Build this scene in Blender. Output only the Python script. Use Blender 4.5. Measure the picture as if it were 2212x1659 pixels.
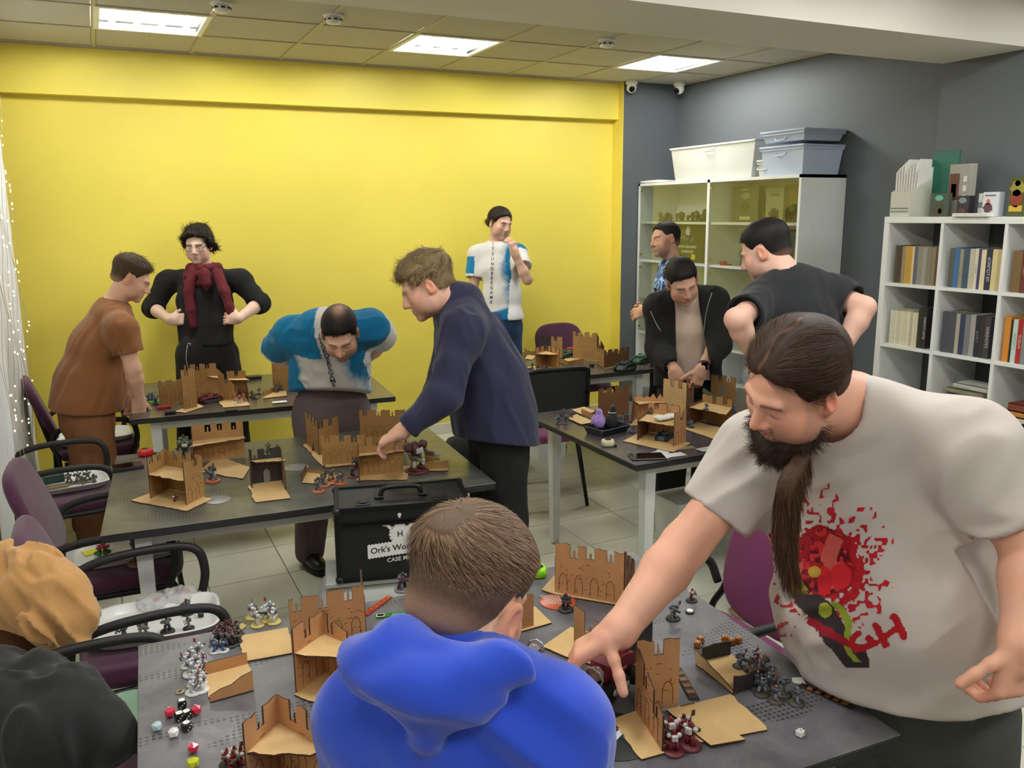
import bpy, bmesh, math, random
import numpy as np
from mathutils import Vector, Matrix
from mathutils.bvhtree import BVHTree

# ------------------------------------------------------------------ clear
for o in list(bpy.data.objects): bpy.data.objects.remove(o)
SC = bpy.context.scene
COL = SC.collection
RNG = random.Random(7)

# ------------------------------------------------------------------ camera
CAMZ = 1.85; FPX = 1820.57; PCX, PCY = 1106.0, 829.5
YAW, PITCH, ROLL = 0.450515507, 0.201167371, 0.00970116361
_f = np.array([math.sin(YAW)*math.cos(PITCH), math.cos(YAW)*math.cos(PITCH), -math.sin(PITCH)])
_r = np.array([math.cos(YAW), -math.sin(YAW), 0.0]); _d = np.cross(_f, _r)
_r2 = math.cos(ROLL)*_r + math.sin(ROLL)*_d; _d2 = -math.sin(ROLL)*_r + math.cos(ROLL)*_d
CAMM = np.array([_r2, _d2, _f]); CPOS = np.array([0, 0, CAMZ])
cam = bpy.data.cameras.new('camera'); camo = bpy.data.objects.new('camera', cam); COL.objects.link(camo)
cam.sensor_fit = 'HORIZONTAL'; cam.sensor_width = 36.0; cam.lens = 36.0*FPX/2212.0
cam.clip_start = 0.05
mw = Matrix.Identity(4)
for i in range(3):
    mw[i][0] = _r2[i]; mw[i][1] = -_d2[i]; mw[i][2] = -_f[i]; mw[i][3] = CPOS[i]
camo.matrix_world = mw
SC.camera = camo
def _ray(x, y): return CAMM.T @ np.array([(x-PCX)/FPX, (y-PCY)/FPX, 1.0])
def PZ(x, y, z):            # point of the place seen at a pixel, on the level z
    d = _ray(x, y); return CPOS + d*(z-CAMZ)/d[2]
def PX(x, y, X): d = _ray(x, y); return CPOS + d*X/d[0]
def PY(x, y, Y): d = _ray(x, y); return CPOS + d*Y/d[1]
def PD(x, y, d): return CPOS + _ray(x, y)*d
def depth(P): return float(_f @ (np.array(P)-CPOS))

# ------------------------------------------------------------------ world, exposure
wd = bpy.data.worlds.new('world'); SC.world = wd; wd.use_nodes = True
wd.node_tree.nodes['Background'].inputs[0].default_value = (0.75, 0.82, 0.9, 1)
wd.node_tree.nodes['Background'].inputs[1].default_value = 0.35
SC.view_settings.view_transform = 'Standard'; SC.view_settings.look = 'None'
SC.view_settings.exposure = 0.0; SC.view_settings.gamma = 1.0; SC.view_settings.use_curve_mapping = False
TUBE_E = 78.0       # emission of the fluorescent tubes

# ------------------------------------------------------------------ materials
def S(r, g, b):     # sRGB 0-255 -> linear
    f = lambda c: ((c/255+0.055)/1.055)**2.4 if c > 10 else c/255/12.92
    return (f(r), f(g), f(b))
MATS = {}
def _bs(m):
    m.use_nodes = True; nt = m.node_tree
    return nt, nt.nodes['Principled BSDF']
def mat(name, col, rough=.6, metal=0., bump=0., bscale=60., var=0., vscale=6., spec=.5, emit=0., alpha=1., trans=0., stretch=None, ecol=None, sheen=0., coat=0., sss=0.):
    if name in MATS: return MATS[name]
    m = bpy.data.materials.new(name); nt, b = _bs(m)
    b.inputs['Base Color'].default_value = (*col, 1); b.inputs['Roughness'].default_value = rough
    b.inputs['Metallic'].default_value = metal; b.inputs['Specular IOR Level'].default_value = spec
    if emit: 
        b.inputs['Emission Color'].default_value = (*(ecol or col), 1); b.inputs['Emission Strength'].default_value = emit
    if alpha < 1: b.inputs['Alpha'].default_value = alpha
    if trans: b.inputs['Transmission Weight'].default_value = trans
    if sheen: b.inputs['Sheen Weight'].default_value = sheen; b.inputs['Sheen Roughness'].default_value = .5
    if coat: b.inputs['Coat Weight'].default_value = coat; b.inputs['Coat Roughness'].default_value = .15
    if sss: b.inputs['Subsurface Weight'].default_value = sss; b.inputs['Subsurface Radius'].default_value = (.012, .005, .003); b.inputs['Subsurface Scale'].default_value = 1.
    N = nt.nodes.new; L = nt.links.new
    if var or bump:
        tc = N('ShaderNodeTexCoord'); src = tc.outputs['Object']
        if stretch:
            mp = N('ShaderNodeMapping'); mp.inputs['Scale'].default_value = stretch; L(src, mp.inputs[0]); src = mp.outputs[0]
    if var:
        n = N('ShaderNodeTexNoise'); n.inputs['Scale'].default_value = vscale; n.inputs['Detail'].default_value = 6; n.inputs['Roughness'].default_value = .65; L(src, n.inputs['Vector'])
        r = N('ShaderNodeValToRGB'); e = r.color_ramp.elements
        e[0].position = .3; e[1].position = .72
        e[0].color = (*[max(0, c*(1-var)) for c in col], 1); e[1].color = (*[min(1, c*(1+var)) for c in col], 1)
        L(n.outputs['Fac'], r.inputs[0]); L(r.outputs[0], b.inputs['Base Color'])
    if bump:
        n2 = N('ShaderNodeTexNoise'); n2.inputs['Scale'].default_value = bscale; n2.inputs['Detail'].default_value = 4; L(src, n2.inputs['Vector'])
        bp = N('ShaderNodeBump'); bp.inputs['Strength'].default_value = bump; bp.inputs['Distance'].default_value = .01
        L(n2.outputs['Fac'], bp.inputs['Height']); L(bp.outputs[0], b.inputs['Normal'])
    MATS[name] = m; return m
def vmat(name, rough=.6, bump=0., bscale=200., spec=.4, sheen=0., sss=0., metal=0.):
    if name in MATS: return MATS[name]
    m = bpy.data.materials.new(name); nt, b = _bs(m); N = nt.nodes.new; L = nt.links.new
    a = N('ShaderNodeVertexColor'); a.layer_name = 'Col'; L(a.outputs[0], b.inputs['Base Color'])
    b.inputs['Roughness'].default_value = rough; b.inputs['Specular IOR Level'].default_value = spec; b.inputs['Metallic'].default_value = metal
    if sheen: b.inputs['Sheen Weight'].default_value = sheen
    if sss: b.inputs['Subsurface Weight'].default_value = sss; b.inputs['Subsurface Radius'].default_value = (.012, .005, .003); b.inputs['Subsurface Scale'].default_value = .6
    if bump:
        tc = N('ShaderNodeTexCoord'); n2 = N('ShaderNodeTexNoise'); n2.inputs['Scale'].default_value = bscale; n2.inputs['Detail'].default_value = 3; L(tc.outputs['Object'], n2.inputs['Vector'])
        bp = N('ShaderNodeBump'); bp.inputs['Strength'].default_value = bump; bp.inputs['Distance'].default_value = .004
        L(n2.outputs['Fac'], bp.inputs['Height']); L(bp.outputs[0], b.inputs['Normal'])
    MATS[name] = m; return m

# ------------------------------------------------------------------ objects
def tag(o, label=None, cat=None, group=None, kind=None):
    if label: o['label'] = label
    if cat: o['category'] = cat
    if group: o['group'] = group
    if kind: o['kind'] = kind
    return o
def thing(name, label, cat, loc=(0, 0, 0), rz=0., group=None):
    o = bpy.data.objects.new(name, None); COL.objects.link(o); o.empty_display_size = .1
    o.location = tuple(float(v) for v in loc); o.rotation_euler = (0, 0, rz)
    return tag(o, label, cat, group)
class MB:
    """collects geometry for ONE mesh"""
    def __init__(s): s.v = []; s.f = []; s.mi = []; s.sm = []; s.mats = []; s.cols = None
    def mat(s, m):
        if m not in s.mats: s.mats.append(m)
        return s.mats.index(m)
    def add(s, vs, fs, m=None, smooth=False):
        b = len(s.v); s.v.extend([tuple(map(float, p)) for p in vs]); i = s.mat(m) if m else 0
        for f in fs: s.f.append(tuple(b+k for k in f)); s.mi.append(i); s.sm.append(smooth)
        return s
    def box(s, c, d, m=None, R=None, bev=0., taper=1.):
        hx, hy, hz = d[0]/2, d[1]/2, d[2]/2
        if bev > 0:
            e = min(bev, hx*.99, hy*.99, hz*.99); vs = []; fs = []
            # rings: bottom inset, lower, upper, top inset
            for z, i in ((-hz, e), (-hz+e, 0), (hz-e, 0), (hz, e)):
                x, y = hx-i, hy-i; k = e
                vs += [(-x+(0 if i else 0), -y+k*(0 if i else 1), z)] if False else []
                xs = [(-x, -hy+e if not i else -y), (-hx+e if not i else -x, -y), (hx-e if not i else x, -y), (x, -hy+e if not i else -y), (x, hy-e if not i else y), (hx-e if not i else x, y), (-hx+e if not i else -x, y), (-x, hy-e if not i else y)]
                vs += [(a, b2, z) for a, b2 in xs]
            for r in range(3):
                for j in range(8): a = r*8+j; b2 = r*8+(j+1) % 8; fs.append((a, b2, b2+8, a+8))
            fs.append(tuple(range(7, -1, -1))); fs.append(tuple(range(24, 32)))
        else:
            t = taper
            vs = [(-hx*t, -hy*t, -hz), (hx*t, -hy*t, -hz), (hx*t, hy*t, -hz), (-hx*t, hy*t, -hz), (-hx, -hy, hz), (hx, -hy, hz), (hx, hy, hz), (-hx, hy, hz)]
            fs = [(3, 2, 1, 0), (4, 5, 6, 7), (0, 1, 5, 4), (1, 2, 6, 5), (2, 3, 7, 6), (3, 0, 4, 7)]
        if R is not None: vs = [tuple(np.array(R) @ np.array(v)) for v in vs]
        return s.add([(v[0]+c[0], v[1]+c[1], v[2]+c[2]) for v in vs], fs, m)
    def prism(s, poly, o, u, v, th, m=None, medge=None):
        """polygon (a,b) in the plane o+a*u+b*v, thickened by th along u x v"""
        o, u, v = map(np.array, (o, u, v)); n = np.cross(u, v); n = n/np.linalg.norm(n)
        A = sum(poly[i][0]*poly[(i+1) % len(poly)][1]-poly[(i+1) % len(poly)][0]*poly[i][1] for i in range(len(poly)))
        if A < 0: poly = poly[::-1]
        k = len(poly); f0 = [o+a*u+b*v+n*th for a, b in poly]; f1 = [o+a*u+b*v for a, b in poly]
        s.add(f0+f1, [tuple(range(k)), tuple(range(2*k-1, k-1, -1))], m)
        s.add(f0+f1, [(i, i+k, (i+1) % k+k, (i+1) % k) for i in range(k)], medge or m)
        return s
    def tube(s, pts, r, n=8, m=None, cap=True, closed=False, flat=None):
        pts = [np.array(p, float) for p in pts]; k = len(pts); rs = r if isinstance(r, (list, tuple)) else [r]*k
        T = []
        for i in range(k):
            a = pts[(i-1) % k] if (closed or i > 0) else pts[i]; b = pts[(i+1) % k] if (closed or i < k-1) else pts[i]
            t = b-a; T.append(t/(np.linalg.norm(t)+1e-9))
        up = np.array([0, 0, 1.]) if abs(T[0][2]) < .9 else np.array([1., 0, 0])
        a = np.cross(T[0], up); a /= np.linalg.norm(a); vs = []
        for i in range(k):
            a = a-T[i]*(a@T[i]); a /= np.linalg.norm(a)+1e-9; b = np.cross(T[i], a)
            for j in range(n):
                th = 2*math.pi*j/n; vs.append(pts[i]+rs[i]*(math.cos(th)*a+math.sin(th)*b*(flat or 1.)))
        fs = []
        for i in range(k if closed else k-1):
            for j in range(n):
                p = i*n+j; q = i*n+(j+1) % n; i2 = (i+1) % k
                fs.append((p, q, i2*n+(j+1) % n, i2*n+j))
        if cap and not closed: fs.append(tuple(range(n-1, -1, -1))); fs.append(tuple((k-1)*n+j for j in range(n)))
        return s.add(vs, fs, m, True)
    def lathe(s, prof, c=(0, 0, 0), n=16, m=None, smooth=True, axis=None):
        vs = []; fs = []; k = len(prof)
        for i, (r, z) in enumerate(prof):
            for j in range(n):
                t = 2*math.pi*j/n; vs.append((r*math.cos(t), r*math.sin(t), z))
        for i in range(k-1):
            for j in range(n): fs.append((i*n+j, i*n+(j+1) % n, (i+1)*n+(j+1) % n, (i+1)*n+j))
        fs.append(tuple(range(n-1, -1, -1))); fs.append(tuple((k-1)*n+j for j in range(n)))
        if axis is not None:
            q = Vector((0, 0, 1)).rotation_difference(Vector(axis)).to_matrix(); vs = [tuple(q @ Vector(v)) for v in vs]
        return s.add([(v[0]+c[0], v[1]+c[1], v[2]+c[2]) for v in vs], fs, m, smooth)
    def ball(s, c, r, n=8, m=None, R=None):
        rr = (r, r, r) if not isinstance(r, (tuple, list)) else r; vs = []; fs = []; k = max(4, n//2)
        for i in range(k+1):
            ph = -math.pi/2+math.pi*i/k
            for j in range(n):
                t = 2*math.pi*j/n; p = np.array((rr[0]*math.cos(ph)*math.cos(t), rr[1]*math.cos(ph)*math.sin(t), rr[2]*math.sin(ph)))
                if R is not None: p = np.array(R) @ p
                vs.append((p[0]+c[0], p[1]+c[1], p[2]+c[2]))
        for i in range(k):
            for j in range(n): fs.append((i*n+j, i*n+(j+1) % n, (i+1)*n+(j+1) % n, (i+1)*n+j))
        return s.add(vs, fs, m, True)
    def pad(s, w, d, t, c=(0, 0, 0), R=None, m=None, e=4., round_=.5, n=40, dome=0.):
        """upholstered pad: superellipse outline w x d, thickness t, softly rounded edge"""
        prof = []
        for i in range(7):
            a = -math.pi/2+math.pi*i/6; prof.append((math.cos(a), math.sin(a)))
        rings = []; rd = t*round_
        for ca, sa in prof:
            ring = []
            for j in range(n):
                th = 2*math.pi*j/n; cx_, sy_ = math.cos(th), math.sin(th)
                x = math.copysign(abs(cx_)**(2/e), cx_); y = math.copysign(abs(sy_)**(2/e), sy_)
                ring.append((x*(w/2-rd+rd*ca), y*(d/2-rd+rd*ca), sa*t/2))
            rings.append(ring)
        vs = [p for r in rings for p in r]; fs = []
        for i in range(6):
            for j in range(n): fs.append((i*n+j, i*n+(j+1) % n, (i+1)*n+(j+1) % n, (i+1)*n+j))
        b0 = len(vs); vs += [(0, 0, -t/2), (0, 0, t/2+dome)]
        for j in range(n): fs.append((b0, (j+1) % n, j)); fs.append((b0+1, 6*n+j, 6*n+(j+1) % n))
        if R is not None: vs = [tuple(np.array(R) @ np.array(v)) for v in vs]
        return s.add([(v[0]+c[0], v[1]+c[1], v[2]+c[2]) for v in vs], fs, m, True)
    def build(s, name, m=None, parent=None, loc=None, rz=None, cols=None):
        me = bpy.data.meshes.new(name); me.from_pydata(s.v, [], s.f)
        ms = [m] if (m is not None and not s.mats) else s.mats
        for mm in ms: me.materials.append(mm)
        if s.mats and len(s.mats) > 1: me.polygons.foreach_set('material_index', s.mi)
        me.polygons.foreach_set('use_smooth', s.sm); me.update()
        return link(name, me, parent, loc, rz)
def link(name, me, parent=None, loc=None, rz=None):
    o = bpy.data.objects.new(name, me); COL.objects.link(o)
    if parent is not None: o.parent = parent
    if loc is not None: o.location = tuple(float(v) for v in loc)
    if rz is not None: o.rotation_euler = (0, 0, rz)
    return o
def npmesh(name, V, F, m, parent=None, cols=None, smooth=True, loc=None):
    """V (n,3), F (k,4) or (k,3) numpy arrays -> object"""
    me = bpy.data.meshes.new(name); V = np.asarray(V, np.float32); F = np.asarray(F, np.int32); k = F.shape[1]
    me.vertices.add(len(V)); me.vertices.foreach_set('co', V.ravel())
    me.loops.add(F.size); me.loops.foreach_set('vertex_index', F.ravel())
    me.polygons.add(len(F)); me.polygons.foreach_set('loop_start', np.arange(0, F.size, k, dtype=np.int32))
    try: me.polygons.foreach_set('loop_total', np.full(len(F), k, np.int32))
    except Exception: pass
    me.update(calc_edges=True)
    me.polygons.foreach_set('use_smooth', np.full(len(F), smooth))
    if cols is not None:
        at = me.color_attributes.new('Col', 'FLOAT_COLOR', 'POINT')
        c4 = np.ones((len(V), 4), np.float32); c4[:, :3] = cols; at.data.foreach_set('color', c4.ravel())
    me.materials.append(m); me.validate(clean_customdata=False)
    return link(name, me, parent, loc)
def struct(o): o['kind'] = 'structure'; return o
def clone(root, loc=None, rz=None, label=None, group=None, scale=None):
    def cp(o, par):
        c = o.copy(); COL.objects.link(c); c.parent = par
        for ch in list(o.children): cp(ch, c)
        return c
    r = cp(root, None)
    if loc is not None: r.location = tuple(float(v) for v in loc)
    if rz is not None: r.rotation_euler = (0, 0, rz)
    if scale is not None: r.scale = (scale,)*3
    if label: r['label'] = label
    if group: r['group'] = group
    return r
def rotz(a): c, s_ = math.cos(a), math.sin(a); return np.array([[c, -s_, 0], [s_, c, 0], [0, 0, 1.]])
def rotx(a): c, s_ = math.cos(a), math.sin(a); return np.array([[1, 0, 0], [0, c, -s_], [0, s_, c]])
def roty(a): c, s_ = math.cos(a), math.sin(a); return np.array([[c, 0, s_], [0, 1, 0], [-s_, 0, c]])
def smooth_path(pts, n=6):
    """Catmull-Rom through pts"""
    P = [np.array(p, float) for p in pts]; P = [2*P[0]-P[1]]+P+[2*P[-1]-P[-2]]; out = []
    for i in range(1, len(P)-2):
        for j in range(n):
            t = j/n; a, b, c, d = P[i-1], P[i], P[i+1], P[i+2]
            out.append(.5*((2*b)+(c-a)*t+(2*a-5*b+4*c-d)*t*t+(3*b-a-3*c+d)*t**3))
    out.append(P[-2]); return out
TXTC = {}
def text_mesh(txt, size, depth_=0.0, align='CENTER', bold=False):
    k = (txt, align, bold)
    if k not in TXTC: TXTC[k] = _text_mesh(txt, 1., 0., align, bold)
    return TXTC[k][0]*size, TXTC[k][1]
def _text_mesh(txt, size, depth_=0.0, align='CENTER', bold=False):
    cu = bpy.data.curves.new('txt', 'FONT'); cu.body = txt; cu.size = size; cu.align_x = align; cu.align_y = 'CENTER'; cu.extrude = depth_
    cu.resolution_u = 3
    if bold: cu.offset = size*.018
    o = bpy.data.objects.new('txt', cu); COL.objects.link(o)
    dg = bpy.context.evaluated_depsgraph_get(); me = bpy.data.meshes.new_from_object(o.evaluated_get(dg))
    V = np.array([v.co[:] for v in me.vertices]); F = [tuple(p.vertices) for p in me.polygons]
    bpy.data.objects.remove(o); bpy.data.curves.remove(cu); bpy.data.meshes.remove(me)
    return V, F
def put_text(name, txt, size, o, u, v, m, parent=None, bold=False, align='CENTER'):
    """flat lettering lying in the plane o + x*u + y*v"""
    V, F = text_mesh(txt, size, 0, align, bold); o, u, v = map(np.array, (o, u, v))
    b = MB(); b.add([o+p[0]*u+p[1]*v for p in V], F, m); return b.build(name, m, parent)
def lerp(a, b, s_): return np.array(a)*(1-s_)+np.array(b)*s_
# ================================================================== the room
H = 2.94; XL, XR = -0.78, 4.77; YB = 6.56; YBAND = 6.47; YDARK = 6.40; YN = -3.2
BEAM_Z = 2.674; BEAM_Y0, BEAM_Y1 = 3.03, 3.57; XP = 4.54; XPIL = 4.19
m_yel = mat('yellow_paint', S(238, 219, 92), .55, bump=.08, bscale=90, var=.03, vscale=2)
m_gry = mat('grey_paint', S(88, 93, 97), .6, bump=.1, bscale=90, var=.04, vscale=2)
m_wht = mat('white_paint', S(228, 224, 212), .6, bump=.06, bscale=70)
m_tile = mat('floor_tile_ceramic', S(208, 208, 190), .28, var=.06, vscale=5, bump=.02, bscale=30)
m_grout = mat('grout', S(120, 118, 104), .8)
m_ct = mat('ceiling_tile_mineral', S(196, 192, 178), .9, bump=.25, bscale=160, var=.03, vscale=40)
m_tbar = mat('ceiling_bar', S(186, 178, 156), .5)
m_bb = mat('baseboard_white', S(220, 218, 205), .4)
# --- floor with its tiles
floor = struct(MB().box(((XL+XR)/2, (YN+YB)/2, -.055), (XR-XL+.3, YB-YN+.3, .1), m_grout).build('floor', m_grout))
T = .3985; GX = .343-2*.4; 
tb = MB(); tb.box((0, 0, 0), (T-.003, T-.003, .012), m_tile, bev=.0015); t_me = None
vx0, vy0 = .185*CAMZ, 2.301*CAMZ         # one joint crossing seen in the photograph
T = .2165*CAMZ
ix0 = int(math.floor((XL-vx0)/T)); ix1 = int(math.ceil((XR-vx0)/T)); iy0 = int(math.floor((.2-vy0)/T)); iy1 = int(math.ceil((YB-vy0)/T))
for i in range(ix0, ix1+1):
    for j in range(iy0, iy1+1):
        cx_, cy_ = vx0+(i+.5)*T, vy0+(j+.5)*T
        px = CAMM @ (np.array((cx_, cy_, 0))-CPOS)
        if px[2] < .3: continue
        u, v = PCX+FPX*px[0]/px[2], PCY+FPX*px[1]/px[2]
        if not (-350 < u < 2550 and v < 2050): continue
        if t_me is None:
            o = tb.build('tile', m_tile, floor); t_me = o.data
        else: o = link('tile', t_me, floor)
        o.location = (cx_, cy_, -.006)
# --- walls
wb = MB()
wb.box(((XL+XR)/2, YB+.06, H/2), (XR-XL+.2, .12, H+.2), m_yel)
wall_back = struct(wb.build('wall_back', m_yel))
struct(MB().box(((XL+XPIL)/2, (YBAND+YB)/2+.02, (2.63+H)/2+.03), (XPIL-XL, YB-YBAND+.04, H-2.63+.06), m_yel).build('trim_1', m_yel))
pil = MB()
pil.box(((XPIL+XR)/2, (YDARK+YB)/2+.02, H/2), (XR-XPIL, YB-YDARK+.04, H+.1), m_gry)
pil.box((XPIL-.003, (YDARK+YB)/2+.012, H/2), (.006, YB-YDARK+.02, H+.1), m_yel)
struct(pil.build('wall_back_pilaster'))
struct(MB().box((XR+.06, (YN+YB)/2, H/2), (.12, YB-YN, H+.2), m_gry).build('wall_right', m_gry))
struct(MB().box(((XP+XR)/2+.01, (BEAM_Y1-3)/2, BEAM_Z/2), (XR-XP+.02, BEAM_Y1+3, BEAM_Z), m_gry).build('wall_right_pier', m_gry))
struct(MB().box((XL-.06, (YN+YB)/2, H/2), (.12, YB-YN, H+.2), m_wht).build('wall_left', m_wht))
struct(MB().box(((XL+XR)/2, YN-.06, H/2), (XR-XL+.2, .12, H+.2), m_wht).build('wall_front', m_wht))
struct(MB().box(((XL+XPIL)/2, YB-.008, .045), (XPIL-XL, .016, .09), m_bb, bev=.004).build('baseboard_back', m_bb))
struct(MB().box((XR-.008, (BEAM_Y1+YDARK)/2, .045), (.016, YDARK-BEAM_Y1, .09), m_bb, bev=.004).build('baseboard_right', m_bb))
# beam over the room
struct(MB().box(((XL+XR)/2, (BEAM_Y0+BEAM_Y1)/2, (BEAM_Z+H)/2+.05), (XR-XL, BEAM_Y1-BEAM_Y0, H-BEAM_Z+.1), m_wht).build('trim_2', m_wht))
# --- ceiling: slab, grid bars, tiles
ceil = struct(MB().box(((XL+XR)/2, (YN+YB)/2, H+.09), (XR-XL+.3, YB-YN+.3, .08), m_wht).build('ceiling', m_wht))
PANX = (.1, 1.9, 3.7); PROWS = (5.22, 1.62, -.78)
cells = set()
for px_ in PANX:
    for py_ in PROWS: cells.add((round((px_-.1)/.6), round((py_-5.22)/.6)))
bars = MB()
for i in range(-2, 9):
    x = .1+.6*i
    if XL < x < XR: bars.box((x, (BEAM_Y1+YBAND)/2, H-.003), (.024, YBAND-BEAM_Y1, .008), m_tbar); bars.box((x, (YN+BEAM_Y0)/2, H-.003), (.024, BEAM_Y0-YN, .008), m_tbar)
for j in range(-14, 3):
    y = 5.22+.6*j
    if YN < y < YBAND and not (BEAM_Y0 < y < BEAM_Y1): bars.box(((XL+XR)/2, y, H-.0035), (XR-XL, .024, .008), m_tbar)
bars.box(((XL+XPIL)/2, YBAND-.012, H-.006), (XPIL-XL, .024, .014), m_tbar); bars.box((XR-.012, (BEAM_Y1+YDARK)/2, H-.006), (.024, YDARK-BEAM_Y1, .014), m_tbar)
bars.build('grid_bars', m_tbar, ceil)
tcache = {}
for i in range(-2, 8):
    for j in range(-14, 3):
        if (i, j) in cells: continue
        x0, x1 = max(XL, .1+.6*i)+.013, min(XR, .7+.6*i)-.013; y0, y1 = max(YN, 5.22+.6*j)+.013, min(YBAND, 5.82+.6*j)-.013
        if y0 < BEAM_Y1 and y1 > BEAM_Y0:
            if y1 > BEAM_Y1: y0 = BEAM_Y1
            else: y1 = BEAM_Y0
        if x1-x0 < .05 or y1-y0 < .05: continue
        k = (round(x1-x0, 3), round(y1-y0, 3))
        if k not in tcache: o = MB().box((0, 0, 0), (k[0], k[1], .014), m_ct, bev=.003).build('ceiling_tile', m_ct, ceil); tcache[k] = o.data
        else: o = link('ceiling_tile', tcache[k], ceil)
        o.location = ((x0+x1)/2, (y0+y1)/2, H+.006)
# --- ceiling light panels (4 tubes behind a louvre)
m_lb = mat('lamp_tray', S(96, 106, 110), .5)
m_tube = mat('lamp_tube', (1, 1, 1), .4, emit=TUBE_E, ecol=(1., .985, .94))
m_lf = mat('lamp_frame', S(235, 240, 236), .35)
LBL = {0: 'recessed four-tube ceiling light nearest the curtain', 1: 'recessed four-tube ceiling light, middle of the visible three', 2: 'recessed four-tube ceiling light nearest the grey wall'}
def light_panel(x, y, label):
    t = thing('ceiling_light', label, 'ceiling light', (x+.3, y+.3, H), 0, 'recessed ceiling lights')
    b = MB()
    for sx, sy, w, d in ((0, .285, .6, .03), (0, -.285, .6, .03), (.285, 0, .03, .54), (-.285, 0, .03, .54)): b.box((sx, sy, -.004), (w, d, .012), m_lf)
    b.build('frame', m_lf, t)
    MB().box((0, 0, .045), (.56, .56, .01), m_lb).build('reflector_tray', m_lb, t)
    for k in range(4):
        MB().tube([((k-1.5)*.135, -.26, .012), ((k-1.5)*.135, .26, .012)], .018, 6, m_tube).build('tube', m_tube, t)
    for k in range(2): MB().box((0, (k*2-1)*.275, .012), (.54, .02, .03), m_lf).build('lamp_holder', m_lf, t)
for r, py_ in enumerate(PROWS):
    for k, px_ in enumerate(PANX):
        light_panel(px_, py_, LBL[k] if r == 0 else ['recessed ceiling light out of view above the near tables', 'recessed ceiling light out of view behind the camera'][r-1]+', '+['left', 'middle', 'right'][k])
# --- ceiling fittings
m_pl = mat('white_plastic', S(232, 230, 222), .35); m_blk = mat('black_plastic', S(18, 18, 20), .35); m_lens = mat('dark_lens', S(8, 8, 10), .08)
def smoke_detector(x, y, label):
    t = thing('smoke_detector', label, 'smoke detector', (x, y, H), 0, 'smoke detectors on the ceiling')
    MB().lathe([(.055, 0), (.056, -.012), (.05, -.018)], n=24, m=m_pl).build('base', m_pl, t)
    MB().lathe([(.04, -.018), (.046, -.024), (.044, -.042), (.036, -.052), (.012, -.055)], n=24, m=m_pl).build('sensor_cap', m_pl, t)
    b = MB()
    for k in range(8): a = k*math.pi/4; b.box((.0455*math.cos(a), .0455*math.sin(a), -.033), (.006, .02, .008), m_blk, R=rotz(a))
    b.build('vent_slots', m_blk, t)
for (u, v, l) in ((720, 38, 'round white smoke detector beside the left light'), (1310, 92, 'round white smoke detector between the two right lights'), (478, 12, 'round white smoke detector at the top edge of the view')):
    p = PZ(u, v-8, H); smoke_detector(p[0], p[1], l)
def dome_cam(loc, look, label):
    t = thing('security_camera', label, 'camera', loc)
    MB().lathe([(.05, 0), (.05, -.03), (.046, -.036)], n=20, m=m_pl).build('mount', m_pl, t)
    MB().ball((0, 0, -.062), .043, 16, m_pl).build('ball_housing', m_pl, t)
    d = np.array(look, float); d /= np.linalg.norm(d)
    MB().lathe([(.024, 0), (.026, .004), (.02, .008)], tuple(np.array((0, 0, -.062))+d*.038), 16, m_lens, axis=d).build('lens', m_lens, t)
dome_cam((XPIL+.03, YDARK-.07, H), (-.5, -1, -.45), 'white ball security camera in the corner above the dark wall strip')
dome_cam(tuple(PZ(1468, 176, H)[:2])+(H,), (-1, -.3, -.5), 'small white ball camera under the ceiling by the grey wall')
# bullet camera / spot on the left wall, near the yellow wall
p = np.array((-.56, 6.1, 2.7))
t = thing('spotlight', 'dark cylindrical spotlight at the top left edge of the yellow wall', 'spotlight', p)
m_dk = mat('dark_metal', S(60, 52, 48), .4, metal=.6)
MB().tube([(-.2, .02, .09), (-.03, 0, .03), (0, 0, .0)], .012, 8, m_dk).build('bracket', m_dk, t)
MB().lathe([(.02, -.05), (.03, -.045), (.032, .05), (.028, .055)], (0, 0, 0), 14, m_dk, axis=(-.2, .2, 1)).build('housing', m_dk, t)
MB().lathe([(.024, -.052), (.026, -.05), (.01, -.046)], (.004, -.004, -.004), 14, m_pl, axis=(-.2, .2, 1)).build('lamp_face', m_pl, t)

# --- curtain with fairy lights along the left side
m_cur = mat('sheer_curtain', S(226, 228, 226), .85, var=.05, vscale=18, stretch=(20, 20, 1), sheen=.3)
def curtain_x(y, z): return -.5+.028*math.sin(y*46)+.014*math.sin(y*97+1.3)-.02*(1-z/2.7)
V = []; F = []; ny, nz = 150, 30; Y0c, Y1c = 4.4, 6.2
for j in range(nz+1):
    for i in range(ny+1):
        z = .06+2.62*j/nz; fl = 1+.02*(1-z/2.7); y = Y1c+(-(Y1c-Y0c)*i/ny)*fl
        V.append((curtain_x(y, z), y, z))
for j in range(nz):
    for i in range(ny): a = j*(ny+1)+i; F.append((a, a+1, a+ny+2, a+ny+1))
cu = thing('curtain', 'white sheer curtain hanging at the left edge', 'curtain', (-.5, 5.3, 0))
cb = MB(); cb.add([(x+.5, y-5.3, z) for x, y, z in V], F, m_cur, True); cbo = cb.build('cloth', m_cur, cu)
so = cbo.modifiers.new('thick', 'SOLIDIFY'); so.thickness = .002
MB().tube([(0, -1, 2.7), (0, .95, 2.7)], .011, 8, m_pl).build('rod', m_pl, cu)
m_wire = mat('clear_wire', S(196, 180, 150), .3); m_led = mat('warm_led', (1, .75, .38), .3, emit=9., ecol=(1., .76, .4))
fl = thing('fairy_lights', 'string curtain of warm fairy lights over the sheer curtain', 'fairy lights', (-.5, 5.3, 0))
m_led.cycles.emission_sampling = 'NONE'
led = None
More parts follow.
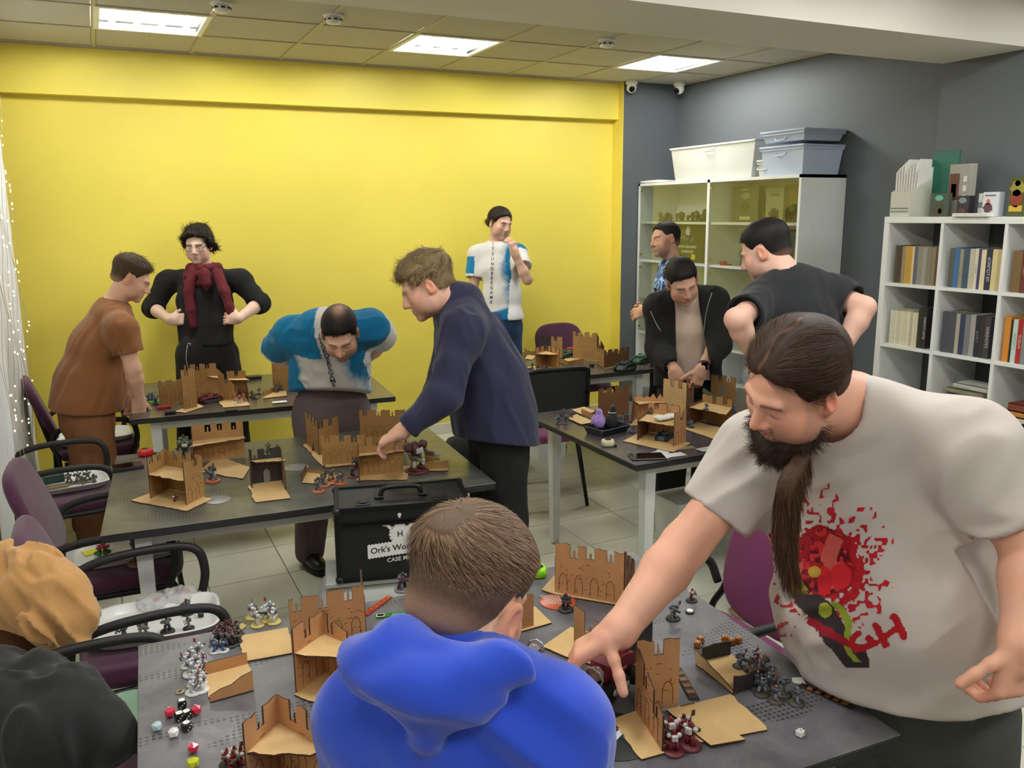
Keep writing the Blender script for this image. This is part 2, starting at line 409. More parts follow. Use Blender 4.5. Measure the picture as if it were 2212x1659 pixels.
for k in range(11):
    y0 = 4.55+.16*k; pts = []
    x0 = -.455
    for z in np.linspace(2.68, .5, 24):
        pts.append((x0+.5+.012*math.sin(z*9+k), y0-5.3+.02*math.sin(z*7+k*2.1), z))
    MB().tube(pts, .0012, 4, m_wire).build('wire', m_wire, fl)
    for q in range(11):
        i = RNG.randrange(1, 23); p = np.array(pts[i]); p[2] += RNG.uniform(-.04, .04)
        if led is None: o = MB().ball((0, 0, 0), (.0034, .0034, .005), 6, m_led).build('bulb', m_led, fl); led = o.data
        else: o = link('bulb', led, fl)
        o.location = (p[0]+.004, p[1], p[2])
# ================================================================== tables and gaming mats
m_top = mat('table_top_dark_edge', S(38, 38, 40), .45)
m_leg = mat('white_powder_coat', S(222, 224, 222), .4)
m_foot = mat('rubber_foot', S(20, 20, 20), .7)
def game_mat(name, a, b, hi, scr, rough=.35, seed=0., gl=.12):
    m = bpy.data.materials.new(name); nt, bs = _bs(m); N = nt.nodes.new; L = nt.links.new
    tc = N('ShaderNodeTexCoord'); mp = N('ShaderNodeMapping'); mp.inputs['Location'].default_value = (seed, seed*.7, 0); L(tc.outputs['Object'], mp.inputs[0])
    n1 = N('ShaderNodeTexNoise'); n1.inputs['Scale'].default_value = 4.; n1.inputs['Detail'].default_value = 9; n1.inputs['Roughness'].default_value = .68; n1.inputs['Distortion'].default_value = .6; L(mp.outputs[0], n1.inputs['Vector'])
    r1 = N('ShaderNodeValToRGB'); e = r1.color_ramp.elements; e[0].position = .33; e[0].color = (*a, 1); e[1].position = .62; e[1].color = (*b, 1)
    q = r1.color_ramp.elements.new(.8); q.color = (*hi, 1); L(n1.outputs['Fac'], r1.inputs[0])
    # scratches: stretched noise
    m2 = N('ShaderNodeMapping'); m2.inputs['Scale'].default_value = (3, 42, 1); m2.inputs['Rotation'].default_value = (0, 0, .5); L(mp.outputs[0], m2.inputs[0])
    n2 = N('ShaderNodeTexNoise'); n2.inputs['Scale'].default_value = 2.2; n2.inputs['Detail'].default_value = 8; n2.inputs['Roughness'].default_value = .75; L(m2.outputs[0], n2.inputs['Vector'])
    r2 = N('ShaderNodeValToRGB'); e = r2.color_ramp.elements; e[0].position = .63; e[0].color = (0, 0, 0, 1); e[1].position = .74; e[1].color = (1, 1, 1, 1); L(n2.outputs['Fac'], r2.inputs[0])
    n3 = N('ShaderNodeTexNoise'); n3.inputs['Scale'].default_value = 3.; L(mp.outputs[0], n3.inputs['Vector'])
    r3 = N('ShaderNodeValToRGB'); e = r3.color_ramp.elements; e[0].position = .5; e[0].color = (0, 0, 0, 1); e[1].position = .62; e[1].color = (.75, .75, .75, 1); L(n3.outputs['Fac'], r3.inputs[0])
    mu = N('ShaderNodeMath'); mu.operation = 'MULTIPLY'; L(r2.outputs[0], mu.inputs[0]); L(r3.outputs[0], mu.inputs[1])
    mx = N('ShaderNodeMixRGB'); L(mu.outputs[0], mx.inputs[0]); L(r1.outputs[0], mx.inputs[1]); mx.inputs[2].default_value = (*scr, 1)
    # printed perforated plate in patches
    vo = N('ShaderNodeTexVoronoi'); vo.inputs['Scale'].default_value = 75.; vo.inputs['Randomness'].default_value = 0.; L(mp.outputs[0], vo.inputs['Vector'])
    r4 = N('ShaderNodeMath'); r4.operation = 'LESS_THAN'; r4.inputs[1].default_value = .33; L(vo.outputs['Distance'], r4.inputs[0])
    m5 = N('ShaderNodeMapping'); m5.inputs['Scale'].default_value = (1., 3.6, 1); L(mp.outputs[0], m5.inputs[0])
    n5 = N('ShaderNodeTexNoise'); n5.inputs['Scale'].default_value = 2.; n5.inputs['Detail'].default_value = 1; L(m5.outputs[0], n5.inputs['Vector'])
    r5 = N('ShaderNodeMath'); r5.operation = 'GREATER_THAN'; r5.inputs[1].default_value = .6; L(n5.outputs['Fac'], r5.inputs[0])
    m6 = N('ShaderNodeMath'); m6.operation = 'MULTIPLY'; L(r4.outputs[0], m6.inputs[0]); L(r5.outputs[0], m6.inputs[1])
    m7 = N('ShaderNodeMath'); m7.operation = 'MULTIPLY'; L(m6.outputs[0], m7.inputs[0]); m7.inputs[1].default_value = .7
    mx2 = N('ShaderNodeMixRGB'); L(m7.outputs[0], mx2.inputs[0]); L(mx.outputs[0], mx2.inputs[1]); mx2.inputs[2].default_value = (*[c*.25 for c in a], 1)
    # red-orange paint stains
    n8 = N('ShaderNodeTexNoise'); n8.inputs['Scale'].default_value = 9.; n8.inputs['Detail'].default_value = 5; L(m2.outputs[0], n8.inputs['Vector'])
    n9 = N('ShaderNodeTexNoise'); n9.inputs['Scale'].default_value = 7.; L(mp.outputs[0], n9.inputs['Vector'])
    r8 = N('ShaderNodeMath'); r8.operation = 'GREATER_THAN'; r8.inputs[1].default_value = .76; L(n9.outputs['Fac'], r8.inputs[0])
    r9 = N('ShaderNodeMath'); r9.operation = 'MULTIPLY'; L(r8.outputs[0], r9.inputs[0]); L(n8.outputs['Fac'], r9.inputs[1])
    mx3 = N('ShaderNodeMixRGB'); L(r9.outputs[0], mx3.inputs[0]); L(mx2.outputs[0], mx3.inputs[1]); mx3.inputs[2].default_value = (*S(150, 70, 60), 1)
    L(mx3.outputs[0], bs.inputs['Base Color']); bs.inputs['Roughness'].default_value = rough; bs.inputs['Specular IOR Level'].default_value = .5
    return m
m_mat0 = game_mat('mat_print_near', S(70, 69, 75), S(112, 111, 116), S(150, 152, 158), S(190, 192, 198), .42, 0.)
m_mat2 = game_mat('mat_print_grey', S(64, 66, 66), S(104, 104, 98), S(138, 136, 124), S(150, 148, 138), .3, 3.1)
m_mat3 = game_mat('mat_print_purple', S(58, 54, 60), S(92, 86, 92), S(130, 124, 122), S(160, 156, 150), .25, 5.7)
m_mat4 = game_mat('mat_print_brown', S(64, 60, 56), S(100, 94, 84), S(132, 124, 106), S(150, 144, 128), .25, 8.3)
TZ = .742; MZ = .745       # table top level, mat top level
TAB = {}
def table(key, cx_, cy_, deg, label, mlabel, mmat, w=1.5, d=1.09):
    t = thing('gaming_table', label, 'table', (cx_, cy_, 0), math.radians(deg), 'gaming tables'); TAB[key] = t
    MB().box((0, 0, TZ-.014), (w, d, .028), m_top, bev=.004).build('table_top', m_top, t)
    b = MB()
    for sx, sy, ww, dd in ((0, -d/2+.11, w-.3, .025), (0, d/2-.11, w-.3, .025), (-w/2+.15, 0, .025, d-.22), (w/2-.15, 0, .025, d-.22)): b.box((sx, sy, TZ-.058), (ww, dd, .06), m_leg)
    b.build('apron', m_leg, t)
    for sx in (-1, 1):
        for sy in (-1, 1):
            MB().box((0, 0, 0), (.058, .058, TZ-.03), m_leg, taper=.66).build('leg', m_leg, t, (sx*(w/2-.13), sy*(d/2-.1), (TZ-.03)/2+.006))
            MB().lathe([(.018, 0), (.02, .008)], (0, 0, 0), 10, m_foot).build('foot', m_foot, t, (sx*(w/2-.13), sy*(d/2-.1), 0))
    g = MB().box((0, 0, 0), (w+.004, d+.004, .003), mmat, bev=.001).build('gaming_mat', mmat, None, (cx_, cy_, MZ-.0015), math.radians(deg)); tag(g, mlabel, 'gaming mat', 'printed gaming mats')
table(0, .722, 1.678, -2.6, 'gaming table nearest the camera where the blue hoodie sits', 'scuffed grey printed mat on the nearest table', m_mat0, 1.5, 1.09)
table(2, .693, 3.653, -4., 'gaming table in the middle left behind the black case', 'grey brown printed mat on the table behind the black case', m_mat2, 1.49, 1.09)
table(1, .859, 5.477, -4.9, 'gaming table at the yellow wall by the man in brown', 'glossy grey printed mat on the table at the yellow wall left', m_mat4, 1.5, 1.09)
table(3, 2.815, 3.535, 0, 'gaming table on the right with tapered white legs', 'purple grey printed mat on the right table', m_mat3, 1.52, 1.09)
table(4, 2.96, 5.45, -1.6, 'gaming table at the yellow wall right with green tanks', 'brown grey printed mat on the far right table', m_mat4, 1.22, 1.09)

# ================================================================== chairs
m_pur = mat('purple_upholstery', S(76, 30, 62), .85, bump=.25, bscale=500, var=.08, vscale=30, sheen=.25)
m_mag = mat('magenta_upholstery', S(124, 48, 96), .85, bump=.25, bscale=500, var=.06, vscale=30, sheen=.2)
m_gup = mat('grey_upholstery', S(92, 94, 92), .8, bump=.2, bscale=400, var=.06, vscale=20)
m_frm = mat('black_steel_frame', S(22, 22, 24), .4, metal=.3)
m_arm = mat('black_armrest', S(26, 25, 27), .55)
m_mesh = mat('black_mesh_fabric', S(30, 32, 32), .75, bump=.3, bscale=700)
def chair(loc, rz, label, m_s, m_b=None, group='purple conference chairs', mesh=False, arms=True, bz=0., rec=20):
    """visitor chair, faces +Y at rz = 0; origin on the floor under the seat"""
    m_b = m_b or m_s
    t = thing('conference_chair', label, 'chair', loc, rz, group)
    MB().pad(.48, .46, .065, (0, 0, .455), None, m_s, 4.5, .5, 44, .008).build('seat', m_s, t)
    if mesh:
        V = []; F = []; nx, nz = 16, 12
        for j in range(nz+1):
            for i in range(nx+1):
                u = -1+2*i/nx; v = j/nz; wv = .205*(1-.12*abs(v-.5)**2*4*.3); ex = abs(u)**4
                V.append((u*(.225-.02*v), -.245-.06*v-.03*(1-u*u)*1., .56+.36*v-(.02*ex if v > .5 else -.02*ex)))
        for j in range(nz):
            for i in range(nx): a = j*(nx+1)+i; F.append((a, a+1, a+nx+2, a+nx+1))
        o = MB().add(V, F, m_mesh, True).build('backrest', m_mesh, t); md = o.modifiers.new('s', 'SOLIDIFY'); md.thickness = .008
        rim = [V[i] for i in range(nx+1)]+[V[j*(nx+1)+nx] for j in range(1, nz+1)]+[V[nz*(nx+1)+i] for i in range(nx-1, -1, -1)]+[V[j*(nx+1)] for j in range(nz-1, 0, -1)]
        MB().tube(rim, .013, 8, m_frm, closed=True).build('back_rim', m_frm, t)
        arms = False
        for sx in (-1, 1):
            for sy in (-1, 1):
                MB().tube([(sx*.19, sy*.17, .44), (sx*.23, sy*.23+(-.02 if sy < 0 else 0), .0)], [.017, .012], 8, m_frm).build('leg', m_frm, t)
        MB().tube(smooth_path([(0, -.16, .43), (0, -.27, .47), (0, -.285, .62)]), .02, 8, m_frm).build('back_post', m_frm, t)
    else:
        R = rotx(math.radians(90+rec))
        MB().pad(.46, .4, .05, (0, -.285, .735+bz), R, m_b, 3.2, .5, 44, 0.).build('backrest', m_b, t)
        for sx in (-1, 1):
            MB().tube(smooth_path([(sx*.245, -.27, 0), (sx*.245, -.235, .2), (sx*.245, -.225, .44), (sx*.21, -.262, .56), (sx*.2, -.315, .78)]), .0125, 8, m_frm).build('back_leg', m_frm, t)
            MB().tube(smooth_path([(sx*.245, .24, 0), (sx*.245, .215, .2), (sx*.245, .19, .42), (sx*.245, .12, .425), (sx*.245, -.2, .425)]), .0125, 8, m_frm).build('front_leg', m_frm, t)
            if arms:
                MB().tube(smooth_path([(sx*.26, .17, .43), (sx*.275, .2, .56), (sx*.278, .15, .655), (sx*.278, -.08, .665), (sx*.27, -.22, .63), (sx*.24, -.25, .55)]), .016, 8, m_arm, flat=.9).build('armrest', m_arm, t)
        MB().tube([(-.245, .0, .425), (.245, .0, .425)], .011, 8, m_frm).build('seat_rail', m_frm, t)
    return t
R90 = -math.pi/2
chair((-.12, 5.68, 0), R90+.1, 'purple armchair with white tray behind the man in brown', m_pur)
chair((-.25, 4.68, 0), R90+.05, 'purple armchair holding a tray beside the man in brown trousers', m_pur)
chair((-.03, 3.62, 0), R90-.05, 'purple armchair with a tray pushed under the middle left table', m_pur)
chair((.05, 2.87, 0), R90+.02, 'purple armchair with a tan hoodie over its back', m_pur)
chair((-.12, 2.2, 0), R90, 'purple armchair with a black shirt over its back', m_pur)
chair((1.63, 1.97, 0), math.pi/2, 'magenta armchair at the right end of the nearest table', m_mag, bz=-.07, rec=12)
chair((2.47, 4.7, 0), -.12, 'black mesh back chair with a magenta seat beside the man in navy', m_mag, mesh=True, group='mesh back chairs')
chair((3.45, 5.9, 0), math.pi, 'purple chair standing against the yellow wall behind the ruins', m_pur, arms=False)
t = thing('stool', 'grey padded stool at the right end of the far table', 'stool', (3.68, 5.32, 0))
MB().pad(.42, .42, .11, (0, 0, .43), None, m_gup, 2.6, .5, 40, .01).build('seat', m_gup, t)
for a in range(4): MB().tube([(.1*math.cos(a*1.571+.78), .1*math.sin(a*1.571+.78), .38), (.19*math.cos(a*1.571+.78), .19*math.sin(a*1.571+.78), 0)], .012, 8, m_frm).build('leg', m_frm, t)
MB().lathe([(.2, .36), (.2, .38)], n=24, m=m_frm).build('seat_plate', m_frm, t)

# ================================================================== book shelf and cabinet on the right
m_shelf = mat('white_melamine', S(226, 228, 226), .4, var=.015, vscale=3)
m_back = mat('shadow_board', S(40, 40, 42), .8)
BSX, BSY, PIT = 4.15, 3.54, .366; NCOL = 4
bs = thing('bookshelf', 'white cube bookshelf full of old books beside the grey pier', 'bookshelf', (BSX+.19, BSY-NCOL*PIT/2, 0))
def bsl(p): return (p[0]-(BSX+.19), p[1]-(BSY-NCOL*PIT/2), p[2])
SHZ = [.0, .35, .705, 1.055, 1.415, 1.785]
MB().box(bsl((BSX+.19, BSY-NCOL*PIT/2, 1.785)), (.39, NCOL*PIT+.035, .035), m_shelf, bev=.002).build('top_board', m_shelf, bs)
for z in SHZ[1:5]: MB().box(bsl((BSX+.19, BSY-NCOL*PIT/2, z)), (.38, NCOL*PIT, .018), m_shelf).build('shelf', m_shelf, bs)
MB().box(bsl((BSX+.19, BSY-NCOL*PIT/2, .03)), (.38, NCOL*PIT, .035), m_shelf).build('bottom_board', m_shelf, bs)
for k in range(NCOL+1):
    w = .035 if k in (0, NCOL) else .018
    MB().box(bsl((BSX+.19, BSY-k*PIT, .895)), (.385, w, 1.77), m_shelf).build('upright' if k not in (0, NCOL) else 'side_board', m_shelf, bs)
def book(loc, w, h_, d, col, label, group, lie=False, title=None, band=None):
    """spine faces -X"""
    key = 'cover_%d_%d_%d' % tuple(int(c*255) for c in col)
    mc = mat(key, S(*[c*255 for c in col]), .55, bump=.1, bscale=120, var=.06, vscale=20); mp = mat('paper_block', S(214, 204, 178), .85, var=.1, vscale=60, stretch=(1, 1, 1))
    t = thing('book', label, 'book', loc, 0, group)
    if not lie:
        b = MB(); b.box((d/2+.002, 0, h_/2), (d-.006, w-.007, h_-.006), mp); b.build('pages', mp, t)
        b = MB(); b.box((d/2, w/2-.0015, h_/2), (d, .003, h_), mc); b.box((d/2, -w/2+.0015, h_/2), (d, .003, h_), mc); b.box((.001, 0, h_/2), (.004, w-.0002, h_), mc); b.build('cover', mc, t)
        if band:
            mb_ = mat('band_%d_%d_%d' % tuple(int(c) for c in band), S(*band), .5); MB().box((-.0004, 0, h_*.78), (.001, w*.9, h_*.07), mb_).build('spine_band', mb_, t)
        if title:
            mt = mat('title_%d_%d_%d' % tuple(int(c) for c in title[1]), S(*title[1]), .5)
            V, F = text_mesh(title[0], min(w*.7, .026)); b = MB(); b.add([(-.0012, -p[1], h_*.5+p[0]) for p in V], [f[::-1] for f in F], mt); b.build('spine_title', mt, t)
    else:
        b = MB(); b.box((d/2, 0, w/2), (d-.006, h_-.006, w-.006), mp); b.build('pages', mp, t)
        b = MB(); b.box((d/2, 0, w-.0015), (d, h_, .003), mc); b.box((d/2, 0, .0015), (d, h_, .003), mc); b.box((.0015, 0, w/2), (.003, h_, w), mc); b.build('cover', mc, t)
    return t
def c255(r, g, b): return (r/255, g/255, b/255)
def row(col, z, y_off, specs, where):
    """books side by side, from the far upright towards the near one"""
    y = BSY-col*PIT-.02-y_off
    cnt = {}
    for i, (w, h_, c, nm, tt) in enumerate(specs):
        k = cnt.get(nm, 0); cnt[nm] = k+1
        tot = sum(1 for s in specs if s[3] == nm)
        lab = '%s book in the %s' % (nm, where) if tot == 1 else '%s book in the %s' % (nm, where)
        if tot == 2: lab += (', left of two alike' if k == 0 else ', right of two alike')
        elif tot > 2: lab += ', %s of its alike neighbours' % ['first', 'second', 'third', 'fourth', 'fifth', 'sixth', 'seventh'][k]
        book((BSX+.03, y-w/2, z+.009), w-.001, h_, .17, c255(*c), lab, None, title=tt)
        y -= w
W_ = (225, 225, 225)
row(0, SHZ[4], .03, [(.018, .215, (74, 66, 48), 'dark olive', None), (.03, .215, (66, 50, 38), 'dark brown', None), (.022, .212, (150, 132, 96), 'khaki', None), (.026, .214, (188, 150, 72), 'ochre', None), (.018, .213, (196, 150, 40), 'mustard yellow', None), (.016, .212, (214, 196, 150), 'cream', None), (.022, .213, (88, 90, 110), 'slate blue', None), (.03, .214, (138, 134, 120), 'grey', None), (.03, .212, (150, 150, 140), 'light grey', None), (.03, .214, (128, 122, 104), 'drab', None), (.026, .212, (140, 120, 92), 'tan', None)], 'top left cube')
row(1, SHZ[4], .02, [(.026, .21, (84, 86, 74), 'dark sage', None), (.034, .215, (62, 104, 150), 'bright blue', None), (.022, .21, (150, 140, 116), 'sand', None), (.036, .213, (58, 84, 100), 'petrol blue', None), (.03, .212, (190, 182, 164), 'stone', None), (.02, .214, (212, 204, 184), 'ivory', ('КНИГА', (60, 50, 40))), (.016, .213, (60, 62, 100), 'indigo', None), (.028, .21, (222, 208, 168), 'pale cream', None), (.034, .216, (40, 42, 62), 'navy', ('ЛЕТОПИСЬ', (220, 220, 225))), (.03, .214, (216, 200, 150), 'buff', None), (.022, .212, (190, 172, 128), 'straw', None)], 'top middle cube')
row(2, SHZ[4], .01, [(.05, .21, (116, 92, 54), 'bronze', None), (.03, .215, (100, 48, 34), 'rust red', ('ТОМ', (210, 180, 140))), (.02, .214, (190, 150, 90), 'caramel', None), (.03, .21, (90, 80, 60), 'umber', None), (.035, .212, (70, 90, 100), 'teal grey', None)], 'top right cube')
row(0, SHZ[3], .03, [(.032, .2, (206, 202, 176), 'cream paperback', None), (.02, .2, (214, 208, 184), 'pale paperback', None), (.02, .2, (200, 196, 172), 'off white paperback', None), (.022, .2, (216, 208, 178), 'yellowed paperback', None), (.022, .2, (208, 200, 172), 'ivory paperback', None), (.022, .2, (218, 210, 186), 'creamy paperback', None), (.016, .205, (180, 176, 150), 'grey cream paperback', None), (.018, .2, (214, 206, 180), 'light paperback', None), (.018, .2, (206, 198, 168), 'ecru paperback', None), (.028, .23, (46, 44, 36), 'black green', None), (.03, .235, (34, 32, 32), 'black', ('ВЛАСТЕЛИН', (210, 210, 205)))], 'second row left cube')
row(1, SHZ[3], .01, [(.04, .225, (74, 74, 84), 'slate with violet band', None), (.044, .225, (76, 76, 84), 'charcoal with violet band', None), (.024, .222, (170, 164, 146), 'grey beige', None), (.03, .22, (48, 60, 88), 'dark blue', None), (.032, .22, (120, 120, 124), 'pewter', None), (.03, .225, (160, 156, 150), 'silver grey', None), (.026, .22, (36, 38, 52), 'midnight', ('ГОРОД', (150, 150, 150))), (.026, .22, (50, 44, 40), 'sable', None), (.034, .225, (60, 60, 64), 'graphite', ('ХРОНИКИ', (200, 200, 200)))], 'second row middle cube')
row(2, SHZ[3], .005, [(.034, .235, (214, 138, 40), 'orange illustrated', None), (.012, .22, (40, 34, 30), 'thin black', None), (.026, .225, (190, 210, 200), 'mint', ('СТРЕЛОК', (60, 90, 90))), (.026, .228, (168, 40, 40), 'red', ('РАЗБОЙ', (230, 200, 190))), (.024, .215, (120, 130, 130), 'blue grey', None), (.03, .17, (84, 130, 50), 'green', None), (.03, .22, (100, 70, 90), 'mauve', None)], 'second row right cube')
# lying books in the third row
for k, (w, c, nm) in enumerate([(.05, (206, 200, 186), 'ivory'), (.03, (150, 96, 60), 'brown'), (.028, (216, 208, 190), 'white'), (.022, (86, 120, 96), 'green'), (.03, (150, 146, 120), 'olive grey'), (.03, (196, 196, 190), 'grey white')]):
    zz = SHZ[2]+.01+sum([.05, .03, .028, .022, .03, .03][:k])
    book((BSX+.02+.012*(k % 3), BSY-1*PIT-.2+.01*((k*7) % 5-2), zz), w-.001, .2, .15, c255(*c), '%s book lying in the pile in the third row' % nm, 'books lying in the third row', lie=True)
for k, (w, c, nm) in enumerate([(.045, (60, 46, 40), 'dark brown'), (.03, (200, 196, 186), 'pale grey'), (.03, (190, 130, 60), 'amber'), (.04, (120, 60, 40), 'russet')]):
    zz = SHZ[2]+.01+sum([.045, .03, .03, .04][:k]); book((BSX+.02, BSY-2*PIT-.2, zz), w-.001, .21, .15, c255(*c), '%s book lying in the pile at the right edge' % nm, 'books lying at the right edge', lie=True)

# --- things on top of the bookshelf
ZT = 1.8035
def bxt(y, x=0): return (BSX+.05+x, y, ZT)
m_fold = mat('grey_cardboard', S(196, 196, 182), .7); m_sheet = mat('paper_white', S(224, 222, 216), .7, var=.06, vscale=30)
# magazine holder with papers
y0 = PX(1955, 470, BSX+.08)[1]
t = thing('magazine_holder', 'pale grey magazine holder full of papers on the bookshelf', 'magazine holder', (BSX+.09, y0, ZT))
b = MB(); b.box((-.06, 0, .07), (.004, .13, .14), m_fold); b.box((.16, 0, .12), (.004, .13, .24), m_fold); b.box((.05, 0, .002), (.22, .13, .004), m_fold)
for sy in (-.064, .064): b.prism([(-.06, 0), (.16, 0), (.16, .24), (-.06, .14)], (0, sy, 0), (1, 0, 0), (0, 0, 1), .003, m_fold)
b.build('box', m_fold, t)
hb = MB()
for r in range(2):
    for k in range(12): hb.box((-.0625, -.055+k*.01, .028+r*.018), (.001, .005, .008), mat('print_dark', S(70, 70, 66), .6))
hb.build('printed_pattern', MATS['print_dark'], t)
for k in range(9):
    tl = thing('paper_folder', 'white paper folder in the magazine holder, %s from the left' % ['first', 'second', 'third', 'fourth', 'fifth', 'sixth', 'seventh', 'eighth', 'ninth'][k], 'folder', (BSX+.05+.004*k, y0+.052-k*.013, ZT+.006), 0, 'folders in the magazine holder')
    b = MB(); hh = .27+.015*((k*5) % 4); le = .03-.008*k
    b.prism([(0, 0), (.2, 0), (.2, hh), (.03, hh), (0, hh-.03)], (0, 0, 0), (1, 0, 0), (0, le, 1), .006, m_sheet); b.build('sheets', m_sheet, tl)
def flat_box(name, label, cat, y, x, w, h_, d, col, art=None, lean=0., rz=0., z0=0.):
    t = thing(name, label, cat, (BSX+x, y, ZT+z0), rz)
    mc = mat('box_%d_%d_%d' % col, S(*col), .45); b = MB(); b.box((d/2, 0, h_/2), (d, w, h_), mc, R=roty(lean), bev=.0015); b.build('carton', mc, t)
    if art:
        for (cy_, cz_, w2, h2, c2, shape) in art:
            ma = mat('art_%d_%d_%d' % c2, S(*c2), .45); q = MB(); k = 14
            if shape == 'o': poly = [(w2/2*math.cos(2*math.pi*i/k)*(1+.2*math.sin(3*i)), h2/2*math.sin(2*math.pi*i/k)) for i in range(k)]
            else: poly = [(-w2/2, -h2/2), (w2/2, -h2/2), (w2/2, h2/2), (-w2/2, h2/2)]
            q.prism([(a+cy_, b2+cz_) for a, b2 in poly], (0, 0, 0), (0, -1, 0), (0, 0, 1), .0008, ma)
            o = q.build('cover_art', ma, t); o.rotation_euler = (0, lean, 0); o.location = (-.0012 if not lean else -.0015, 0, 0)
    return t
def ypx(u): return PX(u, 440, BSX+.06)[1]
flat_box('plastic_file', 'green plastic file behind the white folders on the bookshelf', 'file', ypx(1998), .2, .17, .36, .012, (20, 96, 78))
flat_box('game_box', 'brown and grey patterned game box beside the magazine holder', 'box', ypx(2052), .12, .13, .28, .05, (150, 148, 138), [(-.03, .16, .06, .14, (92, 52, 34), 'r'), (-.03, .14, .03, .07, (190, 188, 176), 'r'), (.035, .2, .02, .03, (214, 212, 204), 'r'), (.035, .15, .02, .03, (214, 212, 204), 'r'), (.035, .1, .02, .03, (214, 212, 204), 'r')])
flat_box('game_book', 'dark green illustrated rulebook leaning on the bookshelf front', 'book', ypx(2036), .03, .115, .125, .03, (66, 74, 62), [(0, .1, .05, .03, (96, 176, 160), 'o'), (0, .04, .06, .06, (70, 60, 44), 'o'), (.01, .03, .025, .03, (196, 150, 110), 'o')])
flat_box('miniature_box', 'dark box with pale figure art between the rulebooks', 'box', ypx(2082), .05, .07, .11, .05, (44, 38, 42), [(0, .085, .045, .03, (126, 142, 152), 'o'), (0, .03, .04, .03, (92, 60, 52), 'o')])
flat_box('model_kit_box', 'white and grey model kit box standing at the back', 'box', ypx(2116), .09, .06, .12, .05, (206, 206, 206), [(0, .06, .056, .03, (120, 124, 130), 'r'), (.005, .1, .02, .012, (70, 70, 74), 'r')])
flat_box('model_kit_box', 'white model kit box with a red robed figure', 'box', ypx(2144), .04, .085, .125, .05, (212, 214, 222), [(-.01, .045, .05, .05, (90, 56, 70), 'o'), (-.01, .075, .02, .03, (190, 110, 84), 'o'), (0, .108, .06, .006, (90, 90, 100), 'r')])
flat_box('game_box', 'gold and red illustrated box at the right end of the bookshelf', 'box', ypx(2200), .04, .09, .2, .06, (72, 78, 40), [(0, .14, .07, .08, (150, 140, 50), 'o'), (0, .09, .06, .09, (140, 52, 30), 'o'), (0, .04, .07, .03, (196, 170, 50), 'r'), (0, .165, .03, .03, (220, 200, 160), 'o')])
flat_box('paper_pad', 'flat white paper stack lying before the model kits', 'paper', ypx(2120), -.03, .2, .018, .06, (214, 212, 208))

# --- glazed cabinet
m_glass = bpy.data.materials.new('clear_glass'); m_glass.use_nodes = True
_nt = m_glass.node_tree; _nt.nodes.remove(_nt.nodes['Principled BSDF'])
_tr = _nt.nodes.new('ShaderNodeBsdfTransparent'); _tr.inputs[0].default_value = (.93, .95, .88, 1); _gl = _nt.nodes.new('ShaderNodeBsdfGlossy'); _gl.inputs['Roughness'].default_value = .02
_fr = _nt.nodes.new('ShaderNodeLayerWeight'); _fr.inputs[0].default_value = .5; _pw = _nt.nodes.new('ShaderNodeMath'); _pw.operation = 'POWER'; _pw.inputs[1].default_value = 3.
_ma = _nt.nodes.new('ShaderNodeMath'); _ma.operation = 'MULTIPLY_ADD'; _ma.inputs[1].default_value = .8; _ma.inputs[2].default_value = .06; _mx = _nt.nodes.new('ShaderNodeMixShader')
_nt.links.new(_fr.outputs['Facing'], _pw.inputs[0]); _nt.links.new(_pw.outputs[0], _ma.inputs[0]); _nt.links.new(_ma.outputs[0], _mx.inputs[0]); _nt.links.new(_tr.outputs[0], _mx.inputs[1]); _nt.links.new(_gl.outputs[0], _mx.inputs[2]); _nt.links.new(_mx.outputs[0], _nt.nodes['Material Output'].inputs[0])
CX0, CY0, CY1, CZ = 4.35, 4.44, 6.385, 2.085
cbn = thing('display_cabinet', 'tall white glazed display cabinet against the grey wall', 'cabinet', ((CX0+XR)/2, (CY0+CY1)/2, 0))
def cl(p): return (p[0]-(CX0+XR)/2, p[1]-(CY0+CY1)/2, p[2])
dpt = XR-CX0-.003; cxm = (CX0+XR)/2-.0015
YM = PX(1530, 420, CX0)[1]
for y, w, n_ in ((CY0+.011, .022, 'side_board'), (CY1-.011, .022, 'side_board'), (YM, .03, 'centre_board')): MB().box(cl((cxm, y, CZ/2)), (dpt, w, CZ), m_shelf).build(n_, m_shelf, cbn)
for xx in (.12, .3): MB().lathe([(.006, 0), (.006, .002)], cl((CX0+xx, CY0-.001, 1.74)), 8, m_pl, axis=(0, -1, 0)).build('screw_cap', m_pl, cbn)
MB().box(cl((cxm, (CY0+CY1)/2, CZ-.011)), (dpt, CY1-CY0, .022), m_shelf).build('top_board', m_shelf, cbn)
MB().box(cl((XR-.008, (CY0+CY1)/2, CZ/2)), (.006, CY1-CY0-.02, CZ-.02), m_shelf).build('back_board', m_shelf, cbn)
CSH = [.06, .42, .77, 1.09, 1.415, 1.748]
for z in CSH:
    for ya, yb in ((CY0+.022, YM-.015), (YM+.015, CY1-.022)): MB().box(cl((cxm+.01, (ya+yb)/2, z)), (dpt-.03, yb-ya, .018), m_shelf).build('shelf', m_shelf, cbn)
m_brass = mat('brass_hinge', S(190, 160, 80), .35, metal=.8)
for (za, zb) in ((1.43, 2.06), (.79, 1.4)):
    for ya, yb in ((CY0+.022, YM-.004), (YM+.004, CY1-.022)):
        g = MB().box(cl((CX0+.006, (ya+yb)/2, (za+zb)/2)), (.004, yb-ya-.006, zb-za-.006), m_glass).build('glass_door', m_glass, cbn)
        for zz in (za+.04, zb-.04): MB().box(cl((CX0+.001, yb-.03, zz)), (.008, .03, .016), m_brass).build('hinge', m_brass, g)

